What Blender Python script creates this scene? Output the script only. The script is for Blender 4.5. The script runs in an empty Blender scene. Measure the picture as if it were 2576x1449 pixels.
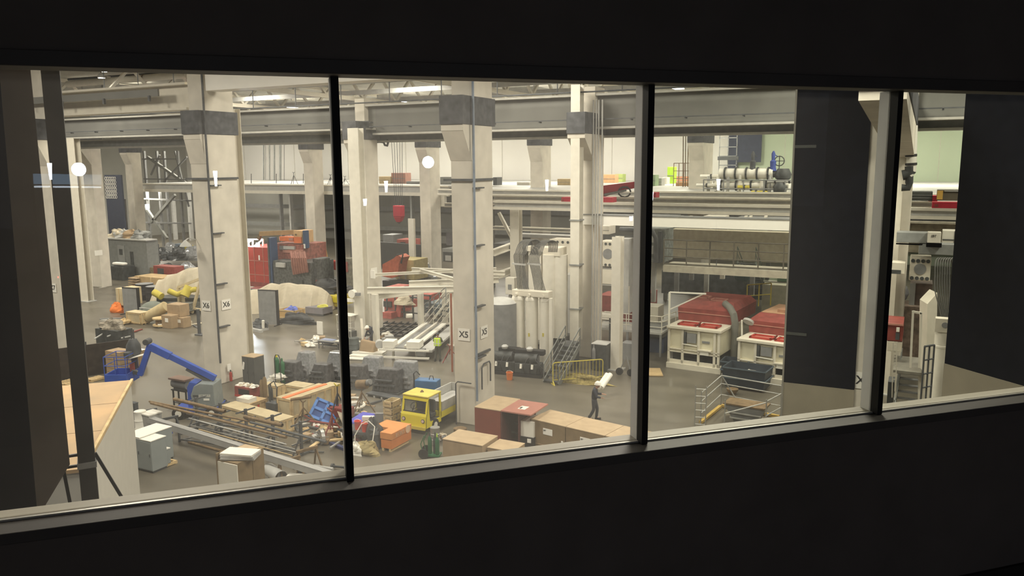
import bpy, bmesh, math, random
from mathutils import Vector, Matrix, Euler
R_=random.Random(7)
SC=bpy.context.scene
COL=SC.collection
# ---------------------------------------------------------------- camera
F_=2007.;CX=1288.;CY=724.5;EYE=11.7;TH=math.radians(27.1)
_up=-Vector((87,-12775,-F_)).normalized()
_fh=Vector((0,0,-1));_fh=(_fh-_fh.dot(_up)*_up).normalized();_rh=_fh.cross(_up)
_Y=math.cos(TH)*_fh+math.sin(TH)*_rh;_X=_Y.cross(_up)
RW=Matrix((_X,_Y,_up))            # camera -> hall axes (x along the column rows, y into the hall, z up)
CAM=Vector((0,0,EYE))
cd=bpy.data.cameras.new('camera');cam=bpy.data.objects.new('camera',cd);COL.objects.link(cam)
cam.matrix_world=Matrix.Translation(CAM)@RW.to_4x4()
cd.sensor_width=36;cd.lens=F_/2576*36;cd.clip_start=.05;cd.clip_end=600
SC.camera=cam
# ---------------------------------------------------------------- world, exposure
w=bpy.data.worlds.new('world');SC.world=w;w.use_nodes=True
w.node_tree.nodes['Background'].inputs[0].default_value=(.045,.045,.055,1)
w.node_tree.nodes['Background'].inputs[1].default_value=1.0
SC.view_settings.view_transform='Standard';SC.view_settings.look='None'
SC.view_settings.gamma=1;SC.view_settings.exposure=.1
try: SC.view_settings.use_curve_mapping=False
except Exception: pass
# ---------------------------------------------------------------- main lights of the hall (high bay panels under the roof)
LW=(1,.93,.81)
ROOF=20.5
def area(x,y,z,sx,sy,p,col=LW,rot=None):
    l=bpy.data.lights.new('bay_or_fill_light','AREA');l.shape='RECTANGLE';l.size=sx;l.size_y=sy;l.energy=p;l.color=col
    o=bpy.data.objects.new('bay_or_fill_light',l);COL.objects.link(o);o.location=(x,y,z)
    if rot:o.rotation_euler=rot
    return o
for lx in (-94,-76,-58,-40,-22,-4,8):
    for ly in (16,36,58): area(lx,ly,ROOF-.9,3,6,2500)
    area(lx,84,ROOF-.9,3,6,4300)
for lx in (-100,-80,-60,-42,-24,-6): area(lx,79.5,8.2,5,4,1500)   # added fill under the mezzanine, brightens the lower wall; no fixtures
# ---------------------------------------------------------------- pixel of the photograph -> point of the hall
def ray(px,py): return RW@Vector((px-CX,-(py-CY),-F_))
def P(px,py,z=0): d=ray(px,py);return CAM+d*((z-EYE)/d.z)
def YP(px,py,y): d=ray(px,py);return CAM+d*(y/d.y)
def XP(px,py,x): d=ray(px,py);return CAM+d*(x/d.x)
def ZD(px,py,D): return CAM+ray(px,py)*(D/F_)      # at distance D along the view axis
def dist(p): return (RW.inverted()@(Vector(p)-CAM)).z*-1
NW=Vector((-math.sin(math.pi/4),math.cos(math.pi/4),0));SW=Vector((math.sin(math.pi/4),math.cos(math.pi/4),0))
DG=3.2
def G(px,py,d=DG): r=ray(px,py);return CAM+r*(d/r.dot(NW))
# ---------------------------------------------------------------- materials
MT={}
def M(name,c,rough=.7,metal=0,var=.12,sc=3.,bump=0,spec=.4,dirt=None):
    if name in MT:return MT[name]
    m=bpy.data.materials.new(name);m.use_nodes=True;nt=m.node_tree;b=nt.nodes['Principled BSDF']
    b.inputs['Roughness'].default_value=rough;b.inputs['Metallic'].default_value=metal
    b.inputs['Specular IOR Level'].default_value=spec
    tc=nt.nodes.new('ShaderNodeTexCoord');n=nt.nodes.new('ShaderNodeTexNoise')
    n.inputs['Scale'].default_value=sc;n.inputs['Detail'].default_value=5
    nt.links.new(tc.outputs['Object'],n.inputs['Vector'])
    r=nt.nodes.new('ShaderNodeValToRGB')
    lo=[max(0,x*(1-var)) for x in c];hi=[min(1,x*(1+var)) for x in c]
    if dirt: lo=list(dirt)
    r.color_ramp.elements[0].position=.3;r.color_ramp.elements[0].color=(*lo,1)
    r.color_ramp.elements[1].position=.7;r.color_ramp.elements[1].color=(*hi,1)
    nt.links.new(n.outputs['Fac'],r.inputs[0]);nt.links.new(r.outputs[0],b.inputs['Base Color'])
    if bump:
        bp=nt.nodes.new('ShaderNodeBump');bp.inputs['Strength'].default_value=bump
        nt.links.new(n.outputs['Fac'],bp.inputs['Height']);nt.links.new(bp.outputs[0],b.inputs['Normal'])
    MT[name]=m;return m
def EM(name,c,s):
    if name in MT:return MT[name]
    m=bpy.data.materials.new(name);m.use_nodes=True;b=m.node_tree.nodes['Principled BSDF']
    b.inputs['Base Color'].default_value=(*c,1);b.inputs['Emission Color'].default_value=(*c,1);b.inputs['Emission Strength'].default_value=s
    MT[name]=m;return m
concrete=M('concrete',(.64,.60,.515),.85,var=.10,sc=1.2,bump=.05)
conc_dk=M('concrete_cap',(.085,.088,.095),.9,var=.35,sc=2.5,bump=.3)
steelw=M('white_painted_steel',(.72,.69,.60),.5,var=.05)
steelg=M('grey_steel',(.26,.27,.26),.55,var=.1)
girder=M('grey_girder_paint',(.155,.155,.14),.6,var=.1,sc=.6)
flange=M('girder_flange_paint',(.40,.39,.35),.6,var=.08)
cream=M('cream_steel',(.66,.62,.52),.55,var=.05)
wallw=M('white_wall_panel',(.84,.83,.79),.8,var=.03,sc=.3)
wallg=M('grey_lower_wall',(.34,.34,.31),.85,var=.08,sc=.3)
wallgreen=M('pale_green_wall',(.50,.58,.44),.8,var=.03,sc=.3)
black=M('black_steel',(.022,.022,.024),.5,var=.2)
dark=M('dark_machine_paint',(.055,.06,.06),.55,var=.35,sc=4)
dgrey=M('charcoal_metal',(.075,.08,.085),.5,var=.25)
mgrey=M('mid_grey_metal',(.22,.225,.225),.55,var=.12)
lgrey=M('light_grey_metal',(.45,.45,.43),.5,var=.08)
galv=M('galvanised_steel',(.42,.42,.40),.4,.6,var=.12)
brownp=M('brown_rusty_pipe',(.20,.135,.07),.6,.2,var=.3,sc=5)
wood=M('pale_pine_wood',(.60,.45,.24),.8,var=.18,sc=3)
ply=M('plywood',(.46,.33,.17),.8,var=.15,sc=2)
plyl=M('light_plywood',(.55,.46,.29),.8,var=.12,sc=2)
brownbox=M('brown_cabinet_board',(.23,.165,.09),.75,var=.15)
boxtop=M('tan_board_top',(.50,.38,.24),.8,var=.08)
card=M('cardboard',(.36,.26,.155),.85,var=.12)
redp=M('red_paint',(.42,.05,.035),.5,var=.15)
redd=M('dusty_red_paint',(.25,.055,.045),.6,var=.2)
maroon=M('maroon_cabinet',(.21,.055,.035),.65,var=.1)
pinkb=M('dusty_pink_panel',(.44,.20,.155),.75,var=.08)
blue=M('blue_paint',(.035,.09,.42),.45,var=.12)
blueb=M('light_blue_plastic',(.09,.24,.62),.5,var=.1)
bluev=M('violet_blue_sheet',(.09,.09,.48),.6,var=.1)
orange=M('orange_paint',(.62,.21,.055),.5,var=.08)
yellow=M('yellow_paint',(.72,.62,.025),.45,var=.06)
yeld=M('dull_yellow_paint',(.55,.46,.07),.6,var=.12)
green=M('dark_green_paint',(.02,.13,.05),.45,var=.15)
lime=M('lime_green_plastic',(.42,.62,.06),.6,var=.08)
hivis=M('hi_vis_fabric',(.62,.85,.05),.8,var=.06)
tarp=M('cream_tarpaulin',(.56,.50,.38),.85,var=.10,sc=2,bump=.1)
tarpd=M('black_tarpaulin',(.04,.042,.045),.7,var=.3,bump=.3)
fab=M('dark_blue_workwear',(.035,.04,.055),.9,var=.15)
skin=M('skin',(.42,.24,.16),.6,var=.05)
white=M('white_plastic',(.82,.80,.72),.4,var=.03)
paper=M('white_paper',(.85,.83,.76),.8,var=.02)
brick=M('tan_masonry',(.46,.42,.32),.85,var=.12)
plat=M('tan_platform_board',(.50,.34,.19),.85,var=.12,sc=.8,dirt=(.40,.30,.19))
drywall=M('pale_grey_drywall',(.60,.58,.52),.8,var=.03)
rubber=M('rubber',(.02,.02,.02),.8,var=.2)
ink=M('black_ink',(.03,.03,.03),.7,var=0)
film=M('clear_plastic_film',(.30,.31,.32),.12,.0,var=.25,sc=9,bump=.6,spec=.9)
hose=M('grey_hose',(.09,.09,.083),.5,var=.1)
gcurt=M('dark_grey_partition',(.13,.125,.12),.8,var=.12)
brownpl=M('brown_cladding',(.46,.39,.31),.7,var=.15,sc=1.2)
room=M('dark_room_paint',(.17,.15,.135),.8,var=.1)
framem=M('dark_window_frame',(.10,.092,.085),.55,var=.1)
frameb=M('black_mullion',(.006,.006,.006),.6,var=.1)
ledge=M('outer_frame_aluminium',(.34,.315,.255),.5,.0,var=.05)
# ---------------------------------------------------------------- mesh builder
class B:
    def __init__(s): s.v=[];s.f=[]
    def add(s,v,f):
        n=len(s.v);s.v+=[Vector(p) for p in v];s.f+=[tuple(i+n for i in q) for q in f];return s
    def bx(s,x0,x1,y0,y1,z0,z1):
        return s.add([(x0,y0,z0),(x1,y0,z0),(x1,y1,z0),(x0,y1,z0),(x0,y0,z1),(x1,y0,z1),(x1,y1,z1),(x0,y1,z1)],
          [(3,2,1,0),(4,5,6,7),(0,1,5,4),(1,2,6,5),(2,3,7,6),(3,0,4,7)])
    def c(s,c,d,e=(0,0,0)):
        m=Euler(e).to_matrix();h=Vector(d)/2
        v=[Vector(c)+m@Vector((a*h.x,b*h.y,q*h.z)) for q in(-1,1) for a,b in((-1,-1),(1,-1),(1,1),(-1,1))]
        return s.add(v,[(3,2,1,0),(4,5,6,7),(0,1,5,4),(1,2,6,5),(2,3,7,6),(3,0,4,7)])
    def fr(s,b,t):   # frustum between two quads
        return s.add(list(b)+list(t),[(3,2,1,0),(4,5,6,7),(0,1,5,4),(1,2,6,5),(2,3,7,6),(3,0,4,7)])
    def bar(s,p,q,w,h=None,up=(0,0,1)):
        p=Vector(p);q=Vector(q);h=h or w;d=(q-p).normalized();u=Vector(up)
        if abs(d.dot(u))>.98:u=Vector((0,1,0))
        a=d.cross(u).normalized()*w/2;b=a.cross(d).normalized()*h/2
        return s.add([p-a-b,p+a-b,p+a+b,p-a+b,q-a-b,q+a-b,q+a+b,q-a+b],[(0,1,2,3),(7,6,5,4),(4,5,1,0),(5,6,2,1),(6,7,3,2),(7,4,0,3)])
    def ib(s,p,q,w,h,t=.03,ft=None):   # I beam
        p=Vector(p);q=Vector(q);ft=ft or t*1.5;d=(q-p).normalized();u=Vector((0,0,1))
        if abs(d.z)>.95:u=Vector((0,1,0))
        a=d.cross(u).normalized();b=a.cross(d).normalized();o=b*(h/2-ft/2)
        s.bar(p+o,q+o,w,ft,b);s.bar(p-o,q-o,w,ft,b);return s.bar(p,q,t,h-2*ft,b)
    def cy(s,p,q,r,n=12,r2=None,cap=True):
        p=Vector(p);q=Vector(q);r2=r if r2 is None else r2;d=(q-p).normalized();u=Vector((0,0,1)) if abs(d.z)<.9 else Vector((1,0,0))
        a=d.cross(u).normalized();b=d.cross(a);v=[]
        for c,rr in((p,r),(q,r2)):
            for i in range(n): t=2*math.pi*i/n;v.append(c+(a*math.cos(t)+b*math.sin(t))*rr)
        f=[(i,(i+1)%n,n+(i+1)%n,n+i) for i in range(n)]
        if cap:f+=[tuple(range(n-1,-1,-1)),tuple(range(n,2*n))]
        return s.add(v,f)
    def tb(s,pts,r,n=8):     # tube through points
        pts=[Vector(p) for p in pts];v=[];f=[];a=None
        for i,p in enumerate(pts):
            d=(pts[min(i+1,len(pts)-1)]-pts[max(i-1,0)]).normalized()
            if a is None:
                u=Vector((0,0,1)) if abs(d.z)<.9 else Vector((1,0,0));a=d.cross(u).normalized()
            else: a=(a-a.dot(d)*d).normalized()
            b=d.cross(a)
            for k in range(n): t=2*math.pi*k/n;v.append(p+(a*math.cos(t)+b*math.sin(t))*r)
        for i in range(len(pts)-1):
            for k in range(n): f.append((i*n+k,i*n+(k+1)%n,(i+1)*n+(k+1)%n,(i+1)*n+k))
        f+=[tuple(range(n-1,-1,-1)),tuple(range((len(pts)-1)*n,len(pts)*n))]
        return s.add(v,f)
    def la(s,c,pr,n=16):     # lathe: profile of (r,z)
        c=Vector(c);v=[];f=[]
        for r,z in pr:
            for k in range(n): t=2*math.pi*k/n;v.append(c+Vector((r*math.cos(t),r*math.sin(t),z)))
        for i in range(len(pr)-1):
            for k in range(n): f.append((i*n+k,i*n+(k+1)%n,(i+1)*n+(k+1)%n,(i+1)*n+k))
        f+=[tuple(range(n-1,-1,-1)),tuple(range((len(pr)-1)*n,len(pr)*n))]
        return s.add(v,f)
    def pr(s,poly,y0,y1):    # extrude an xz outline along y
        n=len(poly);v=[(x,y0,z) for x,z in poly]+[(x,y1,z) for x,z in poly]
        return s.add(v,[tuple(range(n)),tuple(range(2*n-1,n-1,-1))]+[(i,n+i,n+(i+1)%n,(i+1)%n) for i in range(n)])
    def px(s,poly,x0,x1):    # extrude a yz outline along x
        n=len(poly);v=[(x0,y,z) for y,z in poly]+[(x1,y,z) for y,z in poly]
        return s.add(v,[tuple(range(n-1,-1,-1)),tuple(range(n,2*n))]+[(i,(i+1)%n,n+(i+1)%n,n+i) for i in range(n)])
    def pz(s,poly,z0,z1):
        n=len(poly);v=[(x,y,z0) for x,y in poly]+[(x,y,z1) for x,y in poly]
        return s.add(v,[tuple(range(n-1,-1,-1)),tuple(range(n,2*n))]+[(i,(i+1)%n,n+(i+1)%n,n+i) for i in range(n)])
    def blob(s,c,d,seed=0,amp=.15,n=14,m=9,flat=True):   # lumpy dome resting on c.z
        rr=random.Random(seed);c=Vector(c);ph=[rr.uniform(0,6.3) for _ in range(6)];v=[];f=[]
        for j in range(m+1):
            e=(j/m)*math.pi/2 if flat else (j/m-.5)*math.pi
            for i in range(n):
                t=2*math.pi*i/n
                k=1+amp*(math.sin(3*t+ph[0]+2*e)+.6*math.sin(5*t+ph[1]-3*e)+.5*math.sin(2*e*3+ph[2]+t))+rr.uniform(-amp,amp)*.35
                v.append(c+Vector((math.cos(t)*math.cos(e)*d[0]/2*k,math.sin(t)*math.cos(e)*d[1]/2*k,math.sin(e)*d[2]*(1 if flat else .5)*(1+(k-1)*.4))))
        for j in range(m):
            for i in range(n): f.append((j*n+i,j*n+(i+1)%n,(j+1)*n+(i+1)%n,(j+1)*n+i))
        f.append(tuple(range(n-1,-1,-1)));f.append(tuple(range(m*n,(m+1)*n)))
        return s.add(v,f)
    def o(s,name,mat,par=None,bev=0,sm=False,world=False,label=None):
        me=bpy.data.meshes.new(name);vs=s.v
        if world and par is not None:
            mi=(Matrix.Translation(par.location)@par.rotation_euler.to_matrix().to_4x4()).inverted();vs=[mi@p for p in vs]
        org=Vector((0,0,0))
        if par is None:   # origin at the bottom centre
            lo=Vector([min(p[i] for p in vs) for i in range(3)]);hi=Vector([max(p[i] for p in vs) for i in range(3)])
            org=Vector(((lo.x+hi.x)/2,(lo.y+hi.y)/2,lo.z));vs=[p-org for p in vs]
        me.from_pydata([tuple(p) for p in vs],[],s.f);me.materials.append(mat)
        if sm:
            me.polygons.foreach_set('use_smooth',[True]*len(me.polygons))
            try: me.set_sharp_from_angle(angle=math.radians(40))
            except Exception: pass
        me.update();ob=bpy.data.objects.new(name,me);COL.objects.link(ob);ob.location=org
        if par is not None: ob.parent=par
        if bev:
            b=ob.modifiers.new('bevel','BEVEL');b.width=bev;b.segments=2;b.limit_method='ANGLE'
        if label: ob['label']=label
        return ob
def tag(o,label,cat,group=None,kind=None):
    o['label']=label;o['category']=cat
    if group:o['group']=group
    if kind:o['kind']=kind
    return o
def T(name,label,cat,loc,rz=0,group=None):
    e=bpy.data.objects.new(name,None);COL.objects.link(e);e.empty_display_size=.2
    e.location=Vector(loc);e.rotation_euler=(0,0,rz);return tag(e,label,cat,group)
def S(o): o['kind']='structure';return o
def dup(root,loc,rz=None,label=None):
    r=root.copy();COL.objects.link(r);r.location=Vector(loc)
    if rz is not None:r.rotation_euler=(0,0,rz)
    if label:r['label']=label
    for ch in list(root.children):
        c=ch.copy();COL.objects.link(c);c.parent=r
        for g in list(ch.children):
            d=g.copy();COL.objects.link(d);d.parent=c
    return r
def text(s,size,mat,par,loc,rot,name='lettering',ext=.006,bold=0):
    cu=bpy.data.curves.new(name,'FONT');cu.body=s;cu.size=size;cu.extrude=ext;cu.align_x='CENTER';cu.align_y='CENTER';cu.offset=bold
    q=bpy.data.objects.new('_t',cu);COL.objects.link(q);dg=bpy.context.evaluated_depsgraph_get();me=bpy.data.meshes.new_from_object(q.evaluated_get(dg))
    bpy.data.objects.remove(q);me.materials.clear();me.materials.append(mat)
    o=bpy.data.objects.new(name,me);COL.objects.link(o);o.location=loc;o.rotation_euler=rot;o.parent=par;return o
RC=TH   # rotation that turns a thing's front (-y) to face the camera's view axis
R45=math.radians(45)

def HT(px,py,pyt):   # height of the pixel (px,pyt) above the floor spot (px,py)
    b=P(px,py);d=ray(px,pyt);return EYE+d.z*math.hypot(b.x,b.y)/math.hypot(d.x,d.y)
def NC(pl,pc,pr_,pyt,h=None,pyb=None,rz=0,z0=0):
    """near corner, width, depth and height of an upright box from its outline"""
    if h is None: c=P(pc,pyb,z0);d=ray(pc,pyt);h=EYE+d.z*math.hypot(c.x,c.y)/math.hypot(d.x,d.y)-z0
    else: c=P(pc,pyt,h+z0);c.z=z0
    u=Vector((math.cos(rz),math.sin(rz),0));v=Vector((-u.y,u.x,0));o=c-CAM
    def hit(px,n): d=ray(px,pyt);return CAM+d*(o.dot(n)/d.dot(n))
    w=abs((c-hit(pl,v)).dot(u));dd=abs((hit(pr_,u)-c).dot(v));return c,w,dd,h
def MPX(px,py): return dist(P(px,py))/F_     # metres per pixel at a floor spot
# ---- generic things; local origin = near right front corner, x runs left (negative), y into the hall
def crate(name,lab,cat,c,w,d,h,mat=plyl,bm=wood,rz=0,group=None,open_=False,nb=3,z=0,lid=True):
    t=T(name,lab,cat,(c.x,c.y,z),rz,group);b=B()
    if open_: b.bx(-w,0,0,.03,.08,h).bx(-w,0,d-.03,d,.08,h).bx(-w,-w+.03,0,d,.08,h).bx(-.03,0,0,d,.08,h).bx(-w,0,0,d,.06,.12)
    else: b.bx(-w,0,0,d,.08,h-.02)
    b.o('panel',mat,t);b=B();e=.03
    for x0,x1 in ((-w,-w+.1),(-.1,0)): b.bx(x0-.0,x1,-e,0,.08,h)
    for y0,y1 in ((0,.1),(d-.1,d)): b.bx(0,e,y0,y1,.08,h)
    for k in range(1,nb): b.bx(0,e,d*k/nb-.05,d*k/nb+.05,.08,h)
    for z0,z1 in ((.08,.18),(h-.1,h)): b.bx(-w,0,-e*.9,0,z0,z1).bx(0,e*.9,0,d,z0,z1)
    b.o('batten',bm,t)
    if not open_ and lid:
        B().bx(-w-.02,.03,-.03,d+.02,h-.02,h+.01).o('lid',mat,t)
    b=B()
    for y in (.05,d/2-.05,d-.15): b.bx(-w,0,y,y+.1,0,.08)
    b.o('runner',bm,t);return t
def pallet(lab,c,w=1.2,d=1.0,rz=0,mat=wood,z=0,group=None,name='pallet'):
    t=T(name,lab,'pallet',(c.x,c.y,z),rz,group);b=B()
    for k in range(6): b.bx(-w,0,k*d/5.6,k*d/5.6+.1,.11,.13)
    b.bx(-w,0,0,.1,0,.02).bx(-w,0,d-.1,d,0,.02);b.o('deck_board',mat,t)
    for x in (-w,-w/2-.05,-.1): B().bx(x,x+.1,0,d,.02,.11).o('stringer',mat,t)
    return t
def cabinet(name,lab,c,w,d,h,mat,tm=None,rz=0,cat='cabinet',doors=2,side=False,z=0,group=None,feet=True,hm=dgrey):
    t=T(name,lab,cat,(c.x,c.y,z),rz,group);z0=.08 if feet else 0
    B().bx(-w,0,0,d,z0,h-.03).o('body',mat,t,bev=.01)
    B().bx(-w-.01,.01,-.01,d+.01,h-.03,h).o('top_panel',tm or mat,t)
    for k in range(doors):
        a=-w+w*k/doors+.02;e=-w+w*(k+1)/doors-.02
        dr=B().bx(a,e,-.015,0,z0+.04,h-.07).o('door',mat,t);B().bx(e-.08,e-.05,-.035,-.015,h*.5,h*.5+.12).o('handle',hm,dr)
    if feet:
        B().bx(-w+.03,-.03,.03,d-.03,0,.08).o('plinth',dgrey,t)
    return t
def drum(lab,c,r=.29,h=.88,mat=dark,z=0,name='drum',group=None,lidm=None):
    t=T(name,lab,'barrel',(c.x,c.y,z),0,group)
    B().la((0,0,0),[(r*.97,0),(r,.02),(r,h*.33),(r+.015,h*.34),(r,h*.36),(r,h*.64),(r+.015,h*.65),(r,h*.67),(r,h-.03),(r+.01,h)],18).o('body',mat,t,sm=True)
    B().la((0,0,h),[(r*.95,0),(r*.95,.015)],18).o('lid',lidm or mat,t);return t
def gas(lab,c,h=1.4,r=.12,mat=green,capm=None,z=0,group=None):
    t=T('gas_cylinder',lab,'gas cylinder',(c.x,c.y,z),0,group)
    B().la((0,0,0),[(r*.9,0),(r,.03),(r,h-.2),(r*.8,h-.1),(r*.45,h-.04),(r*.3,h)],14).o('body',mat,t,sm=True)
    B().la((0,0,h-.02),[(r*.35,0),(r*.4,.08),(r*.2,.16)],10).o('valve_cap',capm or yellow,t,sm=True);return t
def tripod(lab,c,h=1.1,sp=.55,mat=brownp,head=.35,rz=0,hm=None,name='pipe_stand'):
    t=T(name,lab,'stand',(c.x,c.y,0),rz)
    for k in range(3):
        a=k*2.094+.4;B().bar((0,0,h*.82),(sp*math.cos(a),sp*math.sin(a),.02),.045).o('leg',mat,t)
    B().cy((0,0,h*.45),(0,0,h),.03,8).o('post',mat,t)
    b=B().bar((-head/2,0,h+.12),(0,0,h),.04).bar((head/2,0,h+.12),(0,0,h),.04);b.o('v_head',hm or mat,t);return t
def sawhorse(lab,c,w=.9,h=.8,rz=0,mat=dgrey):
    t=T('sawhorse',lab,'sawhorse',(c.x,c.y,0),rz);B().bx(-w/2,w/2,-.05,.05,h-.1,h).o('top_bar',mat,t)
    for sx in(-1,1):
        for sy in(-1,1): B().bar((sx*(w/2-.08),0,h-.08),(sx*(w/2),sy*.3,0),.06).o('leg',mat,t)
    return t
def wbench(lab,c,w,d,h,mat=mgrey,tm=None,rz=0,name='work_table',cat='table'):
    t=T(name,lab,cat,(c.x,c.y,0),rz);B().bx(-w,0,0,d,h-.05,h).o('table_top',tm or mat,t)
    for x in (-w+.04,-.1):
        for y in (.04,d-.1): B().bx(x,x+.06,y,y+.06,0,h-.05).o('leg',mat,t)
    B().bx(-w+.05,-.05,.05,d-.05,.2,.23).o('shelf',mat,t);return t
def stair(name,lab,p0,p1,w,z0,z1,n,mat=dgrey,rm=steelw,rail=True,side=1,rh=1.0):
    """flight from floor point p0 up to p1, width w to the right of the climb"""
    p0=Vector((p0.x,p0.y,z0));p1=Vector((p1.x,p1.y,z1));t=T(name,lab,'stairs',p0,0)
    d=(p1-p0);h=Vector((d.x,d.y,0)).normalized();r=Vector((h.y,-h.x,0))*side*w;o=p0
    b=B()
    for k in range(n):
        q=p0.lerp(p1,(k+.5)/n)-o;b.fr([q-h*.14,q+h*.14,q+h*.14+r,q-h*.14+r],[q-h*.14+Vector((0,0,.04)),q+h*.14+Vector((0,0,.04)),q+h*.14+r+Vector((0,0,.04)),q-h*.14+r+Vector((0,0,.04))])
    b.o('tread',mat,t)
    for s in (Vector((0,0,0)),r):
        B().bar(p0-o+s,p1-o+s,.05,.26).o('stringer',rm,t)
        if rail:
            b=B();up=Vector((0,0,rh))
            b.bar(p0-o+s+up,p1-o+s+up,.05).bar(p0-o+s+up*.55,p1-o+s+up*.55,.035)
            for k in range(0,4): q=p0.lerp(p1,k/3)-o+s;b.bar(q,q+up,.045)
            b.o('handrail',rm,t)
    return t
def railing(name,lab,pts,h=1.05,n=None,mat=mgrey,r=.03,mid=1,toe=False):
    o=Vector(pts[0]);t=T(name,lab,'railing',o,0);pts=[Vector(p)-o for p in pts];b=B()
    for i in range(len(pts)-1):
        a,c=pts[i],pts[i+1];up=Vector((0,0,h));b.cy(a+up,c+up,r,6)
        for k in range(mid): b.cy(a+up*(k+1)/(mid+1),c+up*(k+1)/(mid+1),r*.8,6)
        if toe:b.bar(a+Vector((0,0,.06)),c+Vector((0,0,.06)),.02,.12)
        m=n or max(1,int((c-a).length/2))
        for k in range(m+1):
            if i and k==0: continue
            q=a.lerp(c,k/m);B().cy(q,q+up,r,6).o('post',mat,t)
    b.o('rail',mat,t);return t
def drape(name,lab,cat,c,w,d,ridge,mat=tarp,seed=1,rz=0,nx=30,ny=14,group=None,z=0):
    """sheet over a long object: ridge = list of (u 0..1, height)"""
    t=T(name,lab,cat,(c.x,c.y,z),rz,group);rr=random.Random(seed);v=[];f=[]
    def rh(u):
        for (a,ha),(b_,hb) in zip(ridge,ridge[1:]):
            if a<=u<=b_: k=(u-a)/(b_-a);return ha+(hb-ha)*k
        return ridge[-1][1]
    ph=[rr.uniform(0,6.3) for _ in range(4)]
    cr=[0];
    while cr[-1]<nx: cr.append(cr[-1]+rr.uniform(2.2,5.5))
    am=[rr.uniform(.25,1)*(1 if q%2 else -1) for q in range(len(cr))];pk=[rr.uniform(-.22,.12) for _ in cr]
    def seg(i,L):
        for q in range(len(cr)-1):
            if cr[q]<=i<=cr[q+1]: k=(i-cr[q])/(cr[q+1]-cr[q]);return L[q]+(L[q+1]-L[q])*k
        return L[-1]
    for j in range(ny+1):
        e=j/ny*2-1;ae=abs(e)
        for i in range(nx+1):
            u=i/nx;ii=min(nx,max(0,i+2.0*ae*math.sin(i*.35+ph[0])));fold=.48*seg(ii,am)*ae*(1 if e>0 else -1)
            ef=min(1,i/1.2,(nx-i)/1.2);top=rh(u)+seg(i,pk)
            pf=1-(ae**1.5) if ae<.55 else (1-.55**1.5)*(1-(ae-.55)/.45)**.85
            hh=top*pf*(.02+.98*ef**.5)*(1+.12*seg(ii,am)*min(1,ae*2))
            v.append((-w/2+w*u+.25*(1-ef)*(1 if u>.5 else -1)*ae,e*d/2+fold,max(0.0,hh)))
    for j in range(ny):
        for i in range(nx): a=j*(nx+1)+i;f.append((a,a+1,a+nx+2,a+nx+1))
    b=B();b.add(v,f);b.o('sheet',mat,t,sm=False);return t
def hoseloop(lab,c,r=.4,mat=yellow,n=3,rt=.02,z=0,cat='hose',name='coiled_hose'):
    pts=[]
    for k in range(n*20): a=k/20*6.283;pts.append((r*(1-.03*(k//20))*math.cos(a),r*math.sin(a),.03+.03*(k/20)+.02*math.sin(a*2.3)))
    t=T(name,lab,cat,(c.x,c.y,z));B().tb(pts,rt,6).o('coil',mat,t,sm=True);return t

def marks(par,x0,x1,y,z,h,n,mat,name='lettering',seed=5,axis='x'):
    rr=random.Random(seed);b=B();w=(x1-x0)/n
    for k in range(n):
        a=x0+k*w;c=a+w*.72;s_=w*.2
        q=[(a,a+s_,z-h/2,z+h/2)]
        if rr.random()<.7:q.append((c-s_,c,z-h/2,z+h/2))
        for e in (-h/2,0,h/2-s_):
            if rr.random()<.6:q.append((a,c,z+e,z+e+s_))
        for p in q:
            if axis=='x': b.bx(p[0],p[1],y-.006,y,p[2],p[3])
            else: b.bx(y,y+.006,p[0],p[1],p[2],p[3])
    return b.o(name,mat,par)
# ================================================================= the dark room and its window
sL,sR=-2.6,6.2
ZT,ZB=12.02,10.43
def W(s,n,z): return SW*s+NW*n+Vector((0,0,z))     # s along the window, n outwards
def wbox(b,s0,s1,n0,n1,z0,z1):
    return b.fr([W(s0,n0,z0),W(s1,n0,z0),W(s1,n1,z0),W(s0,n1,z0)],[W(s0,n0,z1),W(s1,n0,z1),W(s1,n1,z1),W(s0,n1,z1)])
RF=9.6   # floor of the dark room
RCZ=13.4
S(wbox(B(),sL,sR,DG-.12,DG+.05,RF-.3,ZB-.055).o('wall_front',room))
S(wbox(B(),sL,sR,DG-.12,DG+.05,ZT+.06,RCZ+.3).o('wall_front',room))
S(wbox(B(),sL-.1,sL,-1.2,DG+.05,RF-.3,RCZ+.3).o('wall_left',room))
S(wbox(B(),sR,sR+.1,-1.2,DG+.05,RF-.3,RCZ+.3).o('wall_right',room))
S(wbox(B(),sL-.1,sR+.1,-1.2,DG+.05,RF-.4,RF-.3).o('floor',room))
S(wbox(B(),sL-.1,sR+.1,-1.2,DG+.05,RCZ+.3,RCZ+.4).o('ceiling',room))
S(wbox(B(),sL,sR,DG-.14,DG-.12,RF-.3,RF-.12).o('baseboard_front',M('dark_baseboard',(.03,.028,.026),.6)))
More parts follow.
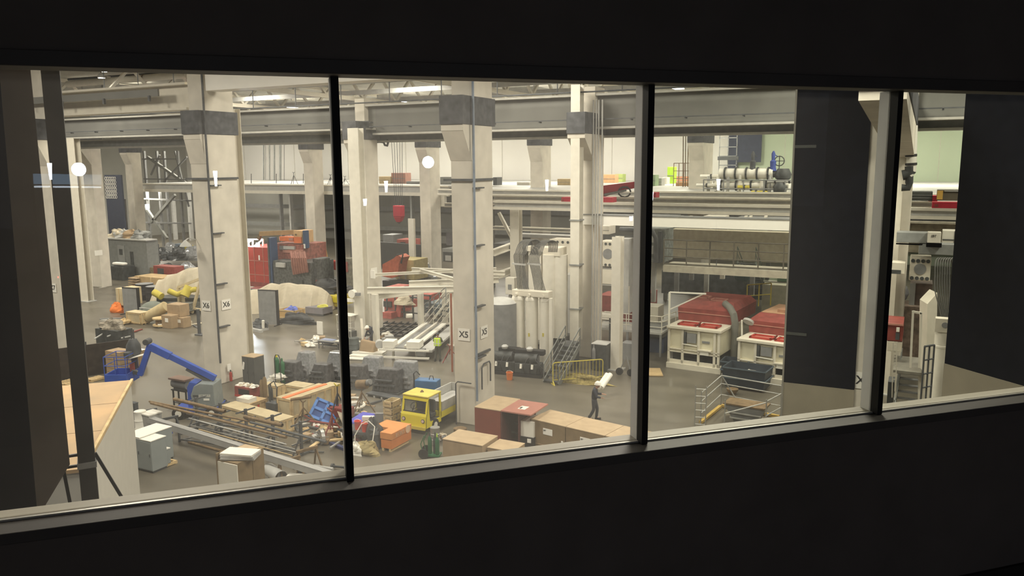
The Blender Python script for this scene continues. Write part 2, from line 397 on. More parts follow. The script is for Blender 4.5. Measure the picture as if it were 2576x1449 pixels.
# frame
fr=B();wbox(fr,sL,sR,DG-.13,DG-.004,ZB-.055,ZB-.012);wbox(fr,sL,sR,DG-.13,DG-.004,ZT+.006,ZT+.06)
fr=S(fr.o('window_1',framem,bev=.004))
lb=B();wbox(lb,sL,sR,DG-.018,DG-.004,ZB-.016,ZB-.004)
S(lb.o('trim_1',M('bright_aluminium_bead',(.62,.60,.55),.35,.3)))
mul=[.3193,1.652,2.981,4.31,-1.014]
for i,s in enumerate(mul):
    b=B();wbox(b,s-.015,s+.015,DG-.05,DG,ZB-.01,ZT+.006);S(b.o('trim_%d'%(i+2),frameb))
    b=B();wbox(b,s-.012,s+.015,DG+.012,DG+.075,ZB-.01,ZT+.01);S(b.o('trim_%d'%(i+20),M('outer_mullion_aluminium',(.80,.80,.77),.5)))
b=B();wbox(b,sL,sR,DG+.012,DG+.085,ZB-.05,ZB-.006);S(b.o('trim_40',ledge,bev=.004))
b=B();wbox(b,sL,sR,DG+.012,DG+.06,ZT+.012,ZT+.06);S(b.o('trim_41',framem))
# panes: clear glass that reflects, dusty film whose grading also stands in for haze
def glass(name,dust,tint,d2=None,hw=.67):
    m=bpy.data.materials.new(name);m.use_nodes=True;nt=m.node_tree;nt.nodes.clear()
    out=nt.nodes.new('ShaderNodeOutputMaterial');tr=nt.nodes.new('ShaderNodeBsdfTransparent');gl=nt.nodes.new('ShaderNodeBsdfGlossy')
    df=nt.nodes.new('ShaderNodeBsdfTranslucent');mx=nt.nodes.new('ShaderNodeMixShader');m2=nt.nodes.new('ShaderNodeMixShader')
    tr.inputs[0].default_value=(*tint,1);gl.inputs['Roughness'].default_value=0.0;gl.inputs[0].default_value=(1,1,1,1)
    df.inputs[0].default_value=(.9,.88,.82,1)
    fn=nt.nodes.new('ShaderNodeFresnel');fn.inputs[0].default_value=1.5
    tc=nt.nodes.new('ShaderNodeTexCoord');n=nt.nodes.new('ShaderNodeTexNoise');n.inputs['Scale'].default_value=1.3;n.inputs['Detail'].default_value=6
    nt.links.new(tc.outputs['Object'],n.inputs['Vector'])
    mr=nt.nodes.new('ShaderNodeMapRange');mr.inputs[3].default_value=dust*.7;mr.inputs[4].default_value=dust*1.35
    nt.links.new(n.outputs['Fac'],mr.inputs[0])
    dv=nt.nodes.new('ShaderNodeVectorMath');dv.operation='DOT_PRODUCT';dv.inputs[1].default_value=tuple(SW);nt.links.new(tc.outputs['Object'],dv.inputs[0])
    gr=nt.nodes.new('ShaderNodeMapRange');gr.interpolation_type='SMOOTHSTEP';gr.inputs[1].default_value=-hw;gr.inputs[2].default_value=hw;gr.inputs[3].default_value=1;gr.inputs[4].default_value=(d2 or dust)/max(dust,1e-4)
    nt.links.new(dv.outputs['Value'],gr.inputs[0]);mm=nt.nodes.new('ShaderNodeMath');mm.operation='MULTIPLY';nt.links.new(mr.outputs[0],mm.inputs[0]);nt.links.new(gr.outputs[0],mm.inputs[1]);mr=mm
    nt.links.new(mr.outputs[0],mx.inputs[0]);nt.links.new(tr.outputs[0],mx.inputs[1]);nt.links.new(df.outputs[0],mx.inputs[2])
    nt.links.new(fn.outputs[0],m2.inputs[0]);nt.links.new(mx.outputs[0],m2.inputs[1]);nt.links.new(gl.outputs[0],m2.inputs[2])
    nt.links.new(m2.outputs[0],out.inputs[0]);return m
edges=[sL,-1.014,.3193,1.652,2.981,4.31,sR]
DU=[(.02,.02),(.02,.115),(.11,.085),(.05,.010),(.007,.006),(.01,.01)]  # dust per pane, graded along it to stand in for hall haze
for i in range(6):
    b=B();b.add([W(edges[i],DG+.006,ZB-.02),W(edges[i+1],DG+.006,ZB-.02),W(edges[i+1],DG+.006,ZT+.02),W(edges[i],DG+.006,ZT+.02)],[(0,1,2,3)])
    S(b.o('window_%d'%(i+2),glass('dusty_haze_glass_%d'%i,DU[i][0],(.96,.96,.93) if i<3 else (.80,.82,.76),DU[i][1])))
# ================================================================= the hall shell
YB=100
# floor
fm=bpy.data.materials.new('sealed_concrete_floor');fm.use_nodes=True;nt=fm.node_tree;bs=nt.nodes['Principled BSDF']
tc=nt.nodes.new('ShaderNodeTexCoord')
def nz(sc,de,sx=1):
    mp=nt.nodes.new('ShaderNodeMapping');mp.inputs['Scale'].default_value=(sx,1,1);n=nt.nodes.new('ShaderNodeTexNoise')
    n.inputs['Scale'].default_value=sc;n.inputs['Detail'].default_value=de
    nt.links.new(tc.outputs['Object'],mp.inputs[0]);nt.links.new(mp.outputs[0],n.inputs['Vector']);return n
n1=nz(.10,5);n2=nz(.8,7,.35)
r1=nt.nodes.new('ShaderNodeValToRGB');r1.color_ramp.elements[0].position=.32;r1.color_ramp.elements[0].color=(.098,.087,.066,1);r1.color_ramp.elements[1].position=.7;r1.color_ramp.elements[1].color=(.160,.144,.111,1)
r2=nt.nodes.new('ShaderNodeValToRGB');r2.color_ramp.elements[0].position=.3;r2.color_ramp.elements[0].color=(.78,.78,.78,1);r2.color_ramp.elements[1].position=.75;r2.color_ramp.elements[1].color=(1.12,1.12,1.12,1)
mx=nt.nodes.new('ShaderNodeMix');mx.data_type='RGBA';mx.blend_type='MULTIPLY';mx.inputs[0].default_value=1
nt.links.new(n1.outputs['Fac'],r1.inputs[0]);nt.links.new(n2.outputs['Fac'],r2.inputs[0])
nt.links.new(r1.outputs[0],mx.inputs[6]);nt.links.new(r2.outputs[0],mx.inputs[7]);nt.links.new(mx.outputs[2],bs.inputs['Base Color'])
mr=nt.nodes.new('ShaderNodeMapRange');mr.inputs[3].default_value=.22;mr.inputs[4].default_value=.5;nt.links.new(n2.outputs['Fac'],mr.inputs[0]);nt.links.new(mr.outputs[0],bs.inputs['Roughness'])
S(B().bx(-115,12,3,YB+1,-.3,0).o('floor',fm))
S(B().bx(-115,12,-6,YB+1,ROOF,ROOF+.3).o('ceiling',M('pale_roof_deck',(.42,.41,.37),.8)))
# back wall : white upper sheeting, grey lower part, green part on the right
gx=YP(1835,420,YB).x
S(B().bx(-115,gx,YB,YB+.5,8.3,ROOF).o('wall_back',wallw))
S(B().bx(gx,12,YB-.02,YB+.5,0,ROOF).o('wall_back_right',wallgreen))
S(B().bx(-115,gx,YB-.1,YB+.5,0,8.3).o('wall_back_lower',wallg))
sm=B()
for k in range(24): sm.bx(-112+k*5.4,-111.94+k*5.4,YB-.05,YB,8.3,ROOF)
S(sm.o('trim_50',M('panel_joint',(.55,.53,.47),.8)))
S(B().bx(-115.5,-115,3,YB,0,ROOF).o('wall_left_end',wallg))
S(B().bx(12,12.5,3,YB,0,ROOF).o('wall_right_end',wallg))
# ---------------------------------------------------------------- concrete columns with corbels and dark bearing blocks
def column(pl,pc,pr_,py,y,zcap,lab,pcorb=None,pycorb=335,top=None,capmat=conc_dk,w=None,zc2=None,upw=None):
    x1=YP(pc,py,y).x;x0=YP(pl,py,y).x if w is None else x1-w;y1=XP(pr_,py,x1).y
    if y1<y+.4 or y1>y+4:y1=y+1.66
    t=T('concrete_column',lab,'column',((x0+x1)/2,y,0),0,'concrete columns carrying the crane beams')
    B().bx(x0,x1,y,y1,0,zcap).o('shaft',concrete,t,world=True,bev=.03)
    yc=y-.7
    if pcorb: yc=XP(pcorb,pycorb,x1).y
    zc2=zc2 or zcap+1.2
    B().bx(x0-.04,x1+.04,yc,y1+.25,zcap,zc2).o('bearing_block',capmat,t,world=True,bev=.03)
    B().fr([(x0,y-.02,zcap-1.5),(x1,y-.02,zcap-1.5),(x1,y,zcap-1.5),(x0,y,zcap-1.5)],[(x0,yc+.1,zcap-.25),(x1,yc+.1,zcap-.25),(x1,y,zcap-.25),(x0,y,zcap-.25)]).bx(x0,x1,yc+.08,y,zcap-.25,zcap).o('corbel',concrete,t,world=True)
    if top: B().bx(x0+(.05 if upw is None else upw),x1,y+.1,y1,zc2,top).o('upper_shaft',concrete,t,world=True)
    return t,x0,x1,y,y1
cols={}
cols['X5']=column(1138,1190.5,1241,600,30,13.3,'concrete column marked X5, nearest the middle of the window',1162,335,ROOF,w=1.07)
cols['X6']=column(487,533,606,600,30,13.25,'concrete column marked X6 beside the blue boom lift',500,345,ROOF,w=1.2)
cols['X7']=column(80,141,160,600,30,13.2,'concrete column behind the black post at the left',None,345,ROOF,w=1.3)
cols['X4']=column(2100,2206,2226,600,30,17,'concrete column marked X by the right hand mullion',None,345,ROOF,w=.95)
cols['B1']=column(905,925,957,600,44,13.3,'concrete column right behind the pale steel column, second from left in the middle row',895,350,16,w=1.07,upw=.3)
cols['B2']=column(1472,1492,1517,600,44,13.3,'concrete column behind the white steel column by the yellow barrier',1470,350,16,w=1.07,upw=.3)
cols['B0']=column(228,246,272,600,50,13.3,'concrete column with a fire extinguisher on it at far left',200,360,16,w=1.4,upw=.3)
cols['B3']=column(2268,2286,2310,600,44,13.3,'concrete column beside the thick white vertical pipe',2275,335,16,w=1.0,upw=.3)
for i,(a,b_,c_,lb_,yy) in enumerate([(324,338,362,'distant concrete column left of the grey lattice stair',70),(774,790,816,'distant concrete column above the orange step ladder',70),(1062,1083,1108,'distant concrete column right of the red crane hook',70),(1341,1365,1386,'distant concrete column above the looped hoses',70),(1750,1768,1790,'distant concrete column beside the green wall and ladder cage',70)]):
    column(a,b_,c_,500,yy,13.3,lb_,None,370,None,w=1.3)
# ---------------------------------------------------------------- crane girders
def gird(name,lab,x0,x1,y,z0,z1,w=.9,wm=girder,fm_=flange,stiff=True,lip=0):
    t=T(name,lab,'beam',((x0+x1)/2,y,z0),0,'overhead crane girders')
    B().bx(x0,x1,y-.06,y+.06,z0+.1,z1-.1).o('web',wm,t,world=True)
    b=B().bx(x0,x1,y-w/2,y+w/2,z0,z0+.12).bx(x0,x1,y-w/2,y+w/2,z1-.12,z1)
    b.o('flange',fm_,t,world=True)
    if stiff:
        b=B();n=int((x1-x0)/3.5)
        for k in range(n+1): xx=x0+k*(x1-x0)/max(n,1);b.bx(xx-.04,xx+.04,y-w/2+.05,y-.06,z0+.12,z1-.12)
        b.o('stiffener',wm,t,world=True)
    if lip:
        b=B().bx(x0,x1,y-w/2-.35,y-w/2-.25,z0+.5,z0+.56)
        k=x0
        while k<x1: b.bx(k,k+.08,y-w/2-.3,y-w/2,z0+.42,z0+.5);k+=3.1
        b.o('conductor_rail',dgrey,t,world=True)
    return t
gird('crane_girder','deep grey crane girder of the middle row, left of the middle mullion',-95,-33,44.6,13.95,15.6,lip=1,stiff=False)
gird('crane_girder','deep grey crane girder of the middle row, across the middle of the window',-33,-18,44.6,13.6,15.6,lip=1,stiff=False)
gird('crane_girder','deep grey crane girder of the middle row, at the right',-18,11.8,44.6,13.6,15.6,lip=1,stiff=False)
for (x0,x1,lb_) in ((-95,-33,'lower pale crane girder below the grey one, left part'),(-33,-18,'lower pale crane girder below the grey one, middle part'),(-18,11.8,'lower pale crane girder below the grey one, right part')):
    gird('crane_girder',lb_,x0,x1,46.2,13.15,13.9,1.0,steelg,flange,stiff=False)
gird('crane_girder','far grey crane girder over the distant columns',-95,11.8,70.8,14.5,16.4,stiff=False)
x6=cols['X6'];x7=cols['X7'];x5=cols['X5']
gird('crane_girder','big cream girder resting between the two left columns',x7[2]+.02,x6[1]-.2,30.6,14.55,15.95,.9,cream,cream,stiff=False)
# walkway channel on it
t=T('grey_channel','grey steel channel with brackets along the big cream girder','beam',(x6[1]-8,29.8,15.3))
b=B().bx(x7[1]-2,x6[1]-1.6,29.6,29.7,15.25,15.62);b.o('channel',girder,t,world=True)
k=x7[1]
while k<x6[1]-2: B().bx(k,k+.12,29.5,29.62,15.0,15.3).o('bracket',dgrey,t,world=True);k+=3.6
t=T('roof_beam','bright white box beam under the roof from the left column','beam',(-25,30.5,15.45),0,'overhead crane girders')
B().bx(x6[2]+.25,x5[1]-.05,30,31,15.42,17.0).o('beam',M('bright_white_beam',(.92,.90,.83),.5,var=.02),t,world=True)
# festoon rail hung in front of the middle girder
t=T('festoon_rail','thin dark festoon rail hung from rods below the roof','rail',(-25,43,15.9))
z_=YP(850,262,43).z
B().tb([(x,43,z_) for x in(-60,-20,8)],.05,6).o('rail',dgrey,t,world=True)
k=-58
while k<6: B().tb([(k,43,z_),(k,43,ROOF)],.035,5).o('hanger_rod',dgrey,t,world=True);k+=3.9
# roof trusses
tr_=None
for i,xx in enumerate((-78,-62,-47,-32,-17,-2)):
    t=T('roof_truss','pale roof truss under the ceiling, '+['leftmost of all','second from the left','third from the left','third from the right','second from the right','rightmost of all'][i],'truss',(xx,60,17.6),0,'roof trusses')
    b=B().bar((xx,46,17.6),(xx,99,17.6),.3,.35).bar((xx,46,20.2),(xx,99,20.2),.3,.35);b.o('chord',cream,t,world=True)
    b=B();k=46
    while k<97: b.bar((xx,k,17.7),(xx,k+2.6,20.1),.22).bar((xx,k+2.6,20.1),(xx,k+5.2,17.7),.22);k+=5.2
    b.o('diagonal',steelw,t,world=True)
# long purlin channels at the roof
for i,yy in enumerate((52,60,68,78,88)):
    tag(B().bx(-95,11.8,yy,yy+.25,17.9,18.3).o('purlin',lgrey),'grey roof purlin, number %s back from the middle girder'%['one','two','three','four','five'][i],'beam','roof purlins')
# ---------------------------------------------------------------- steel columns in front of the concrete ones
def hcol(pl,pr_,py,y,z1,lab,mat=steelw,z0=0,splice=()):
    x0=YP(pl,py,y).x;x1=YP(pr_,py,y).x;w_=x1-x0;t=T('steel_column',lab,'column',((x0+x1)/2,y,0),0,'steel columns')
    xm=(x0+x1)/2
    B().bx(x0,x1,y,y+.05,z0,z1).bx(x0,x1,y+.55,y+.6,z0,z1).bx(xm-.03,xm+.03,y+.05,y+.55,z0,z1).o('h_section',mat,t,world=True)
    if z0<=0:B().bx(x0-.15,x1+.15,y-.15,y+.75,0,.06).o('base_plate',lgrey,t,world=True)
    for z in splice: B().bx(x0-.05,x1+.05,y-.05,y+.65,z-.04,z+.04).o('splice_band',steelg,t,world=True)
    return x0,x1
hcol(182,216,700,44,14,'pale steel column at far left behind the black post',cream)
hcol(580,603,600,33.5,14.8,'slim pale steel column right behind the X6 column',cream)
hcol(884,910,600,42.5,14,'pale steel column in front of the second middle concrete column',steelw)
a=hcol(1434,1456,700,42.6,16,'white clad steel column with dark splice lines',steelw,z0=1.3,splice=(3.2,5.8,8.4))
hcol(1538,1560,700,41.8,7.6,'white steel post under the box beam near the right mullion',steelw)
hcol(1283,1305,600,52,8.9,'white steel post carrying the upper platform behind the hoses',steelw)
hcol(2248,2262,600,43.2,14,'slim green grey steel column just right of the last mullion',cream)
# pipe bundle on column B2
t=T('pipe_riser','bundle of thin pale pipes rising on the concrete column','pipes',(YP(1500,600,43.6).x,43.6,0))
b=B()
for p_ in (1490,1497,1503,1512): xx=YP(p_,600,43.7).x;b.cy((xx,43.7,.2),(xx,43.7,15.2),.045,6)
b.o('pipe',lgrey,t,world=True)
# conduits on X columns
for key,px_,lb_ in (('X5',1196,'blue grey conduit running down the X5 column'),('X6',541,'dark conduit running down the X6 column')):
    c_=cols[key];xx=c_[2]+.14;t=T('conduit',lb_,'pipe',(xx,30.15,1.2))
    B().cy((xx,29.9,1.2),(xx,29.9,ROOF-.2),.055,8).o('pipe',M('blue_grey_conduit',(.22,.27,.34),.5) if key=='X5' else dgrey,t,world=True)
    for z in (3.1,5.4,8.1,10.6): B().bx(xx-.12,xx+.06,29.98,30.7,z,z+.06).o('bracket',dgrey,t,world=True)
# collar straps
for key in ('X5','X6'):
    c_=cols[key];zz=10.93
    t=T('cable_band','dark band and cables strapped round the %s column at eye height'%key,'band',(c_[1],30,zz))
    B().bx(c_[1]-.3,c_[2]+.1,29.85,29.95,zz,zz+.1).bx(c_[2]+.02,c_[2]+.1,29.9,c_[4],zz,zz+.1).o('band',dgrey,t,world=True)
# column signs
def sign(s,px,py,face,key,lab,h=.55,w_=.62):
    c_=cols[key]
    if face=='f': p=YP(px,py,c_[3]-.03);t=T('column_sign',lab,'sign',p,0)
    else: p=XP(px,py,c_[2]+.03);t=T('column_sign',lab,'sign',p,math.pi/2)
    B().bx(-w_/2,w_/2,-.01,.01,-h/2,h/2).o('plate',paper,t)
    if s: text(s,h*.72,ink,t,(0,-.014,0),(math.pi/2,0,0),bold=.006)
    return t
sign('X6',519,769,'f','X6','white sign reading X6 on the left face of its column')
sign('X6',569,766,'s','X6','white sign reading X6 on the right face of its column')
sign('X5',1167,842,'f','X5','white sign reading X5 on the left face of its column')
sign('X5',1218,835,'s','X5','white sign reading X5 on the right face of its column')
sign('X',2165,957,'f','X4','white sign reading X on the right hand column',w_=.34,h=.6)
sign('X7',133,724,'f','X7','white sign reading X7 on the far left column')
sign('',248,636,'s','B0','small blank upper sign on the far left middle row column',.5,.8)
sign('',259,729,'s','B0','small blank lower sign above the fire extinguisher',.5,.8)
sign('',941,686,'s','B1','small white sign on the column above the white steel frame',.7,.7)

# added skirts round the high bay panels, hiding their glare from view
hx=0
for lx in (-94,-76,-58,-40,-22,-4,8):
    for ly in (58,84):
        t=T('glare_skirt','added deep rectangular glare skirt round a high bay light','light skirt',(lx,ly,ROOF-1.7),0,'added glare skirts')
        b=B()
        for a in ((-1.6,-1.55,-3.1,3.1),(1.55,1.6,-3.1,3.1),(-1.6,1.6,-3.1,-3.05),(-1.6,1.6,3.05,3.1))[:3 if ly==84 else 4]: b.bx(*a,.3,1.15)
        if ly==58:
            for k in (-1,1): b.bx(-1.55,1.55,k-.02,k+.02,.3,.75)
        b.o('skirt_louvre',lgrey,t);B().bx(-.05,.05,-.05,.05,1.15,1.7).o('hanger',dgrey,t)
# ================================================================= left foreground
def quadprism(name,lab,cat,pix,D,th,mat):
    pts=[ZD(x,y,D) for x,y in pix];c=sum(pts,Vector())/len(pts);n=(c-CAM);n.z=0;n.normalize()
    v=pts+[p+n*th for p in pts];k=len(pts);b=B();b.add(v,[tuple(range(k)),tuple(range(2*k-1,k-1,-1))]+[(i,k+i,k+(i+1)%k,(i+1)%k) for i in range(k)])
    return tag(b.o(name,mat),lab,cat)
quadprism('cladding','dark brown cladding panel with a slanted lower corner at the left edge','panel',[(-260,-500),(10,-500),(78,190),(176,1168),(112,1275),(95,1420),(-260,1420)],7.4,.25,brownpl)
quadprism('cladding','black cladding panel in the far left corner of the window','panel',[(-260,-500),(-68,-500),(0,200),(93,1280),(108,1440),(-260,1440)],6.6,.2,black)
pc=ZD(178,725,9)
t=T('black_post','thick black steel post just outside the left of the window','post',(pc.x,pc.y,0),RC+math.radians(27))
B().bx(-.088,.088,-.088,.088,5.21,ROOF).o('post',M('black_post_paint',(.028,.028,.027),.55,var=.3),t)
zb=ZD(225,1190,9).z
b=B();B().bx(-.1,.1,-.1,.1,zb-.04,zb+.03).o('tape_band',mgrey,t)
b.bar((-.09,0,zb+.11),(-.32,0,zb+.11),.03).bar((-.09,0,zb-.02),(-.33,0,zb-.02),.03).bar((-.26,0,zb+.15),(-.2,0,zb-.6),.035);b.o('bracket',black,t)
B().bar((.09,0,zb+.1),(.33,0,zb-.5),.035).o('brace',black,t)
# plywood-topped enclosure with a pale drywall side
zt=5.2;c0=P(329,957,zt);n0=c0.dot(NW);c0.z=0
t=T('enclosure','large pale drywall enclosure with a plywood roof below the left of the window','enclosure',c0,R45)
L_=n0-P(200,1178,5.2).dot(NW);Wd=14
B().bx(-Wd,0,-L_,0,0,zt-.08).o('wall_sheathing',drywall,t)
B().bx(-Wd-.05,.05,-L_-.05,.05,zt-.08,zt).o('plywood_roof',plat,t)
b=B()
for k in range(1,int(L_/2.44)+1): b.bx(-Wd,.04,-k*2.44,-k*2.44+.02,zt,zt+.004)
b.bx(-2.6,-2.58,-L_,0,zt,zt+.004);b.o('board_joint',brownp,t)
B().bx(.0,.07,-L_,.03,zt-.02,zt+.05).o('edge_trim',wood,t)
# black fence behind it and what leans on it
a=P(120,962);b_=P(338,928)
t=T('black_fence','long low black fence behind the plywood roof','fence',(a.x,a.y,0),math.atan2(b_.y-a.y,b_.x-a.x));Ln=(b_-a).length
B().bx(-6,Ln,0,.08,0,HT(264,935,858)).o('sheeting',M('black_brown_sheet',(.045,.036,.03),.7,var=.3),t)
k=-6
while k<Ln: B().bx(k,k+.08,.08,.16,0,1.95).o('post',dgrey,t);k+=2
for i,(x0,y0,x1,y1) in enumerate(((243,852,278,830),(275,846,306,834),(310,850,334,845))):
    p=P(x0,y0+60);q=P(x1,y1+60);h=HT(x0,y0+60,y0);h2=HT(x1,y1+60,y1)
    tag(B().bar((p.x,p.y,h),(q.x,q.y,h2),.06).o('metal_strip',lgrey),'thin pale metal strip lying on the dark scrap, '+['left','middle','right'][i]+' one','strip','metal strips behind the black fence')
c,w,d,h=NC(238,300,332,815,pyb=905);t=T('scrap_skip','dark scrap bin heaped with dusty sheets behind the black fence','bin',(c.x,c.y,0))
B().bx(-w,0,0,d,0,h*.8).o('bin_body',dark,t)
B().blob((-w*.5,d*.5,h*.8),(w*.9,d*.9,h*.25),3,.25).o('scrap_heap',M('dusty_scrap',(.26,.23,.18),.85,var=.4,sc=6),t)
# stacked board boxes
c,w,d,h=NC(264,306,334,886,pyb=955);t=T('board_stack','tall banded stack of tan boards beside the black fence','stack',(c.x,c.y,0))
for k in range(6): B().bx(-w+.01*(k%2),.01*(k%3),0,d,.1+k*(h-.1)/6,.1+(k+1)*(h-.1)/6-.02).o('board_layer',card,t)
B().bx(-w,0,0,d,0,.1).o('base',wood,t)
c,w,d,h=NC(336,352,367,884,pyb=925);t=crate('wooden_crate','tan crate with a white sheet on top right of the board stack','crate',c,w,d,h,card,card)
B().bx(-w,0,0,d,h+.01,h+.04).o('white_sheet',paper,t)
c,w,d,h=NC(213,232,265,949,pyb=962);pallet('pale yellow wooden skid at the foot of the black fence',c,w,d)
c=P(178,975);pallet('pale skid half hidden by the black post',c,1.3,1)
# ----- blue boom lift (built square to the view)
bp=P(505,1046);sB=MPX(505,1046)
def bl(x,y,dy=0): return ((x-505)*sB,dy,(1046-y)*sB*1.01)
t=T('boom_lift','blue and grey articulated boom lift with its basket hanging at the left','boom lift',bp,RC)
B().bx(bl(452,0)[0],bl(556,0)[0],-.55,.75,.28,.55).o('chassis',blue,t,bev=.03)
for x in (463,545):
    for y in (-.62,.62):
        wh=B().cy((bl(x,0)[0],y,.3),(bl(x,0)[0],y+.2,.3),.3,18).o('wheel',rubber,t,sm=True);B().cy((bl(x,0)[0],y-.01,.3),(bl(x,0)[0],y+.21,.3),.15,12).o('hub',white,wh)
B().pr([bl(502,1032)[::2],bl(556,1034)[::2],bl(552,958)[::2],bl(520,955)[::2],bl(504,962)[::2],bl(495,985)[::2]],-.55,.55).o('counterweight_cover',M('boom_grey_cover',(.22,.25,.25),.5),t,bev=.04)
marks(t,bl(516,0)[0],bl(545,0)[0],-.565,bl(0,986)[2],.13,9,white)
B().bx(bl(501,0)[0],bl(514,0)[0],-.56,-.55,bl(0,988)[2]-.03,bl(0,984)[2]).o('dark_decal',dgrey,t)
B().bx(bl(527,0)[0],bl(541,0)[0],-.57,-.55,bl(0,998)[2],bl(0,993)[2]).o('decal',paper,t)
B().pr([bl(483,1028)[::2],bl(496,1028)[::2],bl(494,980)[::2],bl(508,958)[::2],bl(490,954)[::2],bl(483,968)[::2]],-.35,.35).o('turret_arm',blue,t,bev=.02)
m=B().bar(bl(548,950),bl(400,872),.22,.27).bar(bl(440,893),bl(392,868),.27,.33);m.o('main_boom',blue,t,bev=.015)
B().bar(bl(538,962),bl(478,925),.14,.14).o('lift_cylinder',dgrey,t)
B().bar(bl(393,864,-.05),bl(362,940,-.05),.2,.24).o('jib',blue,t,bev=.015)
B().cy((bl(386,0)[0],-.22,bl(0,856)[2]),(bl(386,0)[0],.2,bl(0,856)[2]),.14,14).o('knuckle',dgrey,t)
B().bar(bl(365,938),bl(342,930),.2,.16).o('basket_mount',dgrey,t)
x0,x1=bl(292,0)[0],bl(345,0)[0];z0,z1,z2=bl(0,955)[2],bl(0,930)[2],bl(0,886)[2]
bk=B().bx(x0,x1,-.7,.5,z0,z0+.04).bx(x0,x1,-.72,-.69,z0,z1).bx(x0,x1,.49,.52,z0,z1).bx(x0,x0+.03,-.7,.5,z0,z1).bx(x1-.03,x1,-.7,.5,z0,z1).o('basket',blue,t)
b=B()
for z in (z1,(z1+z2)/2,z2):
    b.cy((x0,-.7,z),(x1,-.7,z),.018,6).cy((x0,.5,z),(x1,.5,z),.018,6).cy((x0,-.7,z),(x0,.5,z),.018,6).cy((x1,-.7,z),(x1,.5,z),.018,6)
for x in (x0,(x0+x1)/2,x1):
    for y in (-.7,.5): b.cy((x,y,z0),(x,y,z2),.018,6)
b.o('basket_rail',blue,bk)
# operator console and person in basket replaced by wrapped reel
B().bx(x1-.25,x1-.02,-.3,.2,z2-.15,z2+.1).o('control_box',dgrey,t)
c=ZD(341,938,dist(bp)+.1);t=T('wrapped_equipment','dark wrapped welding gear with a white sheet at the blue basket','equipment',c-Vector((0,0,1.35)),RC)
B().la((0,0,0),[(.06,1.4),(.10,1.5),(.16,2.1),(.34,2.35),(.32,2.7),(.16,3.0)],12).o('wrapped_body',dgrey,t,sm=True)
B().cy((-.06,0,2.9),(-.06,0,3.45),.03,6).cy((.06,0,2.9),(.06,0,3.45),.03,6).o('mast',dgrey,t);B().c((.05,-.36,1.7),(.2,.1,.45)).o('red_case',redd,t);B().c((.35,-.3,2.25),(.7,.5,.03),(0,-.25,0)).o('white_sheet',paper,t)
# rusty steel cart with tank
c,w,d,h=NC(430,470,486,985,pyb=1030)
t=wbench('black steel bench carrying a small grey tank left of the boom lift',c,w,d,h,black,name='steel_bench')
t=T('small_tank','small grey vessel lying on the black steel bench','tank',(c.x-w/2,c.y+d/2,h),0)
B().cy((-.5,0,.28),(.5,0,.28),.24,14).o('vessel',mgrey,t,sm=True);B().bx(-.55,.55,-.3,.3,.5,.58).o('lid_plate',M('rusty_brown',(.2,.13,.1),.8),t);B().bx(-.4,.4,-.15,.15,0,.1).o('saddle',dgrey,t)
# ----- pipe rack with long pipes  (runs from upper left to lower right)
rA=P(462,1085);rB=P(745,1160);rd=(rB-rA);rl=rd.length;ra=math.atan2(rd.y,rd.x)
t=T('pipe_rack','long steel pipe rack holding rusty pipes, in front of the long plywood box','pipe rack',rA,ra)
for k in range(5):
    x=.25+k*(rl-.5)/4
    q=B().bx(x-.05,x+.05,.5,.6,0,1.45).bx(x-.05,x+.05,0,1.1,.02,.1).bar((x,.55,.9),(x,.05,.1),.05).o('upright',dgrey,t)
    for z in (.55,.95,1.35): B().bx(x-.03,x+.03,.05,1.05,z,z+.05).o('arm',dgrey,q)
b=B().bx(.2,rl-.2,.52,.58,.1,.16).bx(.2,rl-.2,.52,.58,.7,.75);b.o('long_rail',dgrey,t)
pr=[(P(380,1014,1.5),P(720,1100,1.45),.06,brownp,'long rusty brown pipe on top of the pipe rack'),
(P(376,1010,1.5),P(640,1062,1.45),.045,brownp,'thinner rusty pipe beside the longest one on the rack'),
(P(438,1004,1.65),P(566,1035,1.6),.075,brownp,'short thick brown pipe with an open end above the rack'),
(P(615,1048,1.6),P(710,1070,1.6),.075,brownp,'second short thick brown pipe with an open end on the rack'),
(P(630,1062,1.5),P(820,1112,1.4),.05,dgrey,'dark handrail pipe running off the right of the rack'),
(P(470,1040,1.0),P(700,1100,1.0),.03,lgrey,'thin pale tube on the middle arms of the rack, upper one'),
(P(475,1052,1.0),P(720,1118,1.0),.03,lgrey,'thin pale tube on the middle arms of the rack, lower one'),
(P(480,1070,.62),P(745,1138,.62),.03,galv,'thin galvanised tube on the lowest arms, upper one'),
(P(500,1080,.62),P(735,1146,.62),.025,wood,'thin tan strip on the lowest arms of the rack'),
(P(560,1082,.62),P(742,1130,.62),.025,galv,'thin galvanised tube on the lowest arms, right one'),
(P(475,1112,.05),P(560,1135,.05),.06,brownp,'short tan pipe lying on the floor below the long grey beam'),
(P(690,1135,.05),P(815,1137,.05),.03,dgrey,'thin dark bar lying on the floor right of the rack')]
for p,q,r,m_,lb_ in pr:
    o=B().cy(p,q,r,12,cap=False)
    if r>.07:
        o.cy(p,q,r*.8,12,cap=False)
    else: o=B().cy(p,q,r,10)
    tag(o.o('pipe',m_,sm=True),lb_,'pipe','pipes on and around the rack')
# low steel frame under beam
p=P(452,1112);t=T('low_steel_frame','low green grey steel frame on the floor under the long grey beam','frame',p,math.radians(8))
b=B()
for y in (0,1.2): b.bar((0,y,.5),(2.8,y,.5),.07).bar((0,y,.12),(2.8,y,.12),.06)
for x in (0,1.4,2.8): b.bar((x,0,.5),(x,1.2,.5),.06)
b.o('frame_bar',dgrey,t)
for x in(0,2.8):
    for y in (0,1.2): B().bar((x,y,0),(x,y,.5),.07).o('leg',dgrey,t)
for i in range(3): B().bar((.2+i*.9,0,.14),(.9+i*.9,1.2,.14),.06).o('cross_bar',mgrey,t)
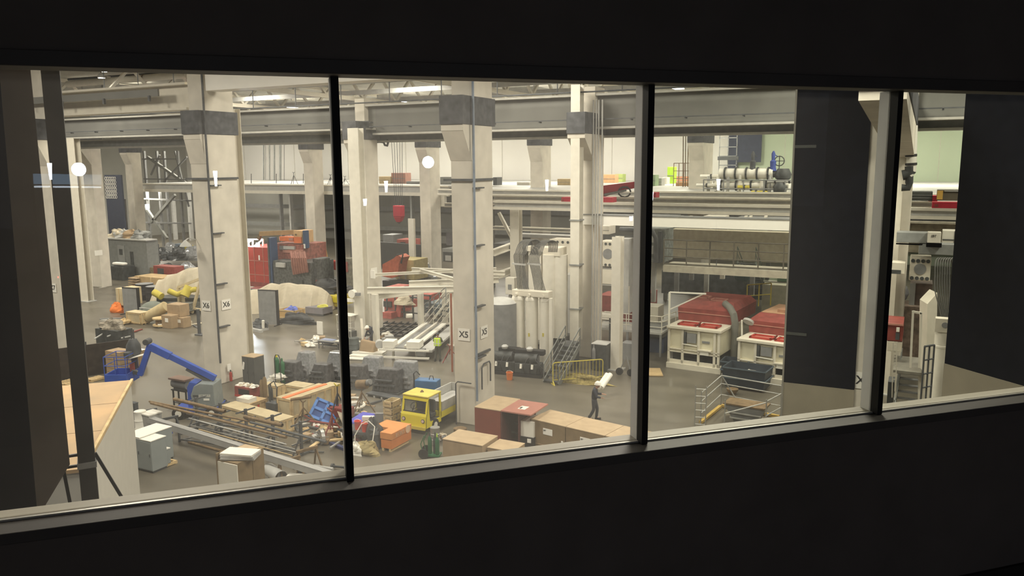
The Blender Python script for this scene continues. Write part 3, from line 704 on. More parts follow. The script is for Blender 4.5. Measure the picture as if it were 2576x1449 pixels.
# long grey beam on sawhorses
zb_=.95;a=P(366,1046,zb_);b_=P(838,1190,zb_)
t=T('long_grey_beam','long pale grey steel channel beam lying across sawhorses','beam',(a.x,a.y,zb_-.12),math.atan2((b_-a).y,(b_-a).x));L=(b_-a).length
B().bx(0,L,-.13,.13,.1,.13).bx(0,L,-.13,-.10,-.12+.0,.12).bx(0,L,.10,.13,-.1,.12).o('channel',M('grey_primer',(.36,.36,.35),.55,var=.06),t)
for x,y,lb_ in ((372,1075,'sawhorse under the left end of the long grey beam'),(425,1095,'sawhorse a little right of the white barrel'),(730,1205,'sawhorse by the grey pipe section near the sill'),(775,1178,'sawhorse near the right end of the long grey beam')):
    sawhorse(lb_,P(x,y),.9,.82,ra+1.3,brownp if x>700 else dgrey)
drum('white plastic drum behind the left end of the long grey beam',P(357,1098),.24,1.15,white)
c=P(394,1100);t=T('bin_dolly','grey lidded bins standing on a blue dolly behind the white drum','dolly',c,ra)
B().bx(-.8,.5,-.45,.45,.12,.2).o('dolly_deck',blue,t)
for x in (-.7,.4):
    for y in (-.35,.35): B().cy((x,y,.06),(x,y+.05,.06),.06,8).o('caster',rubber,t)
t2=T('grey_bin','grey plastic bin on the blue dolly','bin',(c.x-.25,c.y,.2),ra);B().fr([(-.25,-.25,0),(.25,-.25,0),(.25,.25,0),(-.25,.25,0)],[(-.32,-.32,.85),(.32,-.32,.85),(.32,.32,.85),(-.32,.32,.85)]).o('bin_body',lgrey,t2);B().bx(-.34,.34,-.34,.34,.85,.9).o('lid',white,t2)
c,w,d,h=NC(331,343,350,1044,pyb=1080);cabinet('dark_cabinet','dark cabinet peeking out from behind the drywall enclosure',c,w+.5,d,1.2,dgrey)
# pale metal cabinets on pallets, bottom left
t_,gm=M('white_enamel_top',(.80,.78,.71),.5,var=.02),M('blue_grey_sheet_metal',(.27,.30,.30),.5,var=.05)
c,w,d,h=NC(362,385,429,1143,pyb=1190);pl=pallet('pallet under the white topped grey cabinet, bottom left',c,w+.1,d+.3)
cabinet('appliance_box','white topped grey metal cabinet standing on a pallet, bottom left',c,w,d,h-.13,gm,t_,z=.13,doors=1,feet=False)
c2=c+Vector((-w-.12,-.05,0));cabinet('appliance_box','white topped grey metal cabinet left of the one on the pallet',c2,.9,1.5,1.35,gm,t_,doors=1)
c3=P(378,1107,1.35)+Vector((0,0,0));c3.z=0;cabinet('appliance_box','white topped grey metal cabinet behind the other two, bottom left',c3,1.4,.7,1.3,gm,t_,doors=1)
# brown sided cabinets standing on end with white backs
c,w,d,h=NC(548,596,664,1152,h=2.25)
t=T('brown_cabinet','tall brown cabinets with white faces stored on end, bottom left of the middle','cabinet',(c.x,c.y,0))
B().bx(-w,0,0,d*.55,0,h-.2).o('carcass',brownbox,t);B().bx(-w-.0,0,-.03,0,.05,h-.25).o('white_face',white,t)
B().bx(-w,0,d*.55,d,0,h-.05).o('rear_carcass',brownbox,t);B().bx(-w-.03,.02,d*.55,d*.58,0,h).o('divider',brownbox,t);B().bx(-w-.04,-w,-.05,d*.6,0,h+.02).o('side_panel',brownbox,t)
B().bx(-w+.1,-.1,d*.6,d*.95,h-.05,h-.02).o('tan_top',boxtop,t)
for k in range(3):
    tag(B().c((c.x-w*.35,c.y+.45,h-.14+k*.07),(1.15,.62,.06),(0,0,.42-.08*k)).o('panel_board',t_ if k==2 else lgrey),'pale grey board in the small pile on the brown cabinets, '+['lowest','middle','topmost'][k],'board','boards piled on the brown cabinet')
# grey duct section and blankets
a=P(676,1180,.3);t=T('duct_section','grey rolled duct section on the floor right of the brown cabinets','duct',(a.x,a.y,0),.2);b=B();b.cy((0,0,.3),(.9,-.6,.3),.24,14,cap=False).cy((0,0,.3),(.9,-.6,.3),.22,14,cap=False);b.o('duct',lgrey,t,sm=True);B().bx(.2,.8,-.6,-.1,0,.08).o('cradle',wood,t)
tag(B().c(tuple(P(762,1208,.35)),(1.5,1.0,.06),(0,0,.3)).o('white_board',paper),'white board on trestles at the sill, left of the first mullion','board')
for i,(x0,y0,x1,y1) in enumerate(((752,1190,800,1200),(835,1180,872,1176))):
    t=T('steel_chain_jack' if 0 else 'drive_shaft','dark steel shaft near the end of the long grey beam, '+('left' if i==0 else 'right')+' one','shaft',P(x0,y0,0));q=P(x1,y1,.15)-P(x0,y0,0)
    B().cy((0,0,.12),q,.05,8).o('shaft',dgrey,t);B().cy((0,0,.12),Vector((0,0,.12)).lerp(q,.12),.11,10).o('flange',dgrey,t);B().cy(Vector((0,0,.12)).lerp(q,.9),q,.11,10).o('flange',dgrey,t)
a=P(790,1172,.1);q=P(838,1180,.1);tag(B().cy(a,q,.06,10).o('pipe',lgrey,sm=True),'pale pipe lying by the right end of the long grey beam','pipe','pipes on and around the rack')
# ----- crates, boxes behind the rack
c,w,d,h=NC(560,706,733,1059,pyb=1098,rz=math.radians(-8));t=crate('long_wooden_box','long low yellowish plywood box behind the pipe rack','crate',c,w,d*1.2,h,plyl,wood,rz=math.radians(-8),nb=2)
c,w,d,h=NC(589,622,671,1020,pyb=1050);t=crate('plywood_box','brown plywood box with a red mark behind the long box','box',c,w,d,h,ply,ply)
B().c((.035,d*.55,h*.6),(.01,.12,.14)).o('red_mark',EM('red_mark',(.5,.03,.02),.0),t)
t=T('parts_tray','white plastic tray with a paper sheet on the brown plywood box','tray',(c.x-.5,c.y+.5,h+.01));B().bx(-.4,.4,-.25,.25,0,.2).o('tray',white,t);B().c((.1,0,.24),(.4,.28,.01),(.2,0,.2)).o('paper_sheet',paper,t)
c,w,d,h=NC(590,632,655,978,pyb=1008);t=T('tool_chest','red tool chest with an open front and rags on top','tool chest',(c.x,c.y,0))
B().bx(-w,0,0,d,.1,h).o('chest_body',redd,t);B().bx(-w*.75,-w*.1,-.02,0,h*.4,h*.85).o('dark_opening',black,t);B().bx(-w,0,-.02,.0,.1,.2).o('kick_strip',redp,t)
for k in range(4): B().cy((-w*(k%2)*.8-.1,.1+.5*(k//2),.06),(-w*(k%2)*.8-.1,.15+.5*(k//2),.06),.06,8).o('caster',rubber,t)
r2=random.Random(3)
for k in range(5): tag(B().blob((c.x-w*(.1+.19*k),c.y+d*.5,h),(.42,.38,.13),k,.3).o('rag',tarp if k%2 else paper),'crumpled rag on the red tool chest, '+['rightmost','second from right','middle','second from left','leftmost'][k],'rag','rags on the red tool chest')
c,w,d,h=NC(608,643,664,899,pyb=985);t=cabinet('dark_cabinet','tall charcoal cabinet with a dusty top right of the X6 column',c,w,d,h,M('charcoal_cabinet',(.085,.088,.085),.6),boxtop,doors=2);B().c((-w+.12,-.03,h*.72),(.12,.02,.4),(0,.2,0)).o('paper_tag',paper,t)
c,w,d,h=NC(663,690,702,953,pyb=975);pallet('yellowish pallet with white bags beside the charcoal cabinet',c,w+.2,.9,mat=yeld,z=0)
for k in range(3): tag(B().blob((c.x-w*.5+.15*(k-1),c.y+.4+.1*k,.13+k*.13),(.8,.7,.25),k,.2).o('white_sack',white),'white sack on the yellowish pallet, '+['lowest','middle','topmost'][k],'sack','white sacks')
gas('green gas cylinder with a yellow cap right of the white sacks',P(699,966),1.5,.14,green,yellow)
gas('second green gas cylinder beside the first, without a yellow cap',P(712,966),1.3,.14,green,green)
t=T('hand_truck','black cylinder trolley arched over the green gas cylinders','trolley',P(701,972));B().tb([(-.2,0,0),(-.2,0,1.5),(-.1,0,1.72),(.1,0,1.72),(.2,0,1.5),(.2,0,0)],.025,6).o('frame',black,t)
for s in (-1,1): B().cy((s*.25,0,.13),(s*.31,0,.13),.13,12).o('wheel',rubber,t)
c,w,d,h=NC(660,700,715,972,pyb=1005);crate('wooden_crate','light plywood crate behind the red tool chest','crate',c,w,d,h,plyl)
c,w,d,h=NC(717,765,790,975,pyb=998);crate('wooden_crate','light plywood crate behind the large crate with the orange strap','crate',c,w,d,h,plyl)
c,w,d,h=NC(697,735,838,1006,pyb=1058,rz=math.radians(-4));t=crate('large_wooden_crate','large long pale crate with an orange strap along its top','crate',c,w,d,h,plyl,wood,nb=5,rz=math.radians(-4));B().bx(-w*.62,-w*.4,-.02,d+.02,h+.01,h+.05).o('orange_strap',M('orange_strap',(.85,.25,.10),.7),t)
c,w,d,h=NC(811,838,856,972,pyb=1012);crate('wooden_crate','pale crate right of the large one, left of the first mullion','crate',c,w,d,h,plyl)
t=T('oxygen_cart','dark trolley with hoses between the plywood box and the large crate','trolley',P(690,1048));B().bx(-.3,.3,-.2,.2,.1,.7).o('cart_body',dgrey,t);B().tb([(-.2,0,.7),(-.25,0,1.5),(0,.1,1.7),(.25,0,1.4),(.2,0,.7)],.03,6).o('hose',dark,t)
for s in(-1,1): B().cy((s*.32,0,.14),(s*.38,0,.14),.14,12).o('wheel',rubber,t)
gas('slim dark gas bottle on the trolley between the crates',P(684,1040),1.35,.1,dark,dark)
gas('dark gas bottle standing behind the brown plywood box, left one',P(661,1018),1.3,.1,brownbox,dark);gas('dark gas bottle standing behind the brown plywood box, right one',P(669,1018),1.45,.1,brownbox,dark)
# blue pallet leaning
p=P(818,1062);t=T('blue_pallet','light blue plastic pallet leaning on its edge left of the first mullion','pallet',(p.x,p.y,.12),RC)
b=B();rm=Euler((math.radians(48),math.radians(24),0)).to_matrix()
def rb(x0,x1,y0,y1,z0,z1):
    q=[rm@Vector((a_,b2,c_)) for c_ in (z0,z1) for a_,b2 in ((x0,y0),(x1,y0),(x1,y1),(x0,y1))];mn=Vector((0,0,.38));b.add([v+mn for v in q],[(3,2,1,0),(4,5,6,7),(0,1,5,4),(1,2,6,5),(2,3,7,6),(3,0,4,7)])
for x0,x1 in ((-.6,-.48),(-.06,.06),(.48,.6)): rb(x0,x1,-.5,.5,-.07,.07)
for y0,y1 in ((-.5,-.38),(-.06,.06),(.38,.5)): rb(-.6,.6,y0,y1,-.07,.07)
b.o('grid',blueb,t);b=B();rb(-.58,.58,-.48,.48,-.065,-.045);b.o('underside',M('deep_blue_plastic',(.04,.12,.38),.5),t)
# ================================================================= middle : truck, orange chest, clutter
c=P(1072,1096);t=T('utility_truck','small yellow electric utility truck with a flat bed beside the X5 column','truck',c,0)
Wt=1.32;LT=4.3;Hc=HT(1072,1096,1003)
hz=.28
# cab: local x -Wt..0, y 0.. (front at y=0)
b=B()
b.px([(0,hz),(0.02,.8),(.1,.98),(.22,Hc-.12),(.3,Hc-.1),(.3,.95),(.35,.55),(.5,.5),(1.25,.5),(1.25,hz)],-.05,0)
b.px([(0,hz),(0.02,.8),(.1,.98),(.22,Hc-.12),(.3,Hc-.1),(.3,.95),(.35,.55),(.5,.5),(1.25,.5),(1.25,hz)],-Wt,-Wt+.05)
b.fr([(-Wt,0,hz),(0,0,hz),(0,.06,hz),(-Wt,.06,hz)],[(-Wt,.02,.82),(0,.02,.82),(0,.08,.82),(-Wt,.08,.82)])
b.fr([(-Wt,.02,.82),(0,.02,.82),(0,.1,.82),(-Wt,.1,.82)],[(-Wt,.1,.95),(0,.1,.95),(0,.16,.95),(-Wt,.16,.95)])
b.fr([(-Wt,.1,.95),(-Wt+.1,.1,.95),(-Wt+.1,.16,.95),(-Wt,.16,.95)],[(-Wt,.22,Hc-.2),(-Wt+.1,.22,Hc-.2),(-Wt+.1,.28,Hc-.2),(-Wt,.28,Hc-.2)])
b.fr([(-.1,.1,.95),(0,.1,.95),(0,.16,.95),(-.1,.16,.95)],[(-.1,.22,Hc-.2),(0,.22,Hc-.2),(0,.28,Hc-.2),(-.1,.28,Hc-.2)])
b.fr([(-Wt,.22,Hc-.22),(0,.22,Hc-.22),(0,.3,Hc-.22),(-Wt,.3,Hc-.22)],[(-Wt,.24,Hc-.04),(0,.24,Hc-.04),(0,.32,Hc-.04),(-Wt,.32,Hc-.04)])
b.bx(-.06,0,1.15,1.27,.5,Hc).bx(-Wt,-Wt+.06,1.15,1.27,.5,Hc).bx(-Wt,0,1.2,1.27,.45,Hc-.9)
b.o('cab',yellow,t,bev=.012)
B().bx(-Wt-.01,.01,.2,1.3,Hc-.06,Hc+.02).o('roof',M('cab_roof_dusty',(.66,.56,.12),.6,var=.1),t,bev=.03)
B().la((-Wt*.5,.75,Hc+.02),[(.09,0),(.06,.05),(.03,.09)],10).o('beacon',brownp,t)
B().fr([(-Wt+.1,.125,.97),(-.1,.125,.97),(-.1,.13,.97),(-Wt+.1,.13,.97)],[(-Wt+.1,.235,Hc-.22),(-.1,.235,Hc-.22),(-.1,.24,Hc-.22),(-Wt+.1,.24,Hc-.22)]).o('windscreen',glass('windscreen_glass',.05,(.75,.76,.74)),t)
b=B()
for (xa,xb,za,zb) in ((-Wt+.08,-.08,.94,.97),(-Wt+.08,-.08,Hc-.25,Hc-.22)): b.bx(xa,xb,.08+(.12 if za>1 else 0),.12+(.12 if za>1 else 0),za,zb)
b.o('rubber_seal',rubber,t)
for x in (-Wt*.3,-Wt*.72):
    se=B().bx(x-.2,x+.2,.75,1.15,.55,.75).o('seat',dgrey,t,bev=.04);B().bx(x-.2,x+.2,1.0,1.14,.75,1.3).o('backrest',dgrey,se,bev=.05)
B().bx(-Wt+.05,-.05,.3,1.2,.4,.5).o('cab_floor',dgrey,t)
sw=B().cy((-Wt*.7,.28,.8),(-Wt*.7,.5,1.1),.02,6);b2=[( -Wt*.7+.18*math.cos(a/8*6.283),.5+.12*math.sin(a/8*6.283),1.1+.12*math.sin(a/8*6.283)) for a in range(9)];sw.tb(b2,.015,6);sw.o('steering_wheel',black,t)
for x in (-.16,-Wt+.16):
    hl=B().cy((x,-.01,.62),(x,.03,.62),.09,14).o('headlamp_ring',dgrey,t);B().cy((x,-.02,.62),(x,0,.62),.065,14).o('lens',M('headlamp_lens',(.7,.55,.5),.3),hl)
B().bx(-Wt+.02,-.02,-.08,0,hz-.05,hz+.08).o('bumper',yeld,t)
B().bx(-Wt,0,1.27,LT,.42,.72).o('bed_skirt',yellow,t,bev=.02)
B().bx(-Wt,0,1.3,LT,.72,.78).o('bed_floor',lgrey,t)
for nm,a in (('bed_side',(-.04,.02,1.32,LT)),('bed_side',(-Wt-.02,-Wt+.04,1.32,LT)),('headboard',(-Wt,0,1.3,1.34)),('tailboard',(-Wt,0,LT-.04,LT))):
    B().bx(a[0],a[1],a[2],a[3],.78,1.16).o(nm,M('aluminium_board',(.55,.55,.53),.35,.3),t)
for y in (.75,3.45):
    for x0,x1 in ((-.2,.0),(-Wt,-Wt+.2)):
        wh=B().cy((x0,y,.27),(x1+.02,y,.27),.27,20).o('wheel',rubber,t,sm=True);B().cy((x0-.01,y,.27),(x1+.035,y,.27),.14,14).o('hub',white,wh)
B().bx(-Wt*.7,-Wt*.3,1.3,LT-.2,.25,.45).o('chassis',black,t)
# orange job chest (L shaped lid outline) 
oc,w,d,h=NC(958,986,1035,1103,pyb=1138)
t=T('orange_job_chest','large L shaped orange job chest with white lettering in front of the yellow truck','tool chest',(oc.x,oc.y,0))
h=HT(986,1138,1091);w2=w*2.3
b=B().pz([(0,0),(0,d),(-w2,d),(-w2,d*.42),(-w,d*.42),(-w,0)],.12,h*.62);b.o('chest_base',orange,t,bev=.01)
B().pz([(.02,-.02),(.02,d),(-w2-.02,d),(-w2-.02,d*.40),(-w-.02,d*.40),(-w-.02,-.02)],h*.64,h).o('chest_lid',M('orange_lid_dusty',(.66,.27,.085),.6,var=.08),t,bev=.015)
B().bx(-w2+.05,-.05,d*.45,d-.05,h*.6,h*.66).o('seal',brownp,t)
marks(t,d*.18,d*.62,.035,h*.82,.16,7,M('cream_lettering',(.72,.50,.33),.7),axis='y')
B().cy((.025,d*.8,h*.82),(.04,d*.8,h*.82),.17,20).o('round_badge',M('cream_lettering',(.72,.50,.33),.7),t)
for x in (-.15,-w+.04): B().bx(x,x+.1,0,d*.9,0,.12).o('skid',wood,t)
# three stacked wooden crates behind it
c,w,d,h=NC(966,987,1008,1012,pyb=1066);hs=h/3
for k in range(3): crate('stacked_crate','pale wooden crate left of the yellow truck, '+['lowest','middle','topmost'][k]+' of three','crate',c,w*1.1,d,hs,plyl,wood,z=k*hs,open_=k==2,nb=1,group='crates stacked by the truck')
# violet sheet covered bundle
c,w,d,h=NC(884,912,936,1058,h=.8)
t=T('violet_cover','violet blue sheet draped over a box right of the first mullion','cover',(c.x,c.y,0),.2);B().fr([(-w-.2,-.1,0),(.05,-.1,0),(.15,d+.5,0),(-w,d+.5,0)],[(-w-.1,0,.75),(0,0,.6),(.1,d+.4,.8),(-w+.1,d+.4,.85)]).o('sheet',bluev,t,bev=.05)
c=P(950,1062);t=T('steel_sections','bundle of grey steel sections behind the violet sheet','bundle',c,.5)
for k in range(4): B().bx(-.9,.9,k*.14,k*.14+.1,.0,.4-.04*k).o('section',lgrey if k%2 else mgrey,t)
# buckets and hoses
def bucket(lab,c,z,mat,h=.37,r=.15):
    t=T('bucket',lab,'bucket',(c.x,c.y,z));B().la((0,0,0),[(r*.8,0),(r,h-.03),(r*1.06,h-.02),(r*1.06,h),(r*.9,h),(r*.75,.05)],16).o('pail',mat,t,sm=True)
    B().tb([(r*math.cos(a),0,h+r*.5*math.sin(a)) for a in [k*math.pi/8 for k in range(9)]],.008,5).o('handle',white,t);return t
tc_=P(915,1120);tb=T('cluttered_bench','low dark bench buried under rags and buckets left of the orange chest','bench',tc_,0);B().bx(-1.1,.6,-.2,.7,.5,.62).o('bench_top',dgrey,tb)
for x in(-1.0,.5):
    for y in (-.15,.6): B().bx(x,x+.07,y,y+.07,0,.5).o('leg',dgrey,tb)
bucket('bright red bucket on the cluttered bench, left one',tc_+Vector((-.35,.1,0)),.62,M('bucket_red',(.75,.07,.04),.4))
bucket('bright red bucket tipped beside the first, right one',tc_+Vector((.1,.0,0)),.62,M('bucket_red',(.75,.07,.04),.4))
t=T('white_box','small white box on the pile above the red buckets','box',tc_+Vector((-.1,.5,.95)),.4);B().bx(-.25,.25,-.1,.1,0,.16).o('carton',white,t,bev=.01)
B().bx(-.2,.2,-.15,.15,-.33,0).o('support_case',card,t)
t=T('dark_sacks','dark grey bundled cloth hanging between the buckets and the orange chest','bundle',P(940,1122));B().blob((0,0,0),(.9,.8,1.15),5,.2).o('bundle',dgrey,t)
t=T('white_hose','thin pale hose arching over the dark bundle','hose',P(925,1128));B().tb([(-.35,-.4,0),(-.4,-.3,.6),(-.2,-.1,1.05),(.1,0,1.2),(.4,0,1.0),(.5,-.3,.5),(.48,-.45,.1)],.02,6).o('hose',white,t,sm=True)
c=P(925,1140);t=T('canvas_bag','crumpled white and olive canvas bag on the floor, lowest of the clutter','bag',c);B().blob((0,0,0),(1.0,.8,.5),9,.22).o('bag',M('olive_canvas',(.33,.27,.13),.9,bump=.2),t);B().blob((-.35,-.3,0),(.6,.4,.45),12,.3).o('white_flap',white,t)
# piles of small stuff, each its own piece
J=random.Random(21)
jc=[lgrey,mgrey,tarp,white,brownp,redd,wood,dgrey,card,galv]
jn={'lgrey':'pale grey','mgrey':'grey','tarp':'cream','white':'white','brownp':'rusty brown','redd':'dusty red','wood':'pale wooden','dgrey':'dark grey','card':'tan','galv':'galvanised'}
jk=list(jn.values())
def junk(n,pxs,pys,where,seed,kinds=('pipe','block','rag','plank'),zmax=.45,group=None,sc=1.):
    J=random.Random(seed)
    for k in range(n):
        x=J.uniform(*pxs);y=J.uniform(*pys);p=P(x,y);i=J.randrange(len(jc));kd=J.choice(kinds);z=J.uniform(0,zmax)*J.random()
        s=sc*J.uniform(.6,1.2);a=J.uniform(0,3.1);m=jc[i];lb=jn_(i)
        if kd=='pipe':
            dx=Vector((math.cos(a),math.sin(a),0))*s*.7;o=B().cy(p-dx+Vector((0,0,.06+z)),p+dx+Vector((0,0,.05+z*.6)),.05*s,8).o('short_pipe',m,sm=True);cat='pipe'
        elif kd=='plank': o=B().c((p.x,p.y,.05+z*.5),(1.3*s,.16*s,.06),(J.uniform(-.1,.1),J.uniform(-.1,.1),a)).o('plank',m);cat='plank'
        elif kd=='block': o=B().c((p.x,p.y,.14*s+z*.3),(.42*s,.32*s,.28*s),(0,0,a)).o('small_case',m,bev=.01);cat='case'
        else: o=B().blob((p.x,p.y,z*.3),(.6*s,.5*s,.3*s),k+seed,.3).o('crumpled_sheet',m);cat='sheet'
        tag(o,'%s %s in the %s, %s'%(lb,cat,where,pos_(x,y,pxs,pys)),cat,group or ('loose things in the '+where))
def jn_(i): return jk[i]
def pos_(x,y,px,py):
    a=(x-px[0])/(px[1]-px[0]);b=(y-py[0])/(py[1]-py[0])
    h=['far left','left','middle','right','far right'][min(4,int(a*5))];v=['back','front'][min(1,int(b*2))]
    return h+' '+v
junk(26,(768,866),(1078,1122),'left scrap pile',3,zmax=.6,sc=1.0)
junk(20,(886,945),(1085,1135),'right scrap pile',8,zmax=.6,sc=.85)
junk(12,(880,1000),(1010,1062),'clutter behind the violet sheet',14,kinds=('pipe','block','plank'),sc=.9)
junk(8,(735,850),(1055,1080),'scraps by the blue pallet',17,kinds=('pipe','rag','plank'),zmax=.1,sc=.7)
c=P(815,1120);t=T('tyre','grey spoked wheel lying against the scrap pile left of the first mullion','wheel',c);B().cy((-.2,0,.33),(-.12,.12,.33),.33,20,cap=False).o('rim',galv,t);b=B()
for k in range(6): a=k*1.047;b.bar((-.16,.06,.33),(-.16+.3*math.cos(a),.06+.1*math.cos(a),.33+.31*math.sin(a)),.03)
b.o('spoke',galv,t)
t=T('blue_rail','dark blue steel rail on the floor below the scrap pile','rail',P(812,1112),-.3);B().bx(0,2.2,0,.15,0,.12).o('rail',M('navy_steel',(.05,.06,.14),.5),t)
tripod('brown pipe stand holding a short pipe, left of the blue pallet',P(765,1075),1.15,.75,brownp)
t=T('short_pipe','short tan pipe held by the stand left of the blue pallet','pipe',P(765,1075,0)+Vector((0,0,1.28)),.4);B().cy((-.55,0,0),(.35,.1,.12),.07,12,cap=False).cy((-.55,0,0),(.35,.1,.12),.055,12,cap=False).o('pipe',brownp,t)
tripod('tall slim tripod with a yellow top, beside the first mullion',P(852,1062),1.7,.6,dgrey,hm=yeld)
tripod('dusty red pipe stand in the scrap pile left of the first mullion',P(838,1105),1.25,.6,redd,hm=redd,head=.5)
t=tripod('big rusty tripod with a round vice head behind the violet sheet',P(912,1050),1.5,.75,brownp,head=.6)
B().cy((-.25,0,1.55),(.25,.1,1.6),.22,14).o('vice_drum',brownp,t,sm=True);B().cy((.2,.1,1.65),(.45,.1,1.75),.14,12).o('chuck',mgrey,t,sm=True)
t=T('red_vice_cart','dusty red machine with a white disc at the foot of the first mullion','machine',P(862,1062));B().bx(-.6,.4,-.2,.4,.25,.7).o('machine_body',redd,t,bev=.03);B().cy((-.1,0,.1),(.2,.3,.25),.5,20).o('white_disc',tarp,t)
# large rings/discs behind
t=T('white_disc_frame','pale ringed frame lying behind the big rusty tripod','frame',P(888,1035));b=B();b.tb([(.55*math.cos(k/16*6.283),.55*math.sin(k/16*6.283),.3) for k in range(17)],.07,6);b.tb([(.45*math.cos(k/16*6.283),.45*math.sin(k/16*6.283),.55) for k in range(17)],.05,6);b.o('ring',white,t,sm=True);B().cy((0,0,0),(0,0,.35),.2,12).o('hub',mgrey,t)
# ----- engine castings under film in a row
def engine(px_,py_,w,h,lab,k,rz=0):
    c=P(px_,py_);t=T('wrapped_engine',lab,'machine part',c,rz,'machine parts wrapped in clear film')
    b=B().fr([(-w/2,-.35,.12),(w/2,-.35,.12),(w/2,.55,.12),(-w/2,.55,.12)],[(-w/2+.35,-.15,h),(w/2-.02,-.15,h),(w/2-.05,.45,h*.98),(-w/2+.35,.45,h*.98)])
    m_=B();rr=random.Random(k)
    for q in range(5): m_.bx(-w/2+.12+q*w*.17,-w/2+.2+q*w*.17,-.42+.02*q,-.3,.2,.5+.1*rr.random())
    m_.bx(-w/2+.2,w/2-.15,-.44,-.3,.45,.52).bx(-w/2+.25,w/2-.3,-.40,-.26,.7,.76)
    if k%2: b.o('film_wrap',film,t,bev=.06);m_.o('bright_rail',M('bright_steel',(.75,.75,.75),.15,.8),t)
    else: b.o('casting',M('dark_cast_metal',(.10,.10,.105),.4,.3,var=.5,sc=6,bump=.5),t,bev=.05);m_.o('rib',dgrey,t)
    B().bx(-w/2-.05,w/2+.05,-.4,.6,0,.12).o('base_frame',dgrey,t)
eng=[(727,962,1.25,1.2,0),(765,948,1.15,1.45,1),(806,966,1.2,1.15,2),(843,950,1.15,1.5,3),(892,975,1.3,1.25,4),(932,962,1.3,1.45,5),(975,988,1.5,1.3,6),(1014,980,1.5,1.55,7)]
od=['leftmost','second from the left','third from the left','fourth from left','fifth from left','sixth from the left','second from the right','rightmost']
for i,(a,b_,w,h,k) in enumerate(eng): engine(a,b_,w,h,('shiny film wrapped' if k%2 else 'dark ribbed')+' machine casting, row of eight, '+od[i],k,.15)
c=P(968,1000);t=T('slotted_pallet','dark slotted steel pallet under the castings behind the crate stack','pallet',c,-.1)
B().bx(-1.0,1.2,-.3,.2,.1,.16).o('deck',dgrey,t)
for k in range(5): B().bx(-1.0+k*.5,-.9+k*.5,-.3,.2,0,.1).o('foot',lgrey,t)
c=P(1076,990);t=T('welding_machine','blue welding machine on a dark cart behind the yellow truck','welder',c,.2);B().bx(-.6,.6,-.3,.35,.25,.75).o('case',M('welder_blue',(.06,.16,.34),.4),t,bev=.04);B().bx(-.75,.75,-.35,.4,.15,.25).o('cart',dgrey,t);B().tb([(-.7,0,.2),(-.75,0,1.0),(-.6,0,1.15),(-.4,0,.95)],.03,6).o('handle',black,t)
B().tb([(.1,0,.75),(.15,.0,.95),(.3,0,.95),(.35,0,.75)],.02,6).o('lifting_eye',black,t);b=B()
for s in(-.6,.6): B().cy((s,-.3,.15),(s,-.2,.15),.15,12).o('wheel',rubber,t)
# drum, sack, white planks at the pale column
drum('dark green grey steel drum left of the second middle concrete column',P(891,890),.33,1.0,M('drum_green_grey',(.07,.085,.085),.5))
t=T('burlap_sack','tan paper sack leaning on white planks at the foot of the white frame','sack',P(925,892));B().fr([(-.5,-.3,.15),(.6,-.3,.15),(.6,.3,.15),(-.5,.3,.15)],[(-.42,-.12,.95),(.75,-.12,.85),(.75,.12,.85),(-.42,.12,.95)]).o('sack',card,t,bev=.08)
for k in range(3):
    p=P(920+6*k,902-5*k,0);tag(B().c((p.x,p.y,.06+.08*k),(2.0,1.1,.06),(0,0,.25)).o('white_plank',white),'white painted board by the foot of the white frame, '+['lowest','middle','topmost'][k],'board','white boards by the frame')
t=T('leaning_plank','pale plank leaning on the concrete column above the tan sack','plank',P(912,880));B().bar((.1,0,.1),(-.4,.5,1.9),.16,.05).o('plank',cream,t)
# work bench + white scraps
c,w,d,h=NC(798,862,872,864,pyb=884);wbench('long grey steel work table left of the first mullion',c,w,d*1.2,h,mgrey)
tag(B().c((c.x-w*.75,c.y+.5,h*.82),(1.0,.5,.25)).o('blue_bundle',M('pale_blue_sheet',(.25,.29,.42),.6),bev=.06),'pale blue bundle hanging at the left end of the grey work table','bundle')
junk(9,(760,812),(858,874),'white heap by the work table',31,kinds=('rag','block','plank'),sc=1.1,zmax=.3)
c,w,d,h=NC(802,812,818,832,pyb=842);t=T('paper_roll','small white board standing on the floor above the work table','board',(c.x,c.y,0));B().bx(-.5,0,0,.06,0,.9).o('board',paper,t)
# white cage carts beyond mullion
t=T('cage_cart','white wire cage cart just right of the first mullion','cart',P(876,850));b=B()
for z in (.1,.6,1.1,1.6): b.bx(-.6,.6,-.4,-.37,z,z+.03).bx(-.6,.6,.37,.4,z,z+.03)
for k in range(7): x=-.6+k*.19;b.bx(x,x+.02,-.4,-.38,.1,1.6)
b.o('wire_cage',white,t);B().bx(-.65,.65,-.45,.45,1.6,1.64).o('top_shelf',white,t);B().bx(-.5,.5,-.3,.3,.1,.5).o('dark_load',dark,t)
t=T('white_bench','low white bench with dark parts right of the first mullion','bench',P(876,882));B().bx(-.8,.7,-.3,.4,.55,.62).o('bench_top',white,t)
for x in(-.7,.55): B().bx(x,x+.1,-.2,.3,0,.55).o('leg',mgrey,t)
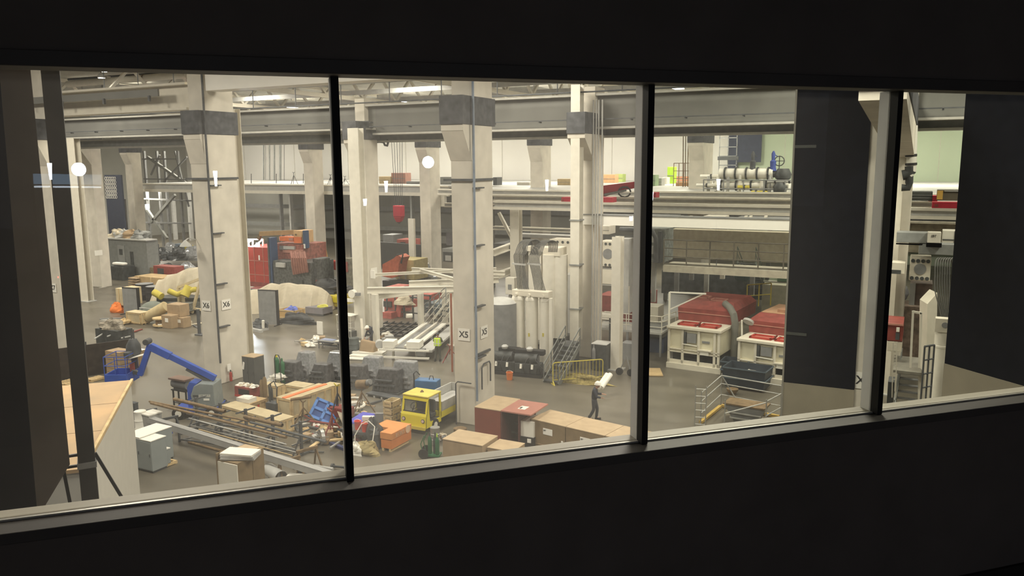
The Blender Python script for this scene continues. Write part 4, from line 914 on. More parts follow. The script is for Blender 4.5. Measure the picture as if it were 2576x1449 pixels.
# ================================================================= bottom middle : boxes along the sill
c,w,d,h=NC(1194,1259,1340,1033,h=2.3)
zt_=2.3
t=T('maroon_cabinet','tall maroon cabinet with a tan top beside the X5 column','cabinet',(c.x,c.y,0))
dd=(YP(1215,1000,0.001+c.y).x*0+1) if 0 else 1.7
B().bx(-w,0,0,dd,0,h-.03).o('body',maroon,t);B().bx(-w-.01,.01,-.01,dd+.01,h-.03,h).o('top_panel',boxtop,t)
cx2=XP(1327,1064,0) if 0 else None
t=T('open_cabinet','open dark cabinet with a dusty pink top carrying a white label','cabinet',(c.x+.02,c.y,0))
w2=(YP(1335,1064,c.y).x-c.x)
b=B().bx(0,.04,0,1.5,0,h-.05).bx(w2*.55,w2*.58,.05,1.5,0,h-.05).bx(0,w2*.6,1.45,1.5,0,h-.05).bx(0,w2*.6,0,1.5,.9,.94);b.o('carcass',M('dark_maroon',(.10,.035,.03),.7),t)
B().bx(0,w2,-.02,1.55,h-.03,h+.02).o('pink_top',pinkb,t)
B().bx(w2*.38,w2*.62,.45,.85,h+.02,h+.025).o('white_label',paper,t);B().bx(w2*.41,w2*.47,.5,.7,h+.025,h+.03).o('label_print',ink,t)
for k in range(5): B().bx(.08,w2*.5,.1+.2*k,.14+.2*k,.3+.3*k,.36+.3*k).o('inner_bar',dgrey,t)
t=T('white_machine','white and black machine half inside the gap between the boxes','machine',(c.x+w2*.8,c.y+.2,0));B().bx(-w2*.2,w2*.22,0,.9,h-.95,h-.35).o('white_panel',white,t);B().bx(-w2*.22,w2*.24,-.05,.9,h-1.35,h-.95).o('black_band',black,t);B().bx(-w2*.2,w2*.22,0,.9,0,h-1.35).o('lower_panel',lgrey,t);B().bx(.05,.2,-.08,-.05,h-1.15,h-1.0).o('white_mark',paper,t)
tx=c.x+w2+.0;labs=['first tan boarded box right of the pink topped cabinet','second tan boarded box with a white shipping label','third tan boarded box, the one behind the right mullion']
px_=[(1333,1426,1065),(1427,1530,1083),(1531,1625,1098)]
zb2=2.05
a0=P(1333,1052,zb2);a1=P(1628,1120,zb2);ang=math.atan2((a1-a0).y,(a1-a0).x)
u=Vector((math.cos(ang),math.sin(ang),0));L=(a1-a0).length
fr_=[0,.325,.665,1.0]
for k in range(3):
    p=a0+u*(L*fr_[k+1]-.02);wk=L*(fr_[k+1]-fr_[k])-.04
    t=T('boarded_box',labs[k],'box',(p.x,p.y,0),ang,'tan boxes along the sill');dk=1.35
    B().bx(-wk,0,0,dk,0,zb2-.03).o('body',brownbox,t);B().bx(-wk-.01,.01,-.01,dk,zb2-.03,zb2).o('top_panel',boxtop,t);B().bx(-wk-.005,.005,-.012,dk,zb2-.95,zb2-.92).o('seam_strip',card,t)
    lw=.42;lx=-wk*.62
    B().bx(lx,lx+lw,-.014,0,zb2-.5,zb2-.26).o('shipping_label',paper,t)
    marks(t,lx+.03,lx+.15,-.015,zb2-.34,.06,3,ink,name='label_print')
    if k: marks(t,lx+.03,lx+lw-.03,-.015,zb2-.45,.03,9,mgrey,name='label_print',seed=k)
    if k==0:B().bx(-.16,-.08,-.014,0,zb2-.72,zb2-.6).o('small_tag',paper,t)
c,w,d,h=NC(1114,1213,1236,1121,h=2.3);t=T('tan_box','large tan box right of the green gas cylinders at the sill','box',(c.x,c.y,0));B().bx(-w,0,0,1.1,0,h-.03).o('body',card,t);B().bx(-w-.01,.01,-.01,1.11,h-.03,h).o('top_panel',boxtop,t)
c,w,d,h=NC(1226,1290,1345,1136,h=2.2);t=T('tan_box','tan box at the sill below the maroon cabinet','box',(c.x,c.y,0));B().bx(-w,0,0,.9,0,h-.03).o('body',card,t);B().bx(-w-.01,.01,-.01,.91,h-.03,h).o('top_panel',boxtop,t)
drum('rusty open drum behind the large tan box',P(1158,1112),.28,.6,brownp)
p=P(1090,1150);t=T('gas_bottle_cart','dark green gas bottle cart at the sill left of the tan box','cart',p,.3)
B().bx(-.32,.3,-.2,.25,.08,.14).o('cart_deck',green,t);B().tb([(-.35,.2,.1),(-.45,.2,.6),(-.3,.2,.95)],.02,6).tb([(-.35,-.2,.1),(-.45,-.2,.6),(-.3,-.2,.95)],.02,6).o('handle',green,t)
B().cy((-.35,-.26,.2),(-.35,-.2,.2),.2,18).cy((-.35,.22,.2),(-.35,.28,.2),.2,18).o('wheel',rubber,t)
for k,(x,y,m,l) in enumerate(((-.15,.0,green,'green gas bottle on the cart at the sill, left one'),(.04,.1,dark,'black gas bottle on the cart at the sill, middle one'),(.2,.0,green,'green gas bottle on the cart at the sill, right one'))):
    gas(l,p+Vector((x,y,0)),.75,.085,m,lime if k==2 else dark,z=.14)
drum('grey galvanised can behind the gas bottle cart',P(1095,1118),.2,.75,galv)
junk(5,(1095,1150),(1095,1115),'litter behind the tan box',44,kinds=('rag','block'),sc=.7)
# column base hose bits on X5
x5_=cols['X5'];t=T('pipe_bracket','bent grey pipe loop fixed low on the X5 column','pipe',(x5_[2],x5_[3]-.1,0));b=B();b.tb([(-.9,-.1,0),(-.9,-.1,1.9),(-.8,-.1,2.0),(-.1,-.1,2.0)],.03,6);b.tb([(.12,.5,1.6),(.12,.5,2.6),(.12,.7,2.75),(.12,1.2,2.75),(.12,1.3,2.6),(.12,1.3,1.8)],.035,6);b.o('pipe',dgrey,t)
B().bx(.02,.1,.3,1.4,3.2,3.3).o('bracket',dgrey,t)
# fire extinguishers and wall lamps on columns
def exting(lab,p,rz):
    t=T('fire_extinguisher',lab,'fire extinguisher',p,rz);B().la((0,-.1,0),[(.07,0),(.08,.03),(.08,.42),(.05,.5),(.02,.54)],12).o('cylinder',redp,t,sm=True);B().cy((0,-.1,.52),(0,-.1,.62),.03,8).o('valve',black,t);B().tb([(0,-.1,.6),(.1,-.12,.5),(.1,-.14,.2)],.012,5).o('hose',black,t);return t
x6_=cols['X6'];q=XP(578,958,x6_[2]+.1);exting('red fire extinguisher hanging on the X6 column',q,math.pi/2);B().bx(-.12,.12,-.02,-.0,.55,.95).o('sign_plate',paper,bpy.data.objects['fire_extinguisher'])
b0=cols['B0'];q=YP(262,765,b0[3]-.05);exting('red fire extinguisher on the far left concrete column',q,0)
def lamp(lab,p,rz=0):
    t=T('wall_lamp',lab,'lamp',p,rz);B().tb([(0,0,0),(0,-.5,.1),(0,-.7,0)],.03,6).o('arm',lgrey,t);B().la((0,-.7,-.3),[(.3,0),(.24,.12),(.1,.26),(.05,.32)],14).o('shade',lgrey,t,sm=True);return t
lamp('grey dish lamp on the far left concrete column',YP(240,752,b0[3]-.02));lamp('grey dish lamp on the left edge of the X6 column',YP(497,612,x6_[3]-.02)+Vector((-.1,0,.2)))
b1=cols['B1'];t=T('camera_box','pale floodlight unit on the slim column right of the first mullion','lamp',YP(892,738,42.45));B().cy((0,-.35,0),(0,-.05,0),.28,14).o('reflector',white,t,sm=True);B().bx(-.05,.6,-.3,-.1,-.1,.1).o('housing',mgrey,t);B().bx(-.5,.05,-.35,-.1,-.55,-.35).o('ballast_box',white,t)
# ================================================================= right middle : press, cylinders and hoses
def Bz(px,pyb): return P(px,pyb)
cyl=[(1305,925),(1338,928),(1373,931)]
t=T('white_cylinder_bank','bank of three tall white cylinders with grey hoses looping over the top','machine',P(1338,928),0)
o=P(1338,928);hc=HT(1338,928,745)
for k,(x,y) in enumerate(cyl):
    p=P(x,y)-o;r=16*MPX(x,y);cb=B().la((p.x,p.y,0),[(r,0),(r,hc-.25),(r*1.03,hc-.24),(r*1.03,hc-.15),(r,hc-.1),(r*.9,hc)],20).o('cylinder',steelw,t,sm=True)
    z=HT(x,y,835)-0;B().bx(p.x-.05,p.x+.05,p.y-r-.01,p.y-r+.03,z-.2,z).o('yellow_label',yeld,cb)
    B().cy((p.x,p.y-.2,hc+.1),(p.x,p.y-.45,hc+.1),.1,10).o('pressure_gauge',cream,cb)
e0,e1=P(1288,926)-o,P(1388,932)-o
B().bx(e0.x,e1.x,-.3,.3,hc,hc+.35).o('manifold',cream,t,bev=.03)
B().bar((e1.x+.12,-.2,0),(e1.x+.12,-.2,hc),.18).o('side_post',steelw,t)
# rear white press tower
t2=T('white_press_tower','white twin column press tower right behind the hose loops','machine',P(1410,905),0);o2=P(1410,905)
h1=HT(1410,905,640)
for px_2,r_ in ((1383,.42),(1408,.46)):
    p=P(px_2,905)-o2;B().cy((p.x,p.y,1.4),(p.x,p.y,h1),r_,18).o('column',steelw,t2,sm=True)
p0,p1=P(1366,905)-o2,P(1418,905)-o2;B().bx(p0.x,p1.x,-.5,.5,h1-.1,h1+.45).o('crosshead',cream,t2,bev=.05)
B().bx(p0.x-.2,p1.x+.3,-.2,.8,0,1.5).o('base',dgrey,t2)
B().bx(p0.x,p1.x,.3,.5,1.5,h1).o('back_plate',lgrey,t2)
# second (left) tower behind
t3=T('press_upright','tall white frame plate behind the left hose loop','frame',P(1340,890));q=P(1340,890);h3=HT(1340,890,632);a_,b_=P(1328,890)-q,P(1366,890)-q;B().bx(a_.x,b_.x,0,.5,0,h3).o('plate',steelw,t3);B().bx(a_.x-.1,b_.x+.3,-.1,.6,h3,h3+.3).o('cap',cream,t3)
# hose bundles
def hosebundle(lab,xs,ytop,yend,n,mat,bx,depthy,xr,yr):
    t=T('hose_bundle',lab,'hoses',P(bx[0],928),0);o=P(bx[0],928)
    for k in range(n):
        f=k/(n-1);pts=[]
        for (x,y,dy) in ((xs[0]+(xs[1]-xs[0])*f,yend,0),(xs[2]+(xs[3]-xs[2])*f,(yend*2+ytop)/3+5,.1),(xs[4]+(xs[5]-xs[4])*f,(yend+ytop)/2-18,.15),(xs[4]+4+(xs[5]-xs[4])*f*1.1,ytop+32,.2),(xs[6]+(xs[7]-xs[6])*f-16,ytop+9,.5),(xs[6]+(xs[7]-xs[6])*f,ytop,.8),(xs[6]+14+(xs[7]-xs[6])*f,ytop+7,1.0),(xr[0]+(xr[1]-xr[0])*f,yr,1.3)):
            pts.append(YP(x,y,o.y+dy*.9+depthy)-o)
        # smooth
        sp=[]
        for i in range(len(pts)-1):
            a=pts[max(i-1,0)];b_=pts[i];c_=pts[i+1];d_=pts[min(i+2,len(pts)-1)]
            for s_ in range(5):
                u_=s_/5;sp.append(.5*((2*b_)+(c_-a)*u_+(2*a-5*b_+4*c_-d_)*u_*u_+(3*b_-a-3*c_+d_)*u_**3))
        sp.append(pts[-1]);B().tb(sp,.024,6).o('hose',mat,t,sm=True)
    p=YP(xs[4]-4,663,o.y+depthy+.15)-o;q=YP(xs[5]+4,666,o.y+depthy+.15)-o
    B().bar(p,q,.14,.1).o('clamp_bar',lgrey,t);return t
hosebundle('left bundle of parallel grey hoses looping down to the white cylinders',(1303,1330,1300,1322,1293,1318,1322,1345),603,728,9,hose,(1310,0),0,(1335,1352),640)
hosebundle('right bundle of parallel grey hoses looping down to the white cylinders',(1346,1372,1340,1362,1331,1356,1366,1388),605,732,9,hose,(1350,0),0,(1380,1401),634)
# press heads with round openings
def head(lab,pl,pt,pr_,pb,y,rd=.5):
    a=YP(pl,pt,y);b_=YP(pr_,pb,y);w=b_.x-a.x;h=a.z-b_.z;t=T('press_head',lab,'machine',(a.x,y,b_.z));B().bx(0,w,0,1.2,0,h).o('block',cream,t,bev=.04)
    B().cy((w/2,-.03,h*.5),(w/2,.05,h*.5),w*.29,24).o('round_opening',mgrey,t)
    for z in (h-.18,.12):
        for k in range(4): B().cy((w*(.14+.24*k),-.04,z),(w*(.14+.24*k),.02,z),.09,10).o('bolt_hole',dark,t)
    return t
h1_=head('cream press head with a round dark opening left of the white clad column',1382,601,1436,700,49)
h2_=head('cream press head with a round opening left of the white post',1508,606,1550,672,50)
h3_=head('cream press head with a round grey opening right of the last mullion',2290,646,2339,708,42)
# long body under heads
def blk(name,lab,cat,pl,pt,pr_,pb,y,mat,dp=1.,parts=(),group=None,bev=.02):
    a=YP(pl,pt,y);b_=YP(pr_,pb,y);w=b_.x-a.x;h=a.z-b_.z;t=T(name,lab,cat,(a.x,y,b_.z),0,group);B().bx(0,w,0,dp,0,h).o('body',mat,t,bev=bev)
    for (n,x0,x1,z0,z1,dd_,m) in parts: B().bx(x0*w,x1*w,-dd_,0,z0*h,z1*h).o(n,m,t)
    return t,w,h
blk('press_body','pale grey press body between the press tower and the clad column','machine',1418,690,1440,880,47,lgrey,2,(('port',.1,.3,.6,.64,.05,dark),))
blk('press_body','pale grey press body below the press head left of the white post','machine',1506,672,1546,720,50.2,lgrey,2,(('panel',.1,.9,.1,.9,.04,cream),))
t=T('yellow_flap','cream folded flap at the side of the clad column','panel',YP(1412,680,45.8));B().fr([(0,0,0),(.7,0,.25),(.7,.5,.25),(0,.5,0)],[(0,0,.1),(.7,0,1.0),(.7,.5,1.0),(0,.5,.1)]).o('flap',cream,t)
blk('machine_column','pale machine column left of the right mullion','machine',1560,600,1580,790,50,lgrey,1)
blk('control_box','white electrical box on the post left of the looped hoses','cabinet',1271,698,1294,742,47.5,steelw,.5,(('outline',.3,.7,.3,.6,.02,mgrey),))
blk('post','slim grey post under the white electrical box','post',1279,742,1287,800,47.7,lgrey,.2)
# tank and elbow at left
t=T('dark_tank','large grey tank with a pale top just right of the X5 column','tank',P(1262,925));hh=HT(1262,925,760);B().cy((0,0,.3),(0,0,hh),.95,28).o('shell',mgrey,t,sm=True);B().la((0,0,hh),[(.95,0),(.8,.15),(.3,.28)],28).o('domed_top',lgrey,t,sm=True)
B().cy((0,0,0),(0,0,.3),.8,20).o('base',dgrey,t)
t=T('elbow_duct','pale vertical duct with an elbow bend beside the grey tank','duct',P(1263,912));hh=HT(1263,912,730);B().tb([(0,-1.1,.6),(0,-1.1,hh-.5),(-.1,-1.1,hh-.1),(-.4,-1.1,hh+.15),(-.9,-1.1,hh+.2),(-1.4,-1.1,hh+.2)],.17,12).o('duct',lgrey,t,sm=True)
# pump sets
def pump(lab,px_,py_,w,seed):
    c=P(px_,py_);t=T('pump_unit',lab,'pump',c,.12);rr=random.Random(seed)
    B().bx(-w/2,w/2,-.4,.5,0,.15).o('skid',black,t)
    B().bx(-w/2+.1,w/2-.1,-.25,.4,.15,.75).o('pump_body',dark,t,bev=.06);B().cy((-w/2+.1,.0,.95),(w/2-.3,.0,1.0),.27,14).o('motor',dark,t,sm=True)
    B().bx(-w/2,w/2,.1,.5,1.15,1.45).o('upper_block',black,t,bev=.05);B().la((.1,-.1,1.45),[(.16,0),(.2,.12),(.12,.2)],12).o('filter',lgrey,t,sm=True)
    for k in range(5):
        x=rr.uniform(-w/2,w/2);B().tb([(x,-.3,.2),(x+rr.uniform(-.2,.2),-.5,.6),(x+rr.uniform(-.3,.3),-.35,1.0),(x+rr.uniform(-.3,.3),0,1.2)],.03,6).o('hose',black,t,sm=True)
    for s in (-.3,.35): B().cy((s,-.48,.5),(s,-.42,.75),.07,8).o('white_cap',white,t)
    return t
pump('black pump unit with hoses right of the X5 column, left one',1268,938,1.7,1);pump('black pump unit with hoses, second, left of the yellow steps rail',1330,945,1.7,2)
pump('black pump unit half hidden between the white cylinders and the stairs',1352,925,1.0,3)
bucket('orange bucket on the floor before the left pump unit',P(1282,955),0,M('bucket_orange',(.65,.18,.04),.5),h=.42,r=.19)
# stairs in the middle
stair('steel_stairs','dark steel stairs between the pump units and the green black cabinet',P(1368,962),P(1368,962)+Vector((.35,2.1,1.75)),.95,0,1.75,8,dgrey,M('dusty_stair_paint',(.14,.15,.14),.6))
c,w,d,h=NC(1407,1440,1452,868,pyb=935);cabinet('dark_cabinet','dark green black cabinet cluttered on top beside the stairs',c,w,1,h,dark,dgrey,doors=2)
c,w,d,h=NC(1487,1524,1533,868,pyb=936);t=cabinet('dark_cabinet','dark cabinet with a pale top and a grey bottle on its side',c,w,1,h,dark,lgrey,doors=1);gas('small grey bottle on the front of the dark cabinet',c+Vector((-w*.75,-.15,0)),.8,.1,mgrey,mgrey,z=.6)
# machinery between post and mullion
for (pl,pt,pr_,pb,y,m,lb_) in ((1563,862,1588,935,44.5,mgrey,'grey pedestal machine left of the right mullion'),(1532,800,1542,930,46,dark,'dark narrow cabinet left of the white post')):
    blk('pedestal_machine',lb_,'machine',pl,pt,pr_,pb,y,m,.8)
t=T('hose_reel','dark wheeled hose trolley at the foot of the white post','trolley',P(1570,945));B().cy((-.3,0,.2),(-.3,.15,.2),.2,14).cy((.35,0,.2),(.35,.15,.2),.2,14).o('wheel',rubber,t);B().bar((-.3,.07,.2),(.1,.07,1.1),.05).bar((.1,.07,1.1),(.35,.07,.2),.05).o('frame',mgrey,t)
# platform with rails left of / right of the mullion
z1=HT(1560,940,832)
zz=2.1
pf=[(1497,'l'),(1668,'r')]
t=T('white_platform','pale raised platform with white rails behind the right mullion','platform',YP(1580,840,46));o=t.location
a=YP(1490,822,46);b_=YP(1664,838,46);zz=a.z
B().bx(a.x-o.x,b_.x-o.x,0,2.4,zz-o.z-.12,zz-o.z).o('deck',lgrey,t)
for x in (a.x-o.x,b_.x-o.x-.12,(a.x+b_.x)/2-o.x): B().bx(x,x+.12,0,.12,-o.z,zz-o.z-.12).o('leg',mgrey,t)
railing('guard_rail','white guard rail round the pale platform behind the right mullion',[(a.x,46,zz),(b_.x,46,zz),(b_.x+.3,48,zz)],1.0,None,steelw,.03,2)
blk('white_machine','white topped machine standing on the pale platform right of the mullion','machine',1620,770,1655,812,48,steelw,1.3,(('tan_panel',.2,.9,.0,.5,.04,cream),))
blk('white_machine','low white cased machine on the pale platform left of the mullion','machine',1505,790,1545,806,48,steelw,1.2)
blk('red_machine','dusty red machine body seen left of the white post','machine',1505,742,1540,800,53,redd,2.)
blk('red_machine','dusty red machine body seen right of the white post','machine',1568,775,1600,815,53,redd,2.)
blk('red_machine','dusty red machine seen just right of the right mullion','machine',1618,738,1632,775,53,redd,2.)
blk('blue_machine','deep blue machine base under the pale platform','machine',1622,850,1668,905,47,M('navy_machine',(.04,.06,.12),.6),1.5)
blk('grey_machine','grey machine between the pale platform and the blue base','machine',1615,818,1668,850,46.9,mgrey,1.5)
c=P(1628,938);tag(B().c((c.x,c.y,.05),(1.6,1.6,.06),(0,0,.4)).o('plywood_sheet',ply),'plywood sheet lying on the floor right of the right mullion','board')
blk('cardboard_box','brown box beside the plywood sheet right of the mullion','box',1622,905,1650,925,45.5,card,.6)
# vertical white poles
for i,(x,y0,y1) in enumerate(((1559,735,835),(1581,720,830),(1540,725,838))):
    p=YP(x,y1,47.5);q=YP(x,y0,47.5);tag(B().cy(p,(p.x,p.y,q.z),.04,8).o('pole',steelw),'slim white pole near the right mullion, '+['middle','right','left'][i]+' one','pole','white poles')
# yellow crowd barrier
a=P(1391,968);b_=P(1516,958);dv=(b_-a);L=dv.length;t=T('crowd_barrier','yellow crowd control barrier standing on the open floor','barrier',a,math.atan2(dv.y,dv.x))
z0,z1=.25,1.2
B().tb([(0,0,0),(0,0,z1-.12),(.04,0,z1-.03),(.14,0,z1),(L-.14,0,z1),(L-.04,0,z1-.03),(L,0,z1-.12),(L,0,0)],.03,8).tb([(0,0,z0),(L,0,z0)],.022,6).o('frame',yeld,t,sm=True)
for k in range(14): x=(k+1)*L/15;B().cy((x,0,z0),(x,0,z1),.013,6).o('bar',yeld,t)
for x in (0,L): B().bar((x,-.3,.02),(x,.3,.02),.05,.03).bar((x,-.02,.2),(x,-.28,.02),.04).o('foot',yeld,t)
t=T('cone_pile','olive and tan cable heap on the floor behind the yellow barrier','heap',P(1468,962));B().blob((0,0,0),(2.6,.9,.45),4,.25).o('heap',M('olive_heap',(.27,.22,.08),.9,var=.4,sc=8),t)
c=P(1508,975,0)
for i,dx in enumerate((-.18,.18)):
    p=ZD(1505+i*8,975,dist(P(1500,1000)));q=ZD(1528+i*8,942,dist(P(1500,1000))+.6)
    tag(B().cy(p,q,.13,12).o('paper_roll',white,sm=True),'white wrapped roll carried on the shoulder beside the white hard hat, '+['left','right'][i]+' one','roll','white rolls')
# ================================================================= white units with red tops
def unit(lab,pl,pc,pyb_l,pyb_c,pyt,dlen,topred,rest):
    a=P(pl,pyb_l);b_=P(pc,pyb_c);dv=b_-a;w=dv.length;ang=math.atan2(dv.y,dv.x);h=HT(pl,pyb_l,pyt);t=T('filter_unit',lab,'machine',b_,ang)
    B().bx(-w,0.15,-.15,dlen,0,.3).o('plinth',cream,t)
    b=B();pw=.13;zs=h*.38
    for x in (-w,-w*.73,-w*.42,-w*.12,-pw*.0-pw): b.bx(x,x+pw,0,pw,.3,h-.1)
    b.bx(-w,0,0,pw,.3,.48).bx(-w,0,0,pw,zs,zs+.08).bx(-w,0,0,.1,zs+.16,zs+.22).bx(-pw,0,dlen-pw,dlen,.3,h);b.o('frame',cream,t)
    B().bx(-w+.02,-.02,.1,dlen,zs+.05,h-.15).o('body',M('ivory_panel',(.66,.62,.47),.55,var=.04),t)
    B().bx(-w+.1,-.1,.6,dlen-.2,.3,zs).o('undercarriage',dark,t)
    B().bx(-w-.06,.08,-.08,dlen+.05,h-.15,h).o('top_frame',cream,t,bev=.02)
    B().bx(-w*.40,-w*.15,-.12,.1,zs+.25,zs+.32).o('shelf',cream,t);B().bx(-w*.36,-w*.2,-.06,.1,zs+.02,zs+.22).o('gauge_box',white,t)
    B().bx(-w*.34,-w*.2,.06,.1,h*.66,h*.71).o('name_plate',mgrey,t);B().bx(-w*.62,-w*.45,-.03,.1,h*.64,h*.86).o('open_panel',mgrey,t);B().bx(-w*.68,-w*.64,-.05,.1,h*.6,h*.88).o('dark_slot',dark,t)
    B().bar((-w*.7,-.05,h*.6),(-w*.42,-.05,h*.585),.05).o('hand_bar',white,t)
    # red lids
    for k,(x0,x1) in enumerate(((-w*.86,-w*.5),(-w*.45,-w*.1))):
        f=B().bx(x0,x1,.35,.5,h,h+.1).bx(x0,x1,1.05,1.2,h,h+.1).bx(x0,x0+.12,.35,1.2,h,h+.1).bx(x1-.12,x1,.35,1.2,h,h+.1).o('red_lid_frame',redp,t);B().bx(x0+.1,x1-.1,.5,1.05,h-.02,h+.03).o('lid_glass',M('dusty_lid',(.45,.17,.13),.5),f)
    B().bar((-w*.5,.7,h),(-w*.42,.5,h+.3),.07).o('hinge',redd,t)
    # big red body behind
    H2=h+rest;b=B();y0=1.9
    b.fr([(-w-.1,y0,h),(.1,y0,h),(.1,dlen+2.2,h),(-w-.1,dlen+2.2,h)],[(-w-.15,y0,H2*.9),(.15,y0,H2*.9),(.15,dlen+2.2,H2*.9),(-w-.15,dlen+2.2,H2*.9)])
    b.fr([(-w-.15,y0,H2*.9),(.15,y0,H2*.9),(.15,dlen+2.2,H2*.9),(-w-.15,dlen+2.2,H2*.9)],[(-w+.15,y0+.9,H2),(-.15,y0+.9,H2),(-.15,dlen+1.9,H2),(-w+.15,dlen+1.9,H2)])
    b.o('red_hood',redd,t);B().bx(-w-.16,.16,y0-.03,y0,h+rest*.42,h+rest*.47).o('pale_seam',pinkb,t)
    if topred:
        for x0,x1,y2 in ((-w*.55,-w*.25,3.0),(-w*.9,-w*.65,3.6)):
            b=B().bx(x0,x1,y2,y2+.08,H2,H2+.06).bx(x0,x1,y2+.8,y2+.88,H2,H2+.06).bx(x0,x0+.08,y2,y2+.88,H2,H2+.06).bx(x1-.08,x1,y2,y2+.88,H2,H2+.06);b.o('hatch_frame',pinkb,t)
    else:
        B().bx(-w+.2,.0,y0+1,dlen+1.7,H2,H2+.03).o('tan_cover',M('tan_dust_cover',(.50,.30,.18),.8),t)
        for x0 in (-w*.7,-w*.25): B().bx(x0,x0+w*.25,y0+1.3,y0+3.2,H2+.03,H2+.2).o('tan_hatch',M('tan_hatch',(.42,.23,.14),.8),t)
    return t,w,h
unit('ivory filter unit with a dusty red hood, left of the two complete ones',1678,1808,922,940,818,4.2,True,1.1)
unit('ivory filter unit with a red hood and tan hatches, cut by the black screen',1853,2010,950,975,850,4.2,False,1.0)
t=T('curved_duct','thick grey curved duct between the two ivory units','duct',P(1845,925));b=B();b.tb([(0,0,0),(0,0,2.6),(-.1,0,3.1),(-.4,.4,3.4),(-.8,1.0,3.5)],.2,14);b.o('duct',M('duct_olive_grey',(.17,.17,.15),.6),t,sm=True)
t=T('satellite_dish' if 0 else 'round_mirror','small round pale disc on a pole left of the right ivory unit','mirror',P(1866,935));hh=HT(1866,935,805);B().cy((0,0,0),(-.1,0,hh),.05,8).o('pole',white,t);B().cy((.25,-.08,hh-.1),(.28,.0,hh),.3,20).o('disc',lgrey,t,sm=True)
t=T('lifting_arm','thin white gantry arm over the left ivory unit','arm',P(1680,930));z0=HT(1680,930,822);z1=HT(1680,930,735);B().cy((0,0,z0),(0,0,z1),.06,8).bar((0,0,z1),(1.9,.6,z1-.05),.08).bar((0,.2,z1-1),(1.7,.6,z1-.1),.06).o('arm',white,t)
# dumpsters
def dumpster(lab,c,w,d,h,rz=0,fill=None):
    t=T('dumpster',lab,'dumpster',c,rz);a=.12;b=B()
    bo=[(-w/2+a,-d/2+a),(w/2-a,-d/2+a),(w/2-a,d/2-a),(-w/2+a,d/2-a)];to=[(-w/2,-d/2),(w/2,-d/2),(w/2,d/2),(-w/2,d/2)];e=.05
    for i in range(4):
        j=(i+1)%4;p,q=bo[i],bo[j];r,s=to[i],to[j];inn=lambda v:(v[0]*(1-2*e/w),v[1]*(1-2*e/d))
        b.add([(*p,.1),(*q,.1),(*s,h),(*r,h),(*inn(p),.1),(*inn(q),.1),(*inn(s),h),(*inn(r),h)],[(0,1,2,3),(7,6,5,4),(3,2,6,7),(0,4,5,1),(1,5,6,2),(0,3,7,4)])
    b.bx(-w/2+a,w/2-a,-d/2+a,d/2-a,.1,.15);m_=M('dumpster_paint',(.032,.043,.058),.5,var=.2);b.o('tub',m_,t)
    b=B()
    for z in (h*.5,h-.06): b.bx(-w/2-.02,w/2+.02,-d/2-.03,-d/2+.03,z,z+.06).bx(-w/2-.02,w/2+.02,d/2-.03,d/2+.03,z,z+.06).bx(-w/2-.03,-w/2+.03,-d/2,d/2,z,z+.06).bx(w/2-.03,w/2+.03,-d/2,d/2,z,z+.06)
    b.o('rim',M('dumpster_rim',(.08,.11,.14),.5),t)
    for sx in (-1,1):
        for sy in (-1,1): B().cy((sx*(w/2-.3),sy*(d/2-.25),.08),(sx*(w/2-.3)+.05,sy*(d/2-.25),.08),.08,10).o('caster',rubber,t)
    return t
cd_=P(1880,975);dumpster('dark blue dumpster with crumpled white sheeting inside, on the right floor',cd_,2.2,1.5,1.15,-.1)
tag(B().blob((cd_.x+.1,cd_.y+.1,.6),(1.0,.7,.3),6,.35).o('white_sheeting',white),'crumpled white sheeting in the dark blue dumpster','sheet')
dumpster('second dark dumpster half hidden behind the first, on the right floor',P(1850,950),1.4,1.2,1.0)
# scaffold rails round the pit with ladder
pA=P(1812,1010);pB=P(1985,1055);pC=P(1760,1068);hr=1.05
def tubes(name,lab,cat,base,segs,r,mat):
    t=T(name,lab,cat,base)
    for nm,p,q in segs: B().cy(p-base,q-base,r,8).o(nm,mat,t)
    return t
U=Vector((0,0,1))
pts=[P(1762,1070),P(1813,1020),P(1963,1050)]
segs=[]
for p in pts: segs.append(('standard',p,p+U*1.6))
for p,q in ((pts[0],pts[1]),(pts[1],pts[2])):
    for z in (.55,1.1,1.5): segs.append(('ledger',p+U*z,q+U*z))
segs.append(('diagonal_brace',pts[1]+U*1.5,pts[1].lerp(pts[2],.3)+U*.3))
pD=P(1925,1085);segs+=[('standard',pD,pD+U*1.45),('ledger',pD+U*1.35,pts[2]+U*1.45+Vector((.6,.6,0))),('ledger',pD+U*.7,pts[2]+U*.8+Vector((.6,.6,0))),('ledger',P(1824,1040,1.0),pD+U*1.3),('standard',P(1822,1075),P(1822,1075)+U*1.3)]
tubes('scaffold_rail','galvanised scaffold rails round the floor pit at lower right','scaffold',pts[0],segs,.03,galv)
la=P(1747,1080);lb=P(1774,1082);t=T('scaffold_ladder','galvanised scaffold ladder frame at the left of the pit rails','ladder',la);
for p in (la,lb): B().cy(p-la,p-la+U*2.0,.025,8).o('stile',galv,t)
for k in range(6): B().cy(U*(.25+.32*k),lb-la+U*(.25+.32*k),.018,6).o('rung',galv,t)
a,b_=P(1762,1062,.1),P(1812,1022,.1);t=tag(B().bar(a,b_,.15,.12).o('toe_board',M('ochre_board',(.45,.30,.07),.7)),'ochre toe board on the left side of the pit','board','toe boards round the pit')
a,b_=P(1815,1020,.1),P(1960,1048,.1);t=tag(B().bar(a,b_,.15,.12).o('toe_board',MT['ochre_board']),'ochre toe board on the far side of the pit','board','toe boards round the pit')
